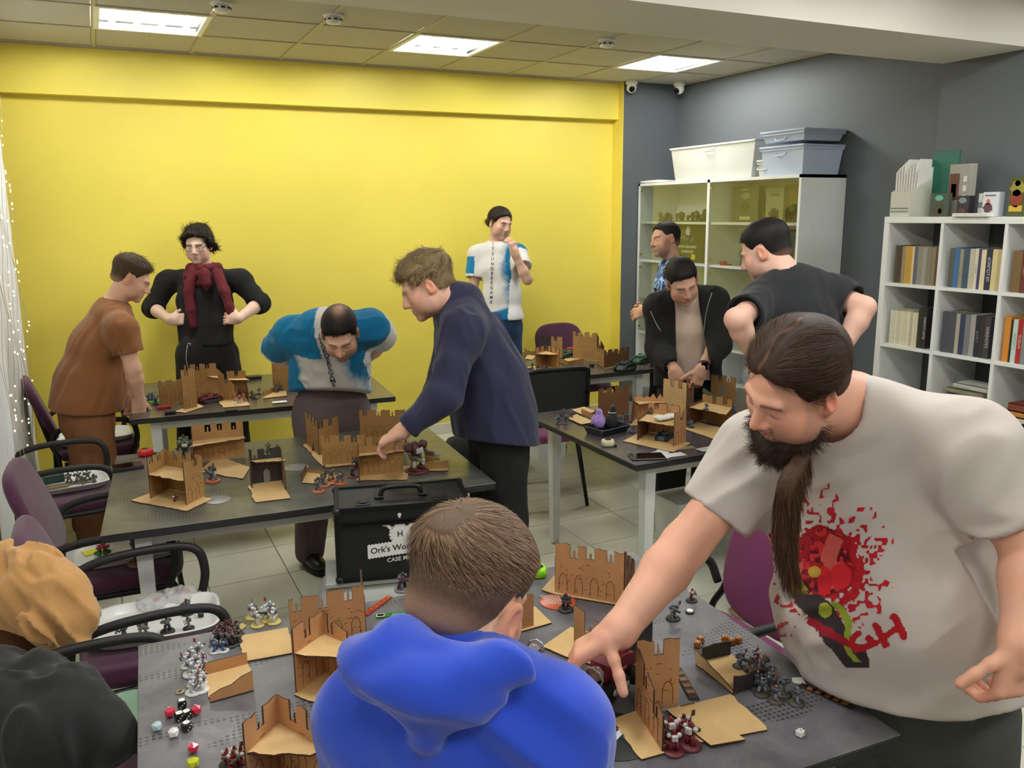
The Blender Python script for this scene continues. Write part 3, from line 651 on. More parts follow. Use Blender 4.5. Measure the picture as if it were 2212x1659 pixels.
# --- things in the cabinet
def cab_box(name, label, cat, u0, u1, z, h_, col, x=.16, art=None, d=.05):
    ya, yb = PX(u0, 480, CX0+x)[1], PX(u1, 480, CX0+x)[1]
    t = thing(name, label, cat, (CX0+x, (ya+yb)/2, z+.0095)); w = abs(ya-yb)
    mc = mat('cab_%d_%d_%d' % col, S(*col), .5, var=.12, vscale=14); MB().box((d/2, 0, h_/2), (d, w, h_), mc, bev=.002).build('carton', mc, t)
    for (cy_, cz_, w2, h2, c2, sh) in art or []:
        ma = mat('art_%d_%d_%d' % c2, S(*c2), .5); k = 12
        poly = [(w2/2*math.cos(2*math.pi*i/k)*(1+.25*math.sin(2.3*i)), h2/2*math.sin(2*math.pi*i/k)) for i in range(k)] if sh == 'o' else [(-w2/2, -h2/2), (w2/2, -h2/2), (w2/2, h2/2), (-w2/2, h2/2)]
        MB().prism([(a+cy_, b2+cz_) for a, b2 in poly], (-.0012, 0, 0), (0, -1, 0), (0, 0, 1), .001, ma).build('cover_art', ma, t)
    return t
cab_box('rulebook', 'dark grey rulebook standing in the cabinet upper right', 'book', 1581, 1636, CSH[5], .27, (104, 98, 70), .2, [(0, .2, .1, .05, (150, 146, 110), 'o'), (0, .03, .12, .025, (196, 192, 150), 'r'), (0, .245, .09, .012, (170, 166, 130), 'r'), (0, .12, .08, .08, (80, 76, 54), 'o')])
cab_box('rulebook', 'pale rulebook with dark figure in the cabinet', 'book', 1652, 1690, CSH[5], .25, (150, 146, 118), .22, [(0, .06, .1, .09, (54, 48, 50), 'o'), (0, .03, .07, .05, (206, 200, 190), 'r'), (0, .2, .09, .02, (96, 90, 70), 'r')])
cab_box('rulebook', 'bronze brown rulebook at the right of the cabinet top shelf', 'book', 1692, 1726, CSH[5], .27, (112, 98, 42), .25, [(0, .21, .06, .02, (150, 96, 50), 'r'), (0, .1, .05, .05, (140, 128, 60), 'o')])
p_ = cab_box('poster_box', 'dark poster box with white lettering and yellow sticker in the cabinet', 'box', 1452, 1524, CSH[4], .315, (74, 70, 46), .1, [(0, .25, .05, .1, (196, 200, 206), 'o'), (-.02, .2, .13, .05, (110, 112, 108), 'o'), (.05, .19, .06, .05, (110, 112, 108), 'o'), (.08, .045, .05, .042, (226, 206, 60), 'r')])
mt_ = mat('title_white', S(235, 235, 225), .5)
for tx, zz, sz in (('ИГРАЕМ В ВАРХАММЕР', .125, .028), ('В МИНСКЕ', .085, .03)):
    V, F = text_mesh(tx, sz, bold=True); w_ = V[:, 0].max()-V[:, 0].min(); sc = min(1., .24/w_)
    MB().add([(-.003, -q[0]*sc+.0, zz+q[1]) for q in V], F, mt_).build('lettering', mt_, p_)
cab_box('rulebook', 'olive box in the cabinet middle right cell', 'box', 1690, 1722, CSH[4], .28, (104, 98, 44), .25)
cab_box('plastic_box', 'grey boxed sprue in the cabinet lower cell', 'box', 1585, 1618, CSH[3], .08, (170, 176, 172), .1, None, .12)
m_ol = mat('olive_scenery', S(92, 92, 58), .8, var=.2, vscale=60); m_gs = mat('grey_scenery', S(120, 126, 126), .7, var=.2, vscale=50); m_rs = mat('red_plastic', S(170, 40, 34), .45)
def clump(name, label, cat, loc, rx, ry, rz_, m, n=9, seed=1):
    r = random.Random(seed); t = thing(name, label, cat, loc)
    MB().box((0, 0, .004), (rx*2, ry*2, .008), m, bev=.002).build('base', m, t); b = MB()
    for k in range(n):
        p = (r.uniform(-rx, rx)*.8, r.uniform(-ry, ry)*.8); hh = r.uniform(.4, 1)*rz_
        b.tube([(p[0], p[1], 0), (p[0]+r.uniform(-.01, .01), p[1], hh*.6)], [.012, .007], 6, m); b.ball((p[0], p[1], hh*.7), (r.uniform(.012, .024), r.uniform(.015, .03), hh*.3), 7, m)
    b.build('growth', m, t)
for k, (u, z, wd_, hg) in enumerate(((1395, 5, .03, .06), (1437, 5, .05, .1), (1470, 5, .06, .1), (1500, 5, .06, .1), (1519, 5, .03, .11))):
    p = PX(u, 470, CX0+.17); clump('scenery_piece', ['small olive scenery piece alone at the cabinet left', 'olive scenery piece with bushes, left of the cabinet row', 'olive scenery piece with bushes, middle of the cabinet row', 'olive scenery piece with bushes, right of the cabinet row', 'tall olive scenery piece at the cabinet divider'][k], 'scenery', (p[0], p[1], CSH[z]+.0095), .05, wd_, hg, m_ol, 7, k)
p = PX(1605, 545, CX0+.12); clump('scenery_piece', 'grey rocky scenery in the cabinet middle right cell', 'scenery', (p[0]+.05, p[1]-.03, CSH[4]+.0095), .06, .12, .17, m_gs, 14, 11)
p = PX(1569, 565, CX0+.1); clump('scenery_piece', 'small red model in the cabinet middle right cell', 'scenery', (p[0], p[1], CSH[4]+.0095), .025, .05, .04, m_rs, 6, 12)
p = PX(1600, 630, CX0+.1); clump('scenery_piece', 'dark small model in the cabinet lower cell', 'scenery', (p[0], p[1]-.02, CSH[3]+.0095), .03, .06, .09, m_gs, 6, 14)
# --- plastic storage bins on the cabinet
m_bin = mat('milky_plastic', S(232, 234, 230), .35, trans=.35, alpha=1.); m_binb = mat('blue_milky_plastic', S(196, 210, 232), .35, trans=.2)
def bin_(label, ya, yb, z, h_, m, x0=.03, x1=.4, lid=True, group='plastic storage bins'):
    t = thing('storage_bin', label, 'storage bin', (CX0+(x0+x1)/2, (ya+yb)/2, z), 0, group); w, d = abs(ya-yb), x1-x0
    b = MB(); k = .9
    for sx in (-1, 1): b.prism([(-w/2*k, 0), (w/2*k, 0), (w/2, h_), (-w/2, h_)], (sx*d/2*k, 0, 0), (0, 1, 0), (sx*d/2*(1-k)/h_, 0, 1), .003, m)
    for sy in (-1, 1): b.prism([(-d/2*k, 0), (d/2*k, 0), (d/2, h_), (-d/2, h_)], (0, sy*w/2*k, 0), (1, 0, 0), (0, sy*w/2*(1-k)/h_, 1), .003, m)
    b.box((0, 0, .002), (d*k, w*k, .004), m); b.build('tub', m, t)
    rim = MB()
    for sx, sy, ww, dd in ((0, w/2, d+.02, .015), (0, -w/2, d+.02, .015), (d/2, 0, .015, w+.02), (-d/2, 0, .015, w+.02)): rim.box((sx, sy, h_-.008), (ww, dd, .016), m, bev=.003)
    rim.build('rim', m, t)
    if lid: MB().box((0, 0, h_+.009), (d+.03, w+.03, .018), m, bev=.007).build('lid', m, t)
    hd = MB(); hd.tube(smooth_path([(-d/2-.004, -.05, h_-.03), (-d/2-.02, -.04, h_-.05), (-d/2-.02, .04, h_-.05), (-d/2-.004, .05, h_-.03)], 4), .005, 6, m); hd.build('handle', m, t)
    return t
ya = PX(1452, 380, CX0+.05)[1]; yb = PX(1633, 370, CX0+.05)[1]; yc = PX(1655, 370, CX0+.05)[1]; 
bin_('large clear storage bin on the cabinet, left of the lidded ones', ya, yb, CZ+.001, .27, m_bin, .03, .4, False)
bin_('small clear box tucked between the bins on the cabinet', yb-.01, yb-.13, CZ+.001, .1, m_bin, .06, .25, True)
bin_('lower blue grey storage bin with lid on the cabinet', CY0+.03, CY0+.44, CZ+.001, .185, m_binb, .03, .4, True)
bin_('upper blue grey storage bin with lid, stacked on the other', CY0+.03, CY0+.44, CZ+.23, .06, m_binb, .03, .4, True)
t = thing('box_cover', 'flat white plastic lid lying on the cabinet left end', 'lid', (CX0+.17, PX(1415, 388, CX0+.1)[1], CZ+.001)); MB().pad(.3, .3, .018, (0, 0, .012), None, m_pl, 6, .5, 40).build('plate', m_pl, t); MB().tube([(-.12, -.12, .022), (.12, -.12, .022), (.12, .12, .022), (-.12, .12, .022)], .004, 6, m_pl, closed=True).build('raised_rim', m_pl, t)
# ================================================================== soft bodies: signed distance shapes -> meshes
F32 = np.float32
def v3(p): return np.array([float(p[0]), float(p[1]), float(p[2])], F32)
def unit(a): a = np.array(a, float); return a/(np.linalg.norm(a)+1e-12)
def hash3(i, j, k, s_):
    n = (i*73856093) ^ (j*19349663) ^ (k*83492791) ^ (s_*2654435761 & 0x7fffffff)
    n = (n ^ (n >> 13))*1274126177; return ((n ^ (n >> 16)) & 0xffff).astype(F32)/65535.*2-1
def vnoise(P, s_=0):
    """value noise, P (...,3) -> -1..1"""
    i = np.floor(P).astype(np.int64); f = (P-i).astype(F32); f = f*f*(3-2*f); out = 0
    for dx in (0, 1):
        wx = f[..., 0] if dx else 1-f[..., 0]
        for dy in (0, 1):
            wy = f[..., 1] if dy else 1-f[..., 1]
            for dz in (0, 1):
                wz = f[..., 2] if dz else 1-f[..., 2]
                out = out+wx*wy*wz*hash3(i[..., 0]+dx, i[..., 1]+dy, i[..., 2]+dz, s_)
    return out
def smin(a, b, k):
    if k <= 0: return np.minimum(a, b)
    h_ = np.maximum(k-np.abs(a-b), 0)/k; return np.minimum(a, b)-h_*h_*k*.25
def smax(a, b, k): return -smin(-a, -b, k)
class SD:
    def __init__(s): s.ops = []; s.late = []; s.dmx = 0.
    def _add(s, fn, lo, hi, k, mode): s.ops.append((fn, np.array(lo, F32), np.array(hi, F32), k, mode)); return s
    def cone(s, a, b, r1, r2, k=.02, mode='u'):
        a, b = v3(a), v3(b); ab = b-a; L2 = float(ab@ab)+1e-12; R_ = max(r1, r2)
        def fn(P):
            q = P-a; t = np.clip((q@ab)/L2, 0, 1); e = q-t[..., None]*ab; return np.sqrt((e*e).sum(-1))-(r1+(r2-r1)*t)
        return s._add(fn, np.minimum(a, b)-R_, np.maximum(a, b)+R_, k, mode)
    def path(s, pts, rs, k=.02, mode='u'):
        for i in range(len(pts)-1): s.cone(pts[i], pts[i+1], rs[i], rs[i+1], k, mode)
        return s
    def ecap(s, a, b, ra, rb, u, k=.03, mode='u'):
        """tapered capsule with elliptic section: ra=(side,front) at a, rb at b; u = side axis"""
        a, b = v3(a), v3(b); ab = b-a; L = float(np.linalg.norm(ab))+1e-9; w = ab/L; u = np.array(unit(np.array(u)-w*float(np.dot(w, u))), F32); v = np.cross(w, u).astype(F32); R_ = max(*ra, *rb)
        def fn(P):
            q = P-a; z = q@w; t = np.clip(z/L, 0, 1); rx = ra[0]+(rb[0]-ra[0])*t; ry = ra[1]+(rb[1]-ra[1])*t
            ex = (z-t*L); rz_ = np.minimum(rx, ry); x = (q@u)/rx; y = (q@v)/ry; zz = ex/rz_
            k0 = np.sqrt(x*x+y*y+zz*zz)+1e-6; k1 = np.sqrt((x/rx)**2+(y/ry)**2+(zz/rz_)**2)+1e-6
            return k0*(k0-1)/k1
        return s._add(fn, np.minimum(a, b)-R_, np.maximum(a, b)+R_, k, mode)
    def ell(s, c, r, R=None, k=.02, mode='u'):
        c = v3(c); r = np.array(r, F32); Rm = np.array(R, F32) if R is not None else None
        def fn(P):
            q = P-c
            if Rm is not None: q = q @ Rm          # world -> local (R columns = local axes)
            k0 = np.sqrt(((q/r)**2).sum(-1))+1e-6; k1 = np.sqrt(((q/(r*r))**2).sum(-1))+1e-6
            return k0*(k0-1)/k1
        m_ = float(r.max()); return s._add(fn, c-m_, c+m_, k, mode)
    def box(s, c, hd, R=None, rnd=.01, k=.01, mode='u'):
        c = v3(c); hd = np.array(hd, F32)-rnd; Rm = np.array(R, F32) if R is not None else None
        def fn(P):
            q = P-c
            if Rm is not None: q = q @ Rm
            q = np.abs(q)-hd; return np.sqrt((np.maximum(q, 0)**2).sum(-1))+np.minimum(q.max(-1), 0)-rnd
        m_ = float(np.linalg.norm(hd))+rnd; return s._add(fn, c-m_, c+m_, k, mode)
    def cut(s, o, n, k=.004):
        """keep the side opposite to n"""
        o, n = v3(o), np.array(unit(n), F32); return s._add(lambda P: (P-o)@n, [-99]*3, [99]*3, k, 'i')
    def cutfn(s, fn, lo, hi, k=.006): return s._add(fn, lo, hi, k, 's')
    def disp(s, fn, mx=.02): s.ops.append((fn, np.array([-99]*3, F32), np.array([99]*3, F32), mx, 'd')); s.dmx += mx; return s
    def fin(s):
        s.ops += s.late; s.late = []
    def eval(s, P):
        D = np.full(P.shape[:-1], 1., F32)
        for fn, lo, hi, k, mode in s.ops:
            if mode == 'd': D = D+fn(P); continue
            d = fn(P); D = smin(D, d, k) if mode == 'u' else smax(D, d, k) if mode == 'i' else smax(D, -d, k)
        return D
    def mesh(s, h_, lo=None, hi=None, B=8):
        s.fin(); us = [o for o in s.ops if o[4] == 'u']
        LO = np.min([o[1] for o in us], 0)-3*h_-.01; HI = np.max([o[2] for o in us], 0)+3*h_+.01
        if lo is not None: LO = np.maximum(LO, lo)
        if hi is not None: HI = np.minimum(HI, hi)
        bs_ = B*h_; nb = np.ceil((HI-LO)/bs_).astype(int); nb = np.maximum(nb, 1)
        I = np.stack(np.meshgrid(*[np.arange(n) for n in nb], indexing='ij'), -1).reshape(-1, 3)
        ctr = (LO+(I+.5)*bs_).astype(F32); D = s.eval(ctr)
        act = np.abs(D) < bs_*.87*1.35+.012+s.dmx
        I = I[act]; ctr = ctr[act]; n = len(I)
        if n == 0: return np.zeros((0, 3)), np.zeros((0, 4), int)
        g = np.arange(B+1); G = np.stack(np.meshgrid(g, g, g, indexing='ij'), -1).reshape(-1, 3)
        Dv = np.full((n, len(G)), 1., F32); org = (LO+I*bs_).astype(F32); off = (G*h_).astype(F32)
        for fn, l_, h2, k, mode in s.ops:
            if mode == 'd':
                idx = np.nonzero(np.abs(Dv).min(1) < bs_*.5+s.dmx)[0]
                for q_ in range(0, len(idx), 1500): ii = idx[q_:q_+1500]; Dv[ii] += fn(org[ii][:, None, :]+off[None])
                continue
            mg = k+(.03 if mode == 'u' else .01)
            idx = np.nonzero(np.all((org-mg < h2) & (org+bs_+mg > l_), axis=1))[0]
            if len(idx) == 0: continue
            P = org[idx][:, None, :]+off[None]; d = fn(P)
            Dv[idx] = smin(Dv[idx], d, k) if mode == 'u' else smax(Dv[idx], d, k) if mode == 'i' else smax(Dv[idx], -d, k)
        keep = np.nonzero((Dv.min(1) < 0) & (Dv.max(1) > 0))[0]
        Dv = Dv[keep]; I = I[keep]; n = len(I); Dv = Dv.reshape(n, B+1, B+1, B+1); Dv[Dv == 0] = 1e-7
        sg = Dv < 0
        # cells
        cnt = np.zeros((n, B, B, B), np.int8)
        for a in (0, 1):
            for b in (0, 1):
                for c in (0, 1): cnt += sg[:, a:a+B, b:b+B, c:c+B]
        cb, ci, cj, ck = np.nonzero((cnt > 0) & (cnt < 8))
        cell = I[cb]*B+np.stack((ci, cj, ck), 1); M_ = int(nb.max()+2)*B
        key = lambda c: (c[:, 0].astype(np.int64)*M_+c[:, 1])*M_+c[:, 2]
        acc = np.zeros((len(cb), 3), np.float64); num = np.zeros(len(cb))
        cor = {}
        for a in (0, 1):
            for b in (0, 1):
                for c in (0, 1): cor[(a, b, c)] = Dv[cb, ci+a, cj+b, ck+c]
        for a in (0, 1):
            for b in (0, 1):
                for ax in range(3):
                    p0 = [a, b]; p0.insert(ax, 0); p1 = [a, b]; p1.insert(ax, 1); d0, d1 = cor[tuple(p0)], cor[tuple(p1)]
                    m_ = (d0 < 0) != (d1 < 0); t = np.where(m_, d0/(d0-d1+1e-20), 0)
                    q = np.zeros((len(cb), 3)); q[:] = p0; q[:, ax] = t; acc += np.where(m_[:, None], q, 0); num += m_
        V = LO+(cell+acc/np.maximum(num, 1)[:, None])*h_
        ks = key(cell); od = np.argsort(ks); kss = ks[od]
        Fs = []
        for ax in range(3):
            sl0 = [slice(None), slice(0, B), slice(0, B), slice(0, B)]; sl1 = list(sl0); sl1[ax+1] = slice(1, B+1)
            s0, s1 = sg[tuple(sl0)], sg[tuple(sl1)]; eb, ei, ej, ek = np.nonzero(s0 != s1)
            if len(eb) == 0: continue
            base = I[eb]*B+np.stack((ei, ej, ek), 1); inside = s0[eb, ei, ej, ek]
            o1, o2 = (ax+1) % 3, (ax+2) % 3; quad = []
            for da, db in ((-1, -1), (0, -1), (0, 0), (-1, 0)):
                c = base.copy(); c[:, o1] += da; c[:, o2] += db; kk = key(c); pos = np.searchsorted(kss, kk); pos = np.clip(pos, 0, len(kss)-1)
                quad.append(np.where((kss[pos] == kk) & (c.min(1) >= 0), od[pos], -1))
            Q = np.stack(quad, 1); ok = (Q >= 0).all(1); Q = Q[ok]; ins = inside[ok]
            Q[~ins] = Q[~ins][:, ::-1]; Fs.append(Q)
        Fq = np.concatenate(Fs) if Fs else np.zeros((0, 4), int)
        return V.astype(F32), Fq
def joinm(parts):
    Vs, Fs, n = [], [], 0
    for V, F in parts:
        if len(V) == 0: continue
        Vs.append(V); Fs.append(F+n); n += len(V)
    return np.concatenate(Vs), np.concatenate(Fs)
def frame_from(fwd, up):
    """columns: x = right-hand side axis, y = forward, z = up"""
    y = unit(fwd); z = np.array(up, float); z = unit(z-y*(z@y)); x = np.cross(y, z); return np.stack((x, y, z), 1)
def ribbons(roots, dirs, lens, width, seg=4, curl=None, seed=0, grav=0., taper=.35, side=None):
    """hair strands as thin ribbons. roots (n,3), dirs (n,3) or fn(t)->dirs"""
    n = len(roots); rs = np.random.RandomState(seed); P = roots.astype(np.float64).copy(); d = dirs/np.linalg.norm(dirs, axis=1)[:, None]
    sd = np.cross(d, rs.normal(size=(n, 3))) if side is None else side; sd /= np.linalg.norm(sd, axis=1)[:, None]+1e-9
    rows = []
    for i in range(seg+1):
        t = i/seg; w = (width*(1-(1-taper)*t)/2)
        w = np.asarray(w)*np.ones(n); rows.append(np.stack((P-sd*w[:, None], P+sd*w[:, None]), 1))
        if i < seg:
            if curl is not None: d = curl(P, d, t)
            d = d+np.array((0, 0, -grav))*(1/seg); d /= np.linalg.norm(d, axis=1)[:, None]
            P = P+d*(lens/seg)[:, None]
    V = np.stack(rows, 1).reshape(-1, 3); k = 2*(seg+1); b = (np.arange(n)*k)[:, None]
    F = np.concatenate([np.stack((b[:, 0]+2*i, b[:, 0]+2*i+1, b[:, 0]+2*i+3, b[:, 0]+2*i+2), 1) for i in range(seg)])
    return V, F
def sample_surf(V, F, n, seed=0, mask=None):
    """random points (and normals) on a quad mesh"""
    rs = np.random.RandomState(seed); a, b, c, d = (V[F[:, i]] for i in range(4)); N = np.cross(c-a, d-b); A = np.linalg.norm(N, axis=1)+1e-12
    ctr = (a+b+c+d)/4; w = A.copy()
    if mask is not None: w *= mask(ctr)
    i = rs.choice(len(F), n, p=w/w.sum()); u, v = rs.rand(n, 1), rs.rand(n, 1)
    P = (a[i]*(1-u)+b[i]*u)*(1-v)+(d[i]*(1-u)+c[i]*u)*v; return P, N[i]/A[i][:, None]
# ================================================================== people
m_skin = vmat('skin', .5, bump=.04, bscale=350, spec=.35, sss=.08)
m_cloth_v = vmat('printed_cloth', .85, bump=.12, bscale=420, spec=.2, sheen=.1)
def cam_dir(r, d, f): return unit(_r2*r+_d2*d+_f*f)
def hand(sd, w, f, n, side, curl=(.35, .45, .3), s_=1., thumb=(.7, .6, .25), tc=.3, spread=.1, k=.006, wr=.0275):
    """five fingers from wrist w: f = pointing direction, n = the way the palm faces"""
    w = np.array(w, float); f = unit(f); n = np.array(n, float); n = unit(n-f*(n@f)); t = np.cross(f, n) if side > 0 else np.cross(n, f)
    R = np.stack((t, f, n), 1)
    sd.box(w+f*.05*s_, (.041*s_, .052*s_, .0145*s_), R, .0135*s_, .012)
    sd.cone(w, w+f*.035*s_, wr, .027*s_, .02)
    for i, (off, L, rr) in enumerate(((.031, .074, .0092), (.0105, .082, .0094), (-.0105, .076, .0088), (-.030, .06, .0078))):
        p = w+(f*.094+t*off-n*.002)*s_; a = spread*(off/.03); dirn = unit(f*math.cos(a)+t*math.sin(a)); cu = curl[i] if isinstance(curl[0], (tuple, list)) else curl
        ang = 0.
        for j, fr in enumerate((.45, .3, .25)):
            ang += cu[j]; d = dirn*math.cos(ang)+n*math.sin(ang); q = p+d*L*fr*s_; sd.cone(p, q, rr*s_*(1-.06*j), rr*s_*(1-.06*(j+1)), k); p = q
    p = w+(f*.028+t*.03+n*.004)*s_; d = unit(t*thumb[0]+f*thumb[1]+n*thumb[2]); sd.cone(p-d*.012*s_, p+d*.03*s_, .0135*s_, .0118*s_, .012); p = p+d*.03*s_
    for j in range(2): d = unit(d+f*tc*.8+n*tc*.6-t*tc*.5); q = p+d*.03*s_; sd.cone(p, q, .0112*s_, .0098*s_, k); p = q
def head_sd(c, R, s_, neck, beard=0., fat=0., nose=1., neck_r=.057):
    sd = SD(); L = lambda *p: c+R @ (np.array(p)*s_)
    e = lambda p, r, k=.02, mode='u': sd.ell(L(*p), np.array(r)*s_, R, k*s_, mode)
    e((0, -.02, .042), (.0765, .097, .083)); e((0, .028, -.015), (.063+fat*.3, .066, .085), .03); e((0, .03, -.07), (.05+fat*.6, .052, .038+fat*.3), .025)
    sd.ell(L(0, .07, -.097), np.array((.021, .018, .016))*s_, R, .02*s_)
    for sx in (-1, 1):
        e((sx*.043, .052, -.022), (.021, .026, .02), .02); sd.cone(L(sx*.01, .086, .02), L(sx*.042, .076, .022), .009*s_, .008*s_, .015*s_)
        e((sx*.031, .1, -.001), (.019, .02, .012), .012, 's'); e((sx*.0315, .0735, -.003), (.0135, .0125, .0125), .004)
        e((sx*.05, .03, -.055), (.02+fat, .034+fat*.5, .03+fat*.5), .03)
    sd.cone(L(0, .09, .008), L(0, .108*nose, -.03), .0075*s_, .0115*s_, .011*s_)
    for sx in (-1, 1): e((sx*.0125, .095, -.036), (.0085, .0105, .0085), .008)
    sd.cone(L(-.017, .083, -.0605), L(.017, .083, -.0605), .0065*s_, .0065*s_, .006*s_); sd.cone(L(-.012, .088, -.059), L(.012, .088, -.059), .005*s_, .005*s_, .006*s_)
    sd.cone(L(-.014, .085, -.0705), L(.014, .085, -.0705), .0072*s_, .0072*s_, .006*s_)
    for sx in (-1, 1):   # ears
        Re = R @ rotz(sx*-.35) @ rotx(-.2)
        sd.ell(L(sx*.081, -.012, -.004), np.array((.0085, .019, .031))*s_, Re, .006*s_); sd.ell(L(sx*.09, -.008, -.002), np.array((.008, .011, .019))*s_, Re, .004*s_, 's'); sd.ell(L(sx*.08, -.002, -.026), np.array((.007, .009, .01))*s_, Re, .006*s_)
    sd.cone(L(0, -.022, -.045), neck, neck_r*s_, neck_r*1.1*s_, .03*s_)
    return sd
def head_cols(V, c, R, s_, skin, o):
    q = ((V-c) @ R)/s_; x, y, z = q[:, 0], q[:, 1], q[:, 2]; ax = np.abs(x); C_ = np.tile(np.array(skin, F32), (len(V), 1))
    def mix(m, col): 
        m = np.clip(m, 0, 1)[:, None]; C_[:] = C_*(1-m)+np.array(col, F32)*m
    g = lambda dx, dy, dz, r: np.exp(-((dx**2+dy**2+dz**2)/(r*r)))
    red = np.array(skin)*np.array((1.02, .72, .66))
    mix(.75*g(ax-.05, y-.05, z+.03, .026), red); mix(.7*g(x, y-.11, z+.033, .018), red); mix(.85*(ax > .076)*(y < .02)*(z > -.04)*(z < .035), np.array(skin)*np.array((1.0, .7, .62)))
    mix(.95*g(x*.4, y-.092, z+.065, .0075), np.array(skin)*np.array((.86, .5, .48))); mix(.8*g(x*.3, (y-.09)*.5, (z+.0655), .0022), np.array(skin)*.25)
    br = o.get('brow', (.05, .035, .025)); mix(o.get('browa', .85)*np.exp(-((z-.02+.10*(ax-.03)**2*20)**2/(.0042**2)))*(ax > .01)*(ax < .05)*(y > .05), br)
    mix(.85*np.exp(-((z+.0075)**2/(.0022**2)))*np.exp(-((ax-.031)**2/(.012**2)))*(y > .06), (.03, .02, .02))
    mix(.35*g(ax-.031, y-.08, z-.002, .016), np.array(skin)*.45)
    st = o.get('stubble', 0.)
    if st:
        m = np.clip((-.034-z+np.clip((ax-.03)*1.3, 0, .05)*np.clip((.065-y)/.03, 0, 1))/.03, 0, 1)*np.clip((y+.005)/.02, 0, 1)*(z > -.13); m *= 1-.85*np.exp(-(x**2/(.02**2)+(z+.066)**2/(.008**2)))
        mix(st*m, o.get('stubcol', (.09, .065, .05)))
    return C_
def hair_shell(c, R, s_, th, hl=None, k=.012, extra=None, nape=-.055, front=.072, side=0.):
    """cap of hair following the skull; thickness fn th(q)"""
    sd = SD(); L = lambda *p: c+R @ (np.array(p)*s_); t0 = .02
    sd.ell(L(0, -.02, .042), np.array((.0765+t0, .097+t0, .083+t0))*s_, R, .01); sd.ell(L(0, -.06, -.02), np.array((.06+t0*.6, .045+t0, .05))*s_, R, .03*s_)
    if extra: extra(sd, L)
    Rm = np.array(R, F32); cc = v3(c)
    def g(q):
        y = q[..., 1]; z = q[..., 2]; ax = np.abs(q[..., 0])
        b = np.interp(y, [-.2, -.06, -.04, -.02, .01, .03, .05, .075, .2], [nape, nape, -.05, .016, .014, -.008-side, .045, front, front]).astype(F32)
        return b-.012*np.clip((ax-.03)/.04, 0, 1)*(y > .045)+(.007*vnoise((q*55).astype(F32), 31)+.004*vnoise((q*140).astype(F32), 32))
    def fn(P):
        q = ((P-cc) @ Rm)/s_; return (g(q)-q[..., 2])*s_
    sd._add(fn, [-99]*3, [99]*3, .004*s_, 'i')
    def dp(P):
        q = ((P-cc) @ Rm)/s_; tp = np.clip((q[..., 2]-g(q)+.003)/.028, .12, 1); return (t0-th(q)*tp).astype(F32)*s_
    sd.disp(dp, .03)
    return sd, (lambda P: ((P-cc) @ Rm)/s_)
def strands(parent, V, F, n, c, R, s_, flow, length, width, mt, lift=.25, seed=0, mask=None, jit=.25, seg=4, cols=None, curlamt=0., hug=0.):
    P, N = sample_surf(V, F, n, seed, mask); rs = np.random.RandomState(seed+1); q = ((P-c) @ R)/s_
    fl = flow(q) @ R.T; fl = fl-N*(fl*N).sum(1)[:, None]*.9; fl /= np.linalg.norm(fl, axis=1)[:, None]+1e-9
    d = fl+N*lift+rs.normal(size=(n, 3))*jit; L = (length(q) if callable(length) else length)*(.7+.6*rs.rand(n))*s_
    cf = None
    if curlamt: cf = lambda P_, dd, t: dd+curlamt*np.stack([vnoise(P_*38, 5+i) for i in range(3)], 1)-N*lift*.9
    elif hug:
        cc_ = c+R @ (np.array((0, -.02, .03))*s_)
        def cf(P_, dd, t):
            n_ = P_-cc_; n_ /= np.linalg.norm(n_, axis=1)[:, None]; return dd-n_*(dd*n_).sum(1)[:, None]*hug
    else: cf = lambda P_, dd, t: dd-N*lift*.8
    sd_ = np.cross(d, N)
    Vr, Fr = ribbons(P-N*.002, d, L, width*s_, seg, cf, seed, side=sd_)
    base = np.array(cols, F32) if cols is not None else None
    C_ = None
    if base is not None:
        v = (.45+1.05*rs.rand(n)**1.3); C_ = np.repeat(base[None]*v[:, None], 2*(seg+1), 0)
    return Vr, Fr, C_
m_hair = vmat('hair', .62, spec=.3)
def garment(name, sd, h_, parent, org, m, colfn=None, label=None):
    V, F = sd.mesh(h_); cols = colfn(V) if colfn else None
    o = npmesh(name, V-org, F, m, parent, cols)
    if label: o['label'] = label
    return o, V, F
def folds(scale, amp, seed, direction=None, sharp=1.):
    """drape wrinkles: ridged noise, stretched along `direction`"""
    sc = np.array(scale, F32)*np.ones(3, F32)
    B_ = None
    if direction is not None:
        d = unit(direction); a = unit(np.cross(d, (0, 0, 1.) if abs(d[2]) < .9 else (1., 0, 0))); B_ = np.stack((d, a, np.cross(d, a)), 1).astype(F32)
    def fn(P):
        q = P @ B_ if B_ is not None else P
        w = q*sc; n = vnoise(w+.35*vnoise(w*.7, seed+9)[..., None], seed); return (amp*(np.sqrt(n*n+.008)-.36)).astype(F32)
    return fn
def sleeve(sd, a, b, r1, r2, k=.03, inner=None, cuff=.03):
    """sleeve with an open end at b"""
    a, b = v3(a), v3(b); n = np.array(unit(b-a), F32); L = float(np.linalg.norm(b-a)); sd.cone(a, b+n*.03, r1, r2, k); R_ = r2*1.28+.008
    def f1(P):
        q = P-b; z = q@n; e = q-z[..., None]*n; return np.maximum(np.maximum(np.sqrt((e*e).sum(-1))-R_, -z), z-.22)
    sd.late.append((f1, b-.3, b+.3, .005, 's'))
    if inner:
        def f2(P):
            q = P-b; z = q@n; e = q-z[..., None]*n; return np.maximum(np.sqrt((e*e).sum(-1))-inner, -z-cuff)
        sd.late.append((f2, b-.1, b+.1, .004, 's'))
def chain(sd, pts, rads, u, k=.05):
    for i in range(len(pts)-1): sd.ecap(pts[i], pts[i+1], rads[i], rads[i+1], u, k)
def person(label, base): return thing('person', label, 'person', base)
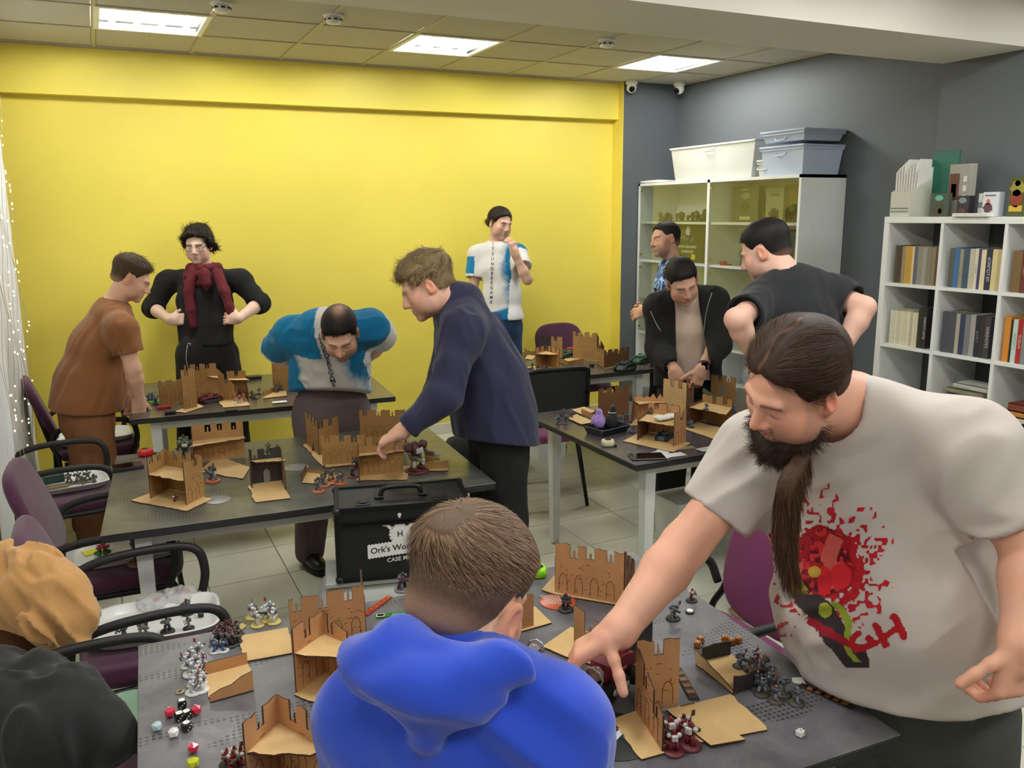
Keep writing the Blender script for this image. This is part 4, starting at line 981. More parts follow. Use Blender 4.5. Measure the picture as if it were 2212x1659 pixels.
def body_skin(p, org, J, skin, o, hh=.0042, hb=.011, arm=(.052, .043, .029), hands=(), neck_r=.057, fat=0., nose=1., hs=1.):
    """one continuous skin mesh: head, neck, torso core, arms and hands"""
    R = J['R']; c = np.array(J['head']); parts = []; cols = []
    sd = head_sd(c, R, hs, J['neck'], 0, fat, nose, neck_r); V, F = sd.mesh(hh); parts.append((V, F)); cols.append(head_cols(V, c, R, hs, skin, o))
    sb = SD(); 
    if 'chest' in J: sb.ecap(J['neck'], J['chest'], (.07, .06), (.11, .08), J['sL']-J['sR'], .04)
    for s_ in 'RL':
        if 's'+s_ in J and 'e'+s_ in J:
            sb.cone(J['neck'], J['s'+s_], .05, .05, .04); sb.cone(J['s'+s_], J['e'+s_], arm[0], arm[1]*.98, .02); m_ = lerp(J['e'+s_], J['w'+s_], .3); sb.cone(J['e'+s_], m_, arm[1], arm[1]*1.02, .02); sb.cone(m_, lerp(m_, J['w'+s_], .9), arm[1]*1.02, arm[1]*.102+arm[2]*.9, .02)
    if sb.ops: V, F = sb.mesh(hb); parts.append((V, F)); cols.append(np.tile(np.array(skin, F32), (len(V), 1)))
    for hd in hands:
        sh = SD(); w = hd['w']; sh.cone(lerp(hd['e'], w, .65), w, arm[1]*.51+arm[2]*.5, arm[2], .015); hand(sh, w, hd['f'], hd['n'], hd['side'], hd.get('curl', (.35, .45, .3)), hd.get('s', 1.), hd.get('thumb', (.7, .6, .25)), hd.get('tc', .3), hd.get('spread', .1), .006, arm[2])
        V, F = sh.mesh(hd.get('h', .0044)); parts.append((V, F)); cc_ = np.tile(np.array(skin, F32), (len(V), 1)); dd = ((V-w) @ unit(hd['f'])); cc_ *= 1-np.clip((dd-.08)/.12, 0, .5)[:, None]*np.array((.0, .3, .34), F32); cols.append(cc_)
    V, F = joinm(parts); return npmesh('body', V-org, F, m_skin, p, np.concatenate(cols))
def trousers(p, org, J, m, rp=(.17, .125), leg=(.095, .075, .06), waist=None, waistn=(0, 0, 1), h_=.013, fold=.006, seed=3, u=None):
    sd = SD(); u = u if u is not None else (J['hL']-J['hR']); sd.ecap(J['pelvis'], (J['hL']+J['hR'])/2, rp, (rp[0]*1.0, rp[1]), u, .05)
    for s_ in 'RL': sd.cone(J['h'+s_], J['k'+s_], leg[0], leg[1], .03); sd.cone(J['k'+s_], J['a'+s_], leg[1], leg[2], .03); 
    if waist is not None: sd.cut(waist, waistn)
    for s_ in 'RL': pass
    sd.disp(folds((7, 20, 20), fold, seed, (0, 0, 1)))
    V, F = sd.mesh(h_); return npmesh('trousers', V-org, F, m, p)
def shoe(p, org, a, d, m, ms, boot=False, L=.27):
    a = np.array(a); d = unit((d[0], d[1], 0)); R = frame_from(d, (0, 0, 1)); g = np.array((a[0], a[1], 0))
    sd = SD(); sd.ell(g+d*.075+np.array((0, 0, .045)), (.046, .125, .04), R, .02); sd.ell(g+d*-.02+np.array((0, 0, .06)), (.043, .06, .06), R, .03); sd.cone(g+np.array((0, 0, .06)), a+np.array((0, 0, .06 if not boot else .24)), .045, .05 if not boot else .062, .03)
    sd.cut(g+np.array((0, 0, .018)), (0, 0, -1)); V, F = sd.mesh(.009); o = npmesh('shoe', V-org, F, m, p)
    so_ = SD(); so_.ell(g+d*.055+np.array((0, 0, .012)), (.05, .15, .035), R, .01); so_.cut(g+np.array((0, 0, .03 if boot else .024)), (0, 0, 1)); so_.cut(g+np.array((0, 0, .001)), (0, 0, -1)); V, F = so_.mesh(.009); npmesh('shoe_sole', V-org, F, ms, p)
def legs_to(J, foot_c, stance, facing, knee=.05):
    """thighs and shins from the hips down to two feet standing at foot_c"""
    fx = unit((facing[0], facing[1], 0)); sx = np.array((fx[1], -fx[0], 0))   # person's right
    for s_, k in (('R', 1), ('L', -1)):
        J['a'+s_] = np.array((foot_c[0], foot_c[1], .075))+sx*k*stance/2; h_ = J['h'+s_]; J['k'+s_] = (h_+J['a'+s_])/2+fx*knee; J['k'+s_][2] = (h_[2]+.075)/2+.01
SK = S(224, 178, 152)
def finish_hair(p, org, parts, name='hair'):
    Vs = [a for a, b, c in parts]; V, F = joinm([(a, b) for a, b, c in parts]); return npmesh(name, V-org, F, m_hair, p, np.concatenate([c for a, b, c in parts]))
def simple_hair(p, org, J, hs, th, flow, length, col, n=3000, width=.0024, hh=.0055, lift=.3, jit=.25, seed=1, fade=None, curl=0., seg=4, extra=None, nape=-.055, front=.072, skin=None, side=0., sparse=None, hug=0.):
    c, R = np.array(J['head']), J['R']; sd, loc = hair_shell(c, R, hs, th, extra=extra, nape=nape, front=front, side=side); V, F = sd.mesh(hh)
    q = ((V-c) @ R)/hs; C_ = np.tile(np.array(col, F32)*.6, (len(V), 1)); rs = np.random.RandomState(seed); C_ *= (.8+.4*rs.rand(len(V)))[:, None]
    if fade is not None: f = fade(q)[:, None]; C_ = C_*(1-f)+np.array(skin, F32)*f
    parts = [(V, F, C_)]
    if n:
        mk = (lambda ctr: 1-.97*fade(((ctr-c) @ R)/hs)) if fade is not None else None
        if sparse is not None: mk = lambda ctr: sparse(((ctr-c) @ R)/hs)
        parts.append(strands(p, V, F, n, c, R, hs, flow, length, width, None, lift, seed, mk, jit, seg, col, curl, hug))
    return finish_hair(p, org, parts)
def fr(a, J):   # torso axes of a person: toward own left, up the spine, to the front
    s_ = unit(J['sL']-J['sR']); up = unit(J['neck']-J['pelvis']); up = unit(up-s_*(up@s_)); return np.stack((s_, up, np.cross(s_, up)), 1)
def project_text(parent, org, V, F, txt, size, P0, step, right, front, m, name='lettering', single=False):
    """letters printed on cloth: one under another from P0 along step"""
    bv = BVHTree.FromPolygons([tuple(map(float, v)) for v in V], [tuple(map(int, f)) for f in F]); b = MB()
    for i, ch in enumerate([txt] if single else txt):
        if ch == ' ': continue
        Vt, Ft = text_mesh(ch, size, bold=True); upv = -unit(step)
        o = np.array(P0)+(0 if single else i)*np.array(step); pts = []
        for q in Vt:
            w = o+right*q[0]+upv*q[1]+front*.3; hit = bv.ray_cast(Vector(w), Vector(-front), .8)
            pts.append(np.array(hit[0])+front*.0025-org if hit[0] is not None else o-org)
        b.add(pts, Ft, m)
    return b.build(name, m, parent)
# ------------------------------------------------------------------ 1 long-haired man in the grey printed T-shirt
J = {}; J['head'] = PD(1716, 830, 1.76); J['R'] = frame_from(cam_dir(-.8, .52, -.22), cam_dir(-.3, -.72, -.6)); HS = 1.06
J['neck'] = PD(1838, 878, 1.86); J['sR'] = PD(1640, 985, 2.03); J['sL'] = PD(2085, 975, 1.74)
J['eR'] = PD(1478, 1180, 1.99); J['wR'] = PD(1338, 1362, 1.86); J['eL'] = PD(2235, 1195, 1.68); J['wL'] = PD(2207, 1385, 1.6)
J['chest'] = PD(1870, 1080, 1.96); J['pelvis'] = PD(1985, 1450, 2.06)
u_ = unit(J['sL']-J['sR']); J['hR'] = J['pelvis']-u_*.1+np.array((0, 0, -.08)); J['hL'] = J['pelvis']+u_*.1+np.array((0, 0, -.08))
face_ = unit(np.cross(u_, (0, 0, 1))); 
legs_to(J, (J['pelvis'][0]+.12, J['pelvis'][1]+.03), .3, face_, .03)
org = np.array((J['pelvis'][0]+.1, J['pelvis'][1], 0)); p = person('large bearded long-haired man in a grey printed T-shirt reaching over the nearest table', org)
SK1 = S(230, 172, 146)
body_skin(p, org, J, SK1, dict(brow=(.05, .035, .025), stubble=.4, stubcol=(.09, .06, .05)), .0032, .009, (.063, .055, .037), [
    dict(w=J['wR'], e=J['eR'], f=cam_dir(-.85, .5, .12), n=cam_dir(.45, .86, .05), side=1, curl=((.8, .5, .25), (.7, .55, .3), (.65, .6, .3), (.6, .6, .3)), s=1.12, thumb=(.5, .1, .85), tc=.1, spread=.22, h=.003),
    dict(w=J['wL'], e=J['eL'], f=cam_dir(-.2, .95, .1), n=cam_dir(-.5, .1, .85), side=-1, curl=(.9, .8, .5), s=1.1, h=.0035)], neck_r=.068, fat=.012, hs=HS)
sh = SD(); ub = u_
chain(sh, [PD(1862, 1000, 1.9), PD(1880, 1090, 1.96), PD(1925, 1290, 1.965), PD(1955, 1475, 2.02), PD(1965, 1570, 2.05)], [(.17, .12), (.235, .165), (.262, .205), (.255, .205), (.25, .2)], ub, .06)
sh.cone(J['neck']+np.array((0, 0, -.02)), J['sR'], .085, .088, .06); sh.cone(J['neck']+np.array((0, 0, -.02)), J['sL'], .085, .09, .06); sh.ell(PD(1990, 950, 1.95), (.16, .13, .1), None, .08)
sleeve(sh, J['sR'], PD(1545, 1112, 2.03), .1, .09, .05, .078); sleeve(sh, J['sL'], PD(2185, 1135, 1.71), .1, .086, .05, .076)
nk = unit(J['R'] @ np.array((0, -.15, 1.))); sh.disp(folds((4.5, 6, 6), .008, 13), .008); sh.disp(folds((3.2, 15, 15), .021, 11, PD(1700, 1300, 1.9)-PD(2100, 1050, 1.8)), .012)
sh.cone(J['neck']+np.array((-.05, 0, -.0)), J['head'], .078, .085, .012, 's')
sh.cut(PD(1900, 1532, 1.85), unit(cam_dir(.12, 1, .15)+np.array((0, 0, -.6))), .012)
m_gtee = mat('grey_tee_cotton', S(200, 190, 184), .85, bump=.1, bscale=600, sheen=.15)
shirt, SV, SF = garment('tshirt', sh, .0068, p, org, m_gtee)
# the print, lying on the cloth
bv = BVHTree.FromPolygons([tuple(map(float, v)) for v in SV], [tuple(map(int, f)) for f in SF])
rs = np.random.RandomState(4)
GN = 2.2; us = np.arange(1660, 1960, GN); vs_ = np.arange(1030, 1452, GN); UU, VV = np.meshgrid(us, vs_, indexing='ij')
hits = np.full(UU.shape+(3,), np.nan)
fdir = unit(np.cross(PD(1880, 1090, 1.96)-PD(1925, 1290, 1.965), u_)); 
if fdir @ _f > 0: fdir = -fdir
for i in range(len(us)):
    for j in range(len(vs_)):
        d = _ray(us[i], vs_[j]); hh_ = bv.ray_cast(Vector(CPOS), Vector(unit(d)), 4.)
        if hh_[0] is not None: hits[i, j] = np.array(hh_[0])+np.array(hh_[1])*.0012
X_, Y_ = UU, VV
nz = vnoise(np.stack((X_*.03, Y_*.03, X_*0), -1).astype(F32), 3); nz2 = vnoise(np.stack((X_*.11, Y_*.11, X_*0+4), -1).astype(F32), 5); nz3 = vnoise(np.stack((X_*.05+Y_*.02, Y_*.012, X_*0+9), -1).astype(F32), 8)
COLP = np.zeros(UU.shape+(3,)); MK = np.zeros(UU.shape, bool)
def paint(m, c):
    MK[m] = True; COLP[m] = c
an = np.arctan2(Y_-1230, X_-1790); rr_ = np.hypot((X_-1790)/1.0, (Y_-1230)/1.12)
spk = 70+34*np.abs(vnoise(np.stack((an*3.1, an*0, an*0), -1).astype(F32), 17))+30*np.abs(vnoise(np.stack((an*9, an*0+2, an*0), -1).astype(F32), 18))**2
paint((rr_ < spk*1.18) & (nz2 > -.35+.5*(rr_ > 78)), S(176, 28, 40))
paint((rr_ < spk*1.55) & (rr_ > 60) & (nz2*nz3 > .12), S(186, 34, 46))
core = np.hypot((X_-1778)/66., (Y_-1215)/82.)+.12*nz
paint(core < 1, S(160, 22, 34)); paint((core < .97) & (nz > .22), S(96, 16, 24)); paint((core < .92) & (nz2 > .3), S(206, 50, 58)); paint((core < .9) & (np.abs(nz2) < .07), S(60, 12, 18)); paint((core < .8) & (nz3 > .35), S(204, 92, 84))
paint(np.hypot((X_-1816)/24., (Y_-1245)/28.) < 1, S(214, 40, 48)); paint(np.hypot((X_-1782)/16., (Y_-1255)/32.) < 1, S(206, 36, 46)); paint(np.hypot((X_-1760)/14., (Y_-1235)/12.) < 1, S(196, 160, 60))
vine = np.hypot((X_-(1705+(Y_-1240)*.55))/22., (Y_-1275)/55.)+.35*nz2; paint(vine < 1, S(150, 140, 50)); paint((vine < .95) & (nz2 > .15), S(92, 84, 30))
paint((np.abs(X_-(1745+(Y_-1290)*.72)) < 34+10*nz) & (Y_ > 1285) & (Y_ < 1442) & (X_ < 1878), S(54, 44, 48))
paint((np.abs(X_-(1800+(Y_-1300)*.45+14*np.sin((Y_-1300)/22.))) < 8+3*nz) & (Y_ > 1300) & (Y_ < 1430), S(146, 162, 50)); paint(np.hypot((X_-1783)/15., (Y_-1318)/16.) < 1, S(170, 180, 56))
def seg_m(x0, y0, x1, y1, w): 
    dx, dy = x1-x0, y1-y0; t = np.clip(((X_-x0)*dx+(Y_-y0)*dy)/(dx*dx+dy*dy), 0, 1); return np.hypot(X_-x0-t*dx, Y_-y0-t*dy) < w+1.6*nz2
red = S(178, 26, 34)
for sg_ in ((1753, 1344, 1800, 1372, 9), (1800, 1372, 1838, 1392, 8), (1795, 1362, 1806, 1376, 7)): paint(seg_m(*sg_), S(150, 24, 40))
G_ = [(1853, 1368), (1842, 1378), (1841, 1392), (1852, 1400), (1872, 1397), (1892, 1388)]
for a_, b_ in zip(G_[:-1], G_[1:]): paint(seg_m(*a_, *b_, 8.5), red)
paint(seg_m(1892, 1388, 1876, 1378, 7), red)
for sg_ in ((1892, 1351, 1914, 1392, 9), (1934, 1334, 1953, 1374, 9), (1908, 1378, 1940, 1354, 8.5), (1934, 1334, 1930, 1332, 9)): paint(seg_m(*sg_), red)
ok = MK & ~np.isnan(hits[..., 0]); cm = ok[:-1, :-1] & ok[1:, :-1] & ok[:-1, 1:] & ok[1:, 1:]
sp = np.nanmax(np.abs(hits[1:, :-1]-hits[:-1, :-1]), -1)[:, :] if False else None
dmax = np.linalg.norm(np.nan_to_num(hits[1:, 1:]-hits[:-1, :-1], nan=9), axis=-1); cm &= dmax < .03
ii, jj = np.nonzero(cm); nj = UU.shape[1]; idq = lambda i, j: i*nj+j
Fq = np.stack((idq(ii, jj), idq(ii, jj+1), idq(ii+1, jj+1), idq(ii+1, jj)), 1); usedv, inv = np.unique(Fq, return_inverse=True)
npmesh('shirt_print', hits.reshape(-1, 3)[usedv]-org, inv.reshape(-1, 4), m_cloth_v, p, COLP.reshape(-1, 3)[usedv], True)
m_gpant = mat('dark_grey_canvas', S(74, 76, 74), .85, bump=.15, bscale=300, var=.12, vscale=9)
trousers(p, org, J, m_gpant, (.2, .165), (.125, .1, .08), PD(1990, 1330, 2.05), (0, 0, 1), .012, .008, 5, u_)
m_shk = mat('black_leather', S(20, 20, 22), .35); m_sol = mat('black_rubber', S(16, 16, 16), .6); m_soltan = mat('tan_rubber', S(150, 128, 100), .6)
for s_ in 'RL': shoe(p, org, J['a'+s_], face_, m_shk, m_sol)
c, R = np.array(J['head']), J['R']; HC = np.array(S(74, 54, 42))
def th1(q): return .010+.003*np.clip(q[..., 2]*8, 0, 1)-.006*np.exp(-(q[..., 0]/.006)**2)*(q[..., 1] > -.03)
sdh, loc = hair_shell(c, R, HS, th1, nape=-.06, front=.062, extra=lambda sd, L: sd.ell(L(0, -.095, -.01), np.array((.04, .025, .05))*HS, R, .03))
V, F = sdh.mesh(.004); q = ((V-c) @ R)/HS
prt = np.exp(-((q[:, 0]-.006-.003*np.sin(q[:, 1]*90))/.0026)**2)*(q[:, 1] > -.045)*(q[:, 2] > .04); C_ = HC*.55*(.75+.5*np.random.RandomState(2).rand(len(V)))[:, None]; prt = prt*(.35+.65*np.clip(vnoise((V*70).astype(F32), 9)+.4, 0, 1)); C_ = C_*(1-prt[:, None]*.55)+np.array(SK1)*prt[:, None]*.3
parts = [(V, F, C_)]
def flow1(q): 
    f = np.zeros_like(q); f[:, 1] = -1; f[:, 0] = np.sign(q[:, 0]-.006)*np.clip(.9-12*np.abs(q[:, 0]-.006), 0, .9); w = np.clip((-q[:, 1]-.03)/.05, 0, 1); f[:, 1] = -1+.85*w; f[:, 2] = -.12-1.1*w; return f
parts.append(strands(p, V, F, 9000, c, R, HS, flow1, lambda q: .055-.03*np.clip((-q[:, 1]-.03)/.05, 0, 1), .0015, None, .03, 3, lambda ct: 1-.75*np.exp(-(((((ct-c) @ R)/HS)[:, 0]-.006)/.005)**2)*((((ct-c) @ R)/HS)[:, 1] > -.04), .05, 5, HC, 0., .97))
finish_hair(p, org, parts)
# ponytail in front
tail = smooth_path([PD(1735, 985, 1.76), PD(1705, 1040, 1.73), PD(1697, 1110, 1.75), PD(1700, 1180, 1.765), PD(1713, 1243, 1.79)], 5); tr = [.03, .032, .033, .03, .028, .016]
ts_ = SD(); n_ = len(tail); ts_.path(tail, [.013+.006*math.sin(math.pi*min(1, i/(n_-1)*1.15)) if i < n_-1 else .012 for i in range(n_)], .01); ts_.disp(folds((8, 120, 120), .006, 4, (0, 0, 1)))
V, F = ts_.mesh(.005); HC2 = np.array(S(86, 60, 42)); C_ = HC2*.7*(.7+.6*np.random.RandomState(3).rand(len(V)))[:, None]; parts = [(V, F, C_)]
P_, N_ = sample_surf(V, F, 3500, 6); rs = np.random.RandomState(7); d = np.array(tail[-1])-np.array(tail[4]); Vr, Fr = ribbons(P_, np.tile(unit(d), (3500, 1))+N_*.1+rs.normal(size=(3500, 3))*.06, .035+.03*rs.rand(3500), .0012, 4); parts.append((Vr, Fr, np.repeat(HC2[None]*(.6+.8*rs.rand(3500))[:, None], 10, 0)))
finish_hair(p, org, parts, 'ponytail')
# beard
bd = SD(); Lh = lambda *a: c+R @ (np.array(a)*HS)
for sx in (-1, 1): bd.path([Lh(sx*.068, .012, -.03), Lh(sx*.067, .02, -.06), Lh(sx*.056, .042, -.09), Lh(sx*.03, .064, -.11), Lh(0, .074, -.12)], [.005, .012, .02, .025, .028], .012)
bd.cone(Lh(0, .07, -.118), Lh(0, .062, -.15), .034, .02, .02); bd.cone(Lh(-.022, .086, -.05), Lh(.022, .086, -.05), .003, .003, .005)
bd.disp(folds((60, 60, 60), .006, 8)); V, F = bd.mesh(.0042); BC = np.array(S(66, 48, 40)); C_ = BC*.6*(.7+.6*np.random.RandomState(3).rand(len(V)))[:, None]; parts = [(V, F, C_)]
P_, N_ = sample_surf(V, F, 7000, 9); rs = np.random.RandomState(10); dn = R @ np.array((0, .25, -1.)); Vr, Fr = ribbons(P_-N_*.002, N_*.45+dn*.8+rs.normal(size=(7000, 3))*.45, .014+.022*rs.rand(7000), .0011, 4, lambda P, dd, t: dd+.5*np.stack([vnoise(P*60, 5+i) for i in range(3)], 1), 3)
parts.append((Vr, Fr, np.repeat(BC[None]*(.5+.9*rs.rand(7000))[:, None], 10, 0))); finish_hair(p, org, parts, 'beard')

# ------------------------------------------------------------------ 2 seated man in the blue hoodie
J = {}; HS = 1.03; J['head'] = PD(1012, 1296, 1.26); J['R'] = frame_from(cam_dir(.47, .25, .85), cam_dir(.31, -.945, .1)); SK2 = S(222, 176, 148)
J['neck'] = PD(985, 1450, 1.2); J['sR'] = PD(1190, 1575, 1.2); J['sL'] = PD(808, 1545, 1.22); J['pelvis'] = PD(1000, 1659, 1.2)+np.array((-.03, -.06, -.55)); J['chest'] = J['neck']+np.array((0, 0, -.15))
org = np.array((J['pelvis'][0], J['pelvis'][1], 0)); p = person('man in a bright blue hoodie sitting with his back to the camera', org)
u_ = unit(J['sR']-J['sL']); fw = unit(np.cross((0, 0, 1), u_)); 
J['eR'] = J['sR']+u_*.06+fw*.12+np.array((0, 0, -.25)); J['eL'] = J['sL']-u_*.05+fw*.14+np.array((0, 0, -.25)); J['wR'] = J['eR']+fw*.2-u_*.05+np.array((0, 0, -.02)); J['wL'] = J['eL']+fw*.2+u_*.05+np.array((0, 0, -.02))
body_skin(p, org, J, SK2, dict(brow=(.1, .07, .05), stubble=.45, stubcol=(.1, .07, .05)), .0034, .011, (.05, .043, .03), [dict(w=J['wR'], e=J['eR'], f=fw, n=(0, 0, -1), side=1), dict(w=J['wL'], e=J['eL'], f=fw, n=(0, 0, -1), side=-1)], neck_r=.06, hs=HS)
m_hood = mat('blue_fleece', S(28, 70, 196), .9, bump=.12, bscale=700, sheen=.35, var=.04, vscale=10)
sh = SD(); nb = J['neck']; mid = (J['sR']+J['sL'])/2
chain(sh, [mid+np.array((0, 0, .0)), mid+np.array((0, 0, -.2))-fw*.02, J['pelvis']+np.array((0, 0, .1))], [(.15, .1), (.19, .13), (.2, .15)], u_, .06)
sh.cone(nb+np.array((0, 0, -.03)), J['sR'], .075, .072, .07); sh.cone(nb+np.array((0, 0, -.03)), J['sL'], .075, .072, .07)
for s_ in 'RL': sh.cone(J['s'+s_], J['e'+s_], .074, .068, .05); sh.cone(J['e'+s_], J['w'+s_], .07, .048, .04)
# hood: collar roll round the neck and the sack lying on the back
ring = [PD(1140, 1462, 1.18), PD(1080, 1440, 1.14), PD(985, 1425, 1.1), PD(895, 1392, 1.13), PD(845, 1375, 1.22), PD(900, 1385, 1.34)]
sh.path(smooth_path(ring, 3), [.02]*16, .02)
Rh = frame_from(_f, (0, 0, 1)); sh.ell(PD(985, 1470, 1.085), (.1, .04, .04), Rh @ roty(-.2), .012); sh.ecap(PD(945, 1490, 1.085), PD(932, 1580, 1.1), (.1, .045), (.025, .025), _r2, .008); sh.ell(PD(830, 1425, 1.13), (.055, .06, .05), Rh @ roty(.4), .015)
sh.disp(folds((4, 15, 15), .022, 21, cam_dir(.8, .55, .0)), .016); sh.disp(folds((2.5, 9, 9), .012, 29, cam_dir(.3, -.9, .0)), .01)
sh.cone(J['neck']+np.array((.01, .03, .0)), J['head'], .068, .075, .012, 's')
garment('hoodie', sh, .0068, p, org, m_hood)
HC = np.array(S(132, 104, 82))
def fade2(q): 
    z = q[..., 2]-.25*np.clip(-q[..., 1]-.06, 0, .05); return np.clip((.0-z)/.075, 0, .85)
c, R = np.array(J['head']), J['R']
sdh, loc = hair_shell(c, R, HS, lambda q: .003+.017*np.clip((q[..., 2]-.03)/.06, 0, 1), nape=-.075, front=.07); V, F = sdh.mesh(.004); q = ((V-c) @ R)/HS
f = fade2(q)[:, None]; C_ = HC*.5*(.8+.4*np.random.RandomState(1).rand(len(V)))[:, None]; C_ = C_*(1-f)+np.array(SK2)*f*.85; parts = [(V, F, C_)]
whorl = np.array((-.012, -.075, .105))
def flow2(q):
    d = q-whorl; f = d.copy(); f /= np.linalg.norm(f, axis=1)[:, None]+1e-6; t = np.cross(np.tile(unit(whorl-np.array((0, -.02, .04))), (len(q), 1)), f); return f+.55*t
mk = lambda ct: (1-fade2(((ct-c) @ R)/HS)*1.1).clip(.02, 1)*(np.linalg.norm(((ct-c) @ R)/HS-whorl, axis=1) > .004)
parts.append(strands(p, V, F, 14000, c, R, HS, flow2, lambda q: .006+.03*np.clip((q[:, 2]-.02)/.07, 0, 1), .0014, None, .2, 3, mk, .16, 5, HC, 0., .8))
parts.append(strands(p, V, F, 6000, c, R, HS, lambda q: np.tile((0, -.2, -1.), (len(q), 1)), .006, .0008, None, .35, 4, lambda ct: np.clip((.06-(((ct-c) @ R)/HS)[:, 2])/.05, 0, 1)*(1-.8*fade2(((ct-c) @ R)/HS)), .2, 2, HC*.8))
finish_hair(p, org, parts)
m_jean = mat('blue_denim', S(44, 70, 112), .85, bump=.15, bscale=300, var=.12, vscale=12)
m_bpant = mat('black_cotton', S(20, 20, 23), .9, bump=.12, bscale=300); m_tp = mat('taupe_trousers', S(98, 84, 84), .9, bump=.12, bscale=300, var=.05, vscale=8)
m_brn = mat('brown_tshirt', S(136, 86, 46), .9, bump=.1, bscale=500, sheen=.15); m_brnp = mat('brown_trousers', S(136, 90, 56), .9, bump=.1, bscale=400)
m_navy = mat('navy_shirt', S(32, 34, 66), .85, bump=.14, bscale=420, sheen=.15, var=.1, vscale=30); m_bswe = mat('black_knit', S(22, 22, 24), .95, bump=.35, bscale=260)
m_scarf = mat('red_scarf', S(96, 22, 34), .9, bump=.35, bscale=160, var=.25, vscale=45); m_jack = mat('black_fleece_jacket', S(17, 17, 18), .92, bump=.25, bscale=260); m_bei = mat('beige_tshirt', S(206, 184, 164), .88, bump=.1, bscale=420, var=.03, vscale=8)
m_btee = mat('black_tshirt', S(20, 23, 29), .85, bump=.12, bscale=420, sheen=.1); m_zip = mat('zip_metal', S(190, 190, 190), .35, metal=.8); m_ink = mat('dark_print_ink', S(40, 52, 70), .7)
def std_body(J, face, pel, hipw=.085):
    """fills hips from the pelvis; face = horizontal facing"""
    J['pelvis'] = np.array(pel); f = unit((face[0], face[1], 0)); rt = np.array((f[1], -f[0], 0)); J['hR'] = J['pelvis']+rt*hipw+np.array((0, 0, -.06)); J['hL'] = J['pelvis']-rt*hipw+np.array((0, 0, -.06)); return f, rt
def tee(p, org, J, m, rad, pts, sl, sr, h_=.0065, fold=.012, seed=1, hem=None, hemn=(0, 0, -1), neckr=.066, colfn=None, fs=(4.5, 20, 20), fdir=None, yoke=.075, inner=True, name='tshirt', late=None, k=.05):
    sd = SD(); u = J['sL']-J['sR']; chain(sd, pts, rad, u, .05)
    for s_ in 'RL':
        sd.cone(J['neck']+np.array((0, 0, -.03)), J['s'+s_], yoke*.95, yoke, .05); e = sl[s_]
        if e is None: continue
        if isinstance(e, (int, float)): sleeve(sd, J['s'+s_], lerp(J['s'+s_], J['e'+s_], e), sr[0], sr[1], .04, (sr[1]-.009) if inner else None)
        else: sd.cone(J['s'+s_], J['e'+s_], sr[0], sr[1], .04); sleeve(sd, J['e'+s_], lerp(J['e'+s_], J['w'+s_], e[0]), sr[1], sr[2], .03, (sr[2]-.008) if inner else None)
    sd.disp(folds(fs, fold, seed, fdir if fdir is not None else (.3, .2, 1)), fold*.8)
    if neckr: sd.cone(J['neck']+np.array((0, 0, .0)), J['head'], neckr, neckr*1.15, .01, 's')
    if hem is not None: sd.cut(hem, hemn, .006)
    if late: late(sd)
    return garment(name, sd, h_, p, org, m, colfn)
# ------------------------------------------------------------------ 3 man in brown
J = {}; HS = 1.; J['head'] = PD(284, 604, 4.83); J['R'] = frame_from(cam_dir(.82, .36, .35), cam_dir(.36, -.93, .0)); J['neck'] = PD(243, 660, 4.82)
J['sR'] = PD(262, 712, 4.66); J['sL'] = PD(252, 700, 5.0); J['eR'] = PD(287, 795, 4.7); J['wR'] = PD(300, 862, 4.82); J['eL'] = PD(285, 800, 5.02); J['wL'] = PD(277, 852, 5.0); J['chest'] = PD(230, 740, 4.83)
f, rt = std_body(J, (1, .12), PD(186, 885, 4.8)); legs_to(J, (J['pelvis'][0]-.02, J['pelvis'][1]-.02), .26, f, .02)
org = np.array((J['pelvis'][0], J['pelvis'][1], 0)); p = person('man in a brown T-shirt and brown trousers leaning over the far left table', org)
body_skin(p, org, J, SK, dict(stubble=.15), .0052, .011, (.05, .044, .03), [dict(w=J['wR'], e=J['eR'], f=cam_dir(-.1, .9, .2), n=cam_dir(-.6, .2, .7), side=1, curl=(.7, .7, .4)), dict(w=J['wL'], e=J['eL'], f=cam_dir(.1, .95, .1), n=cam_dir(.2, .2, -.9), side=-1, curl=(.8, .8, .4))], hs=HS)
tee(p, org, J, m_brn, [(.17, .12), (.2, .15), (.215, .18), (.21, .18), (.21, .18)], [PD(240, 690, 4.83), PD(215, 750, 4.83), PD(195, 830, 4.82), PD(188, 880, 4.8), PD(186, 930, 4.8)], {'R': .62, 'L': .62}, (.088, .078), .008, .013, 31, PD(185, 882, 4.8), (-.1, 0, -1), .062, fdir=(.6, 0, 1))
trousers(p, org, J, m_brnp, (.17, .145), (.12, .115, .11), PD(186, 840, 4.8), (0, 0, 1), .013, .012, 6)
for s_ in 'RL': shoe(p, org, J['a'+s_], f, m_shk, m_sol)
def top_th(a, b, z0=.03, z1=.09): return lambda q: a+(b-a)*np.clip((q[..., 2]-z0)/(z1-z0), 0, 1)
simple_hair(p, org, J, HS, top_th(.004, .022), lambda q: np.tile((0., 1., .25), (len(q), 1)), lambda q: .008+.035*np.clip((q[:, 2]-.03)/.06, 0, 1), S(86, 66, 44), 4500, .0022, .0052, .5, .4, 3, fade=lambda q: np.clip((.0-q[..., 2])/.1, 0, .4), skin=SK, nape=-.06)
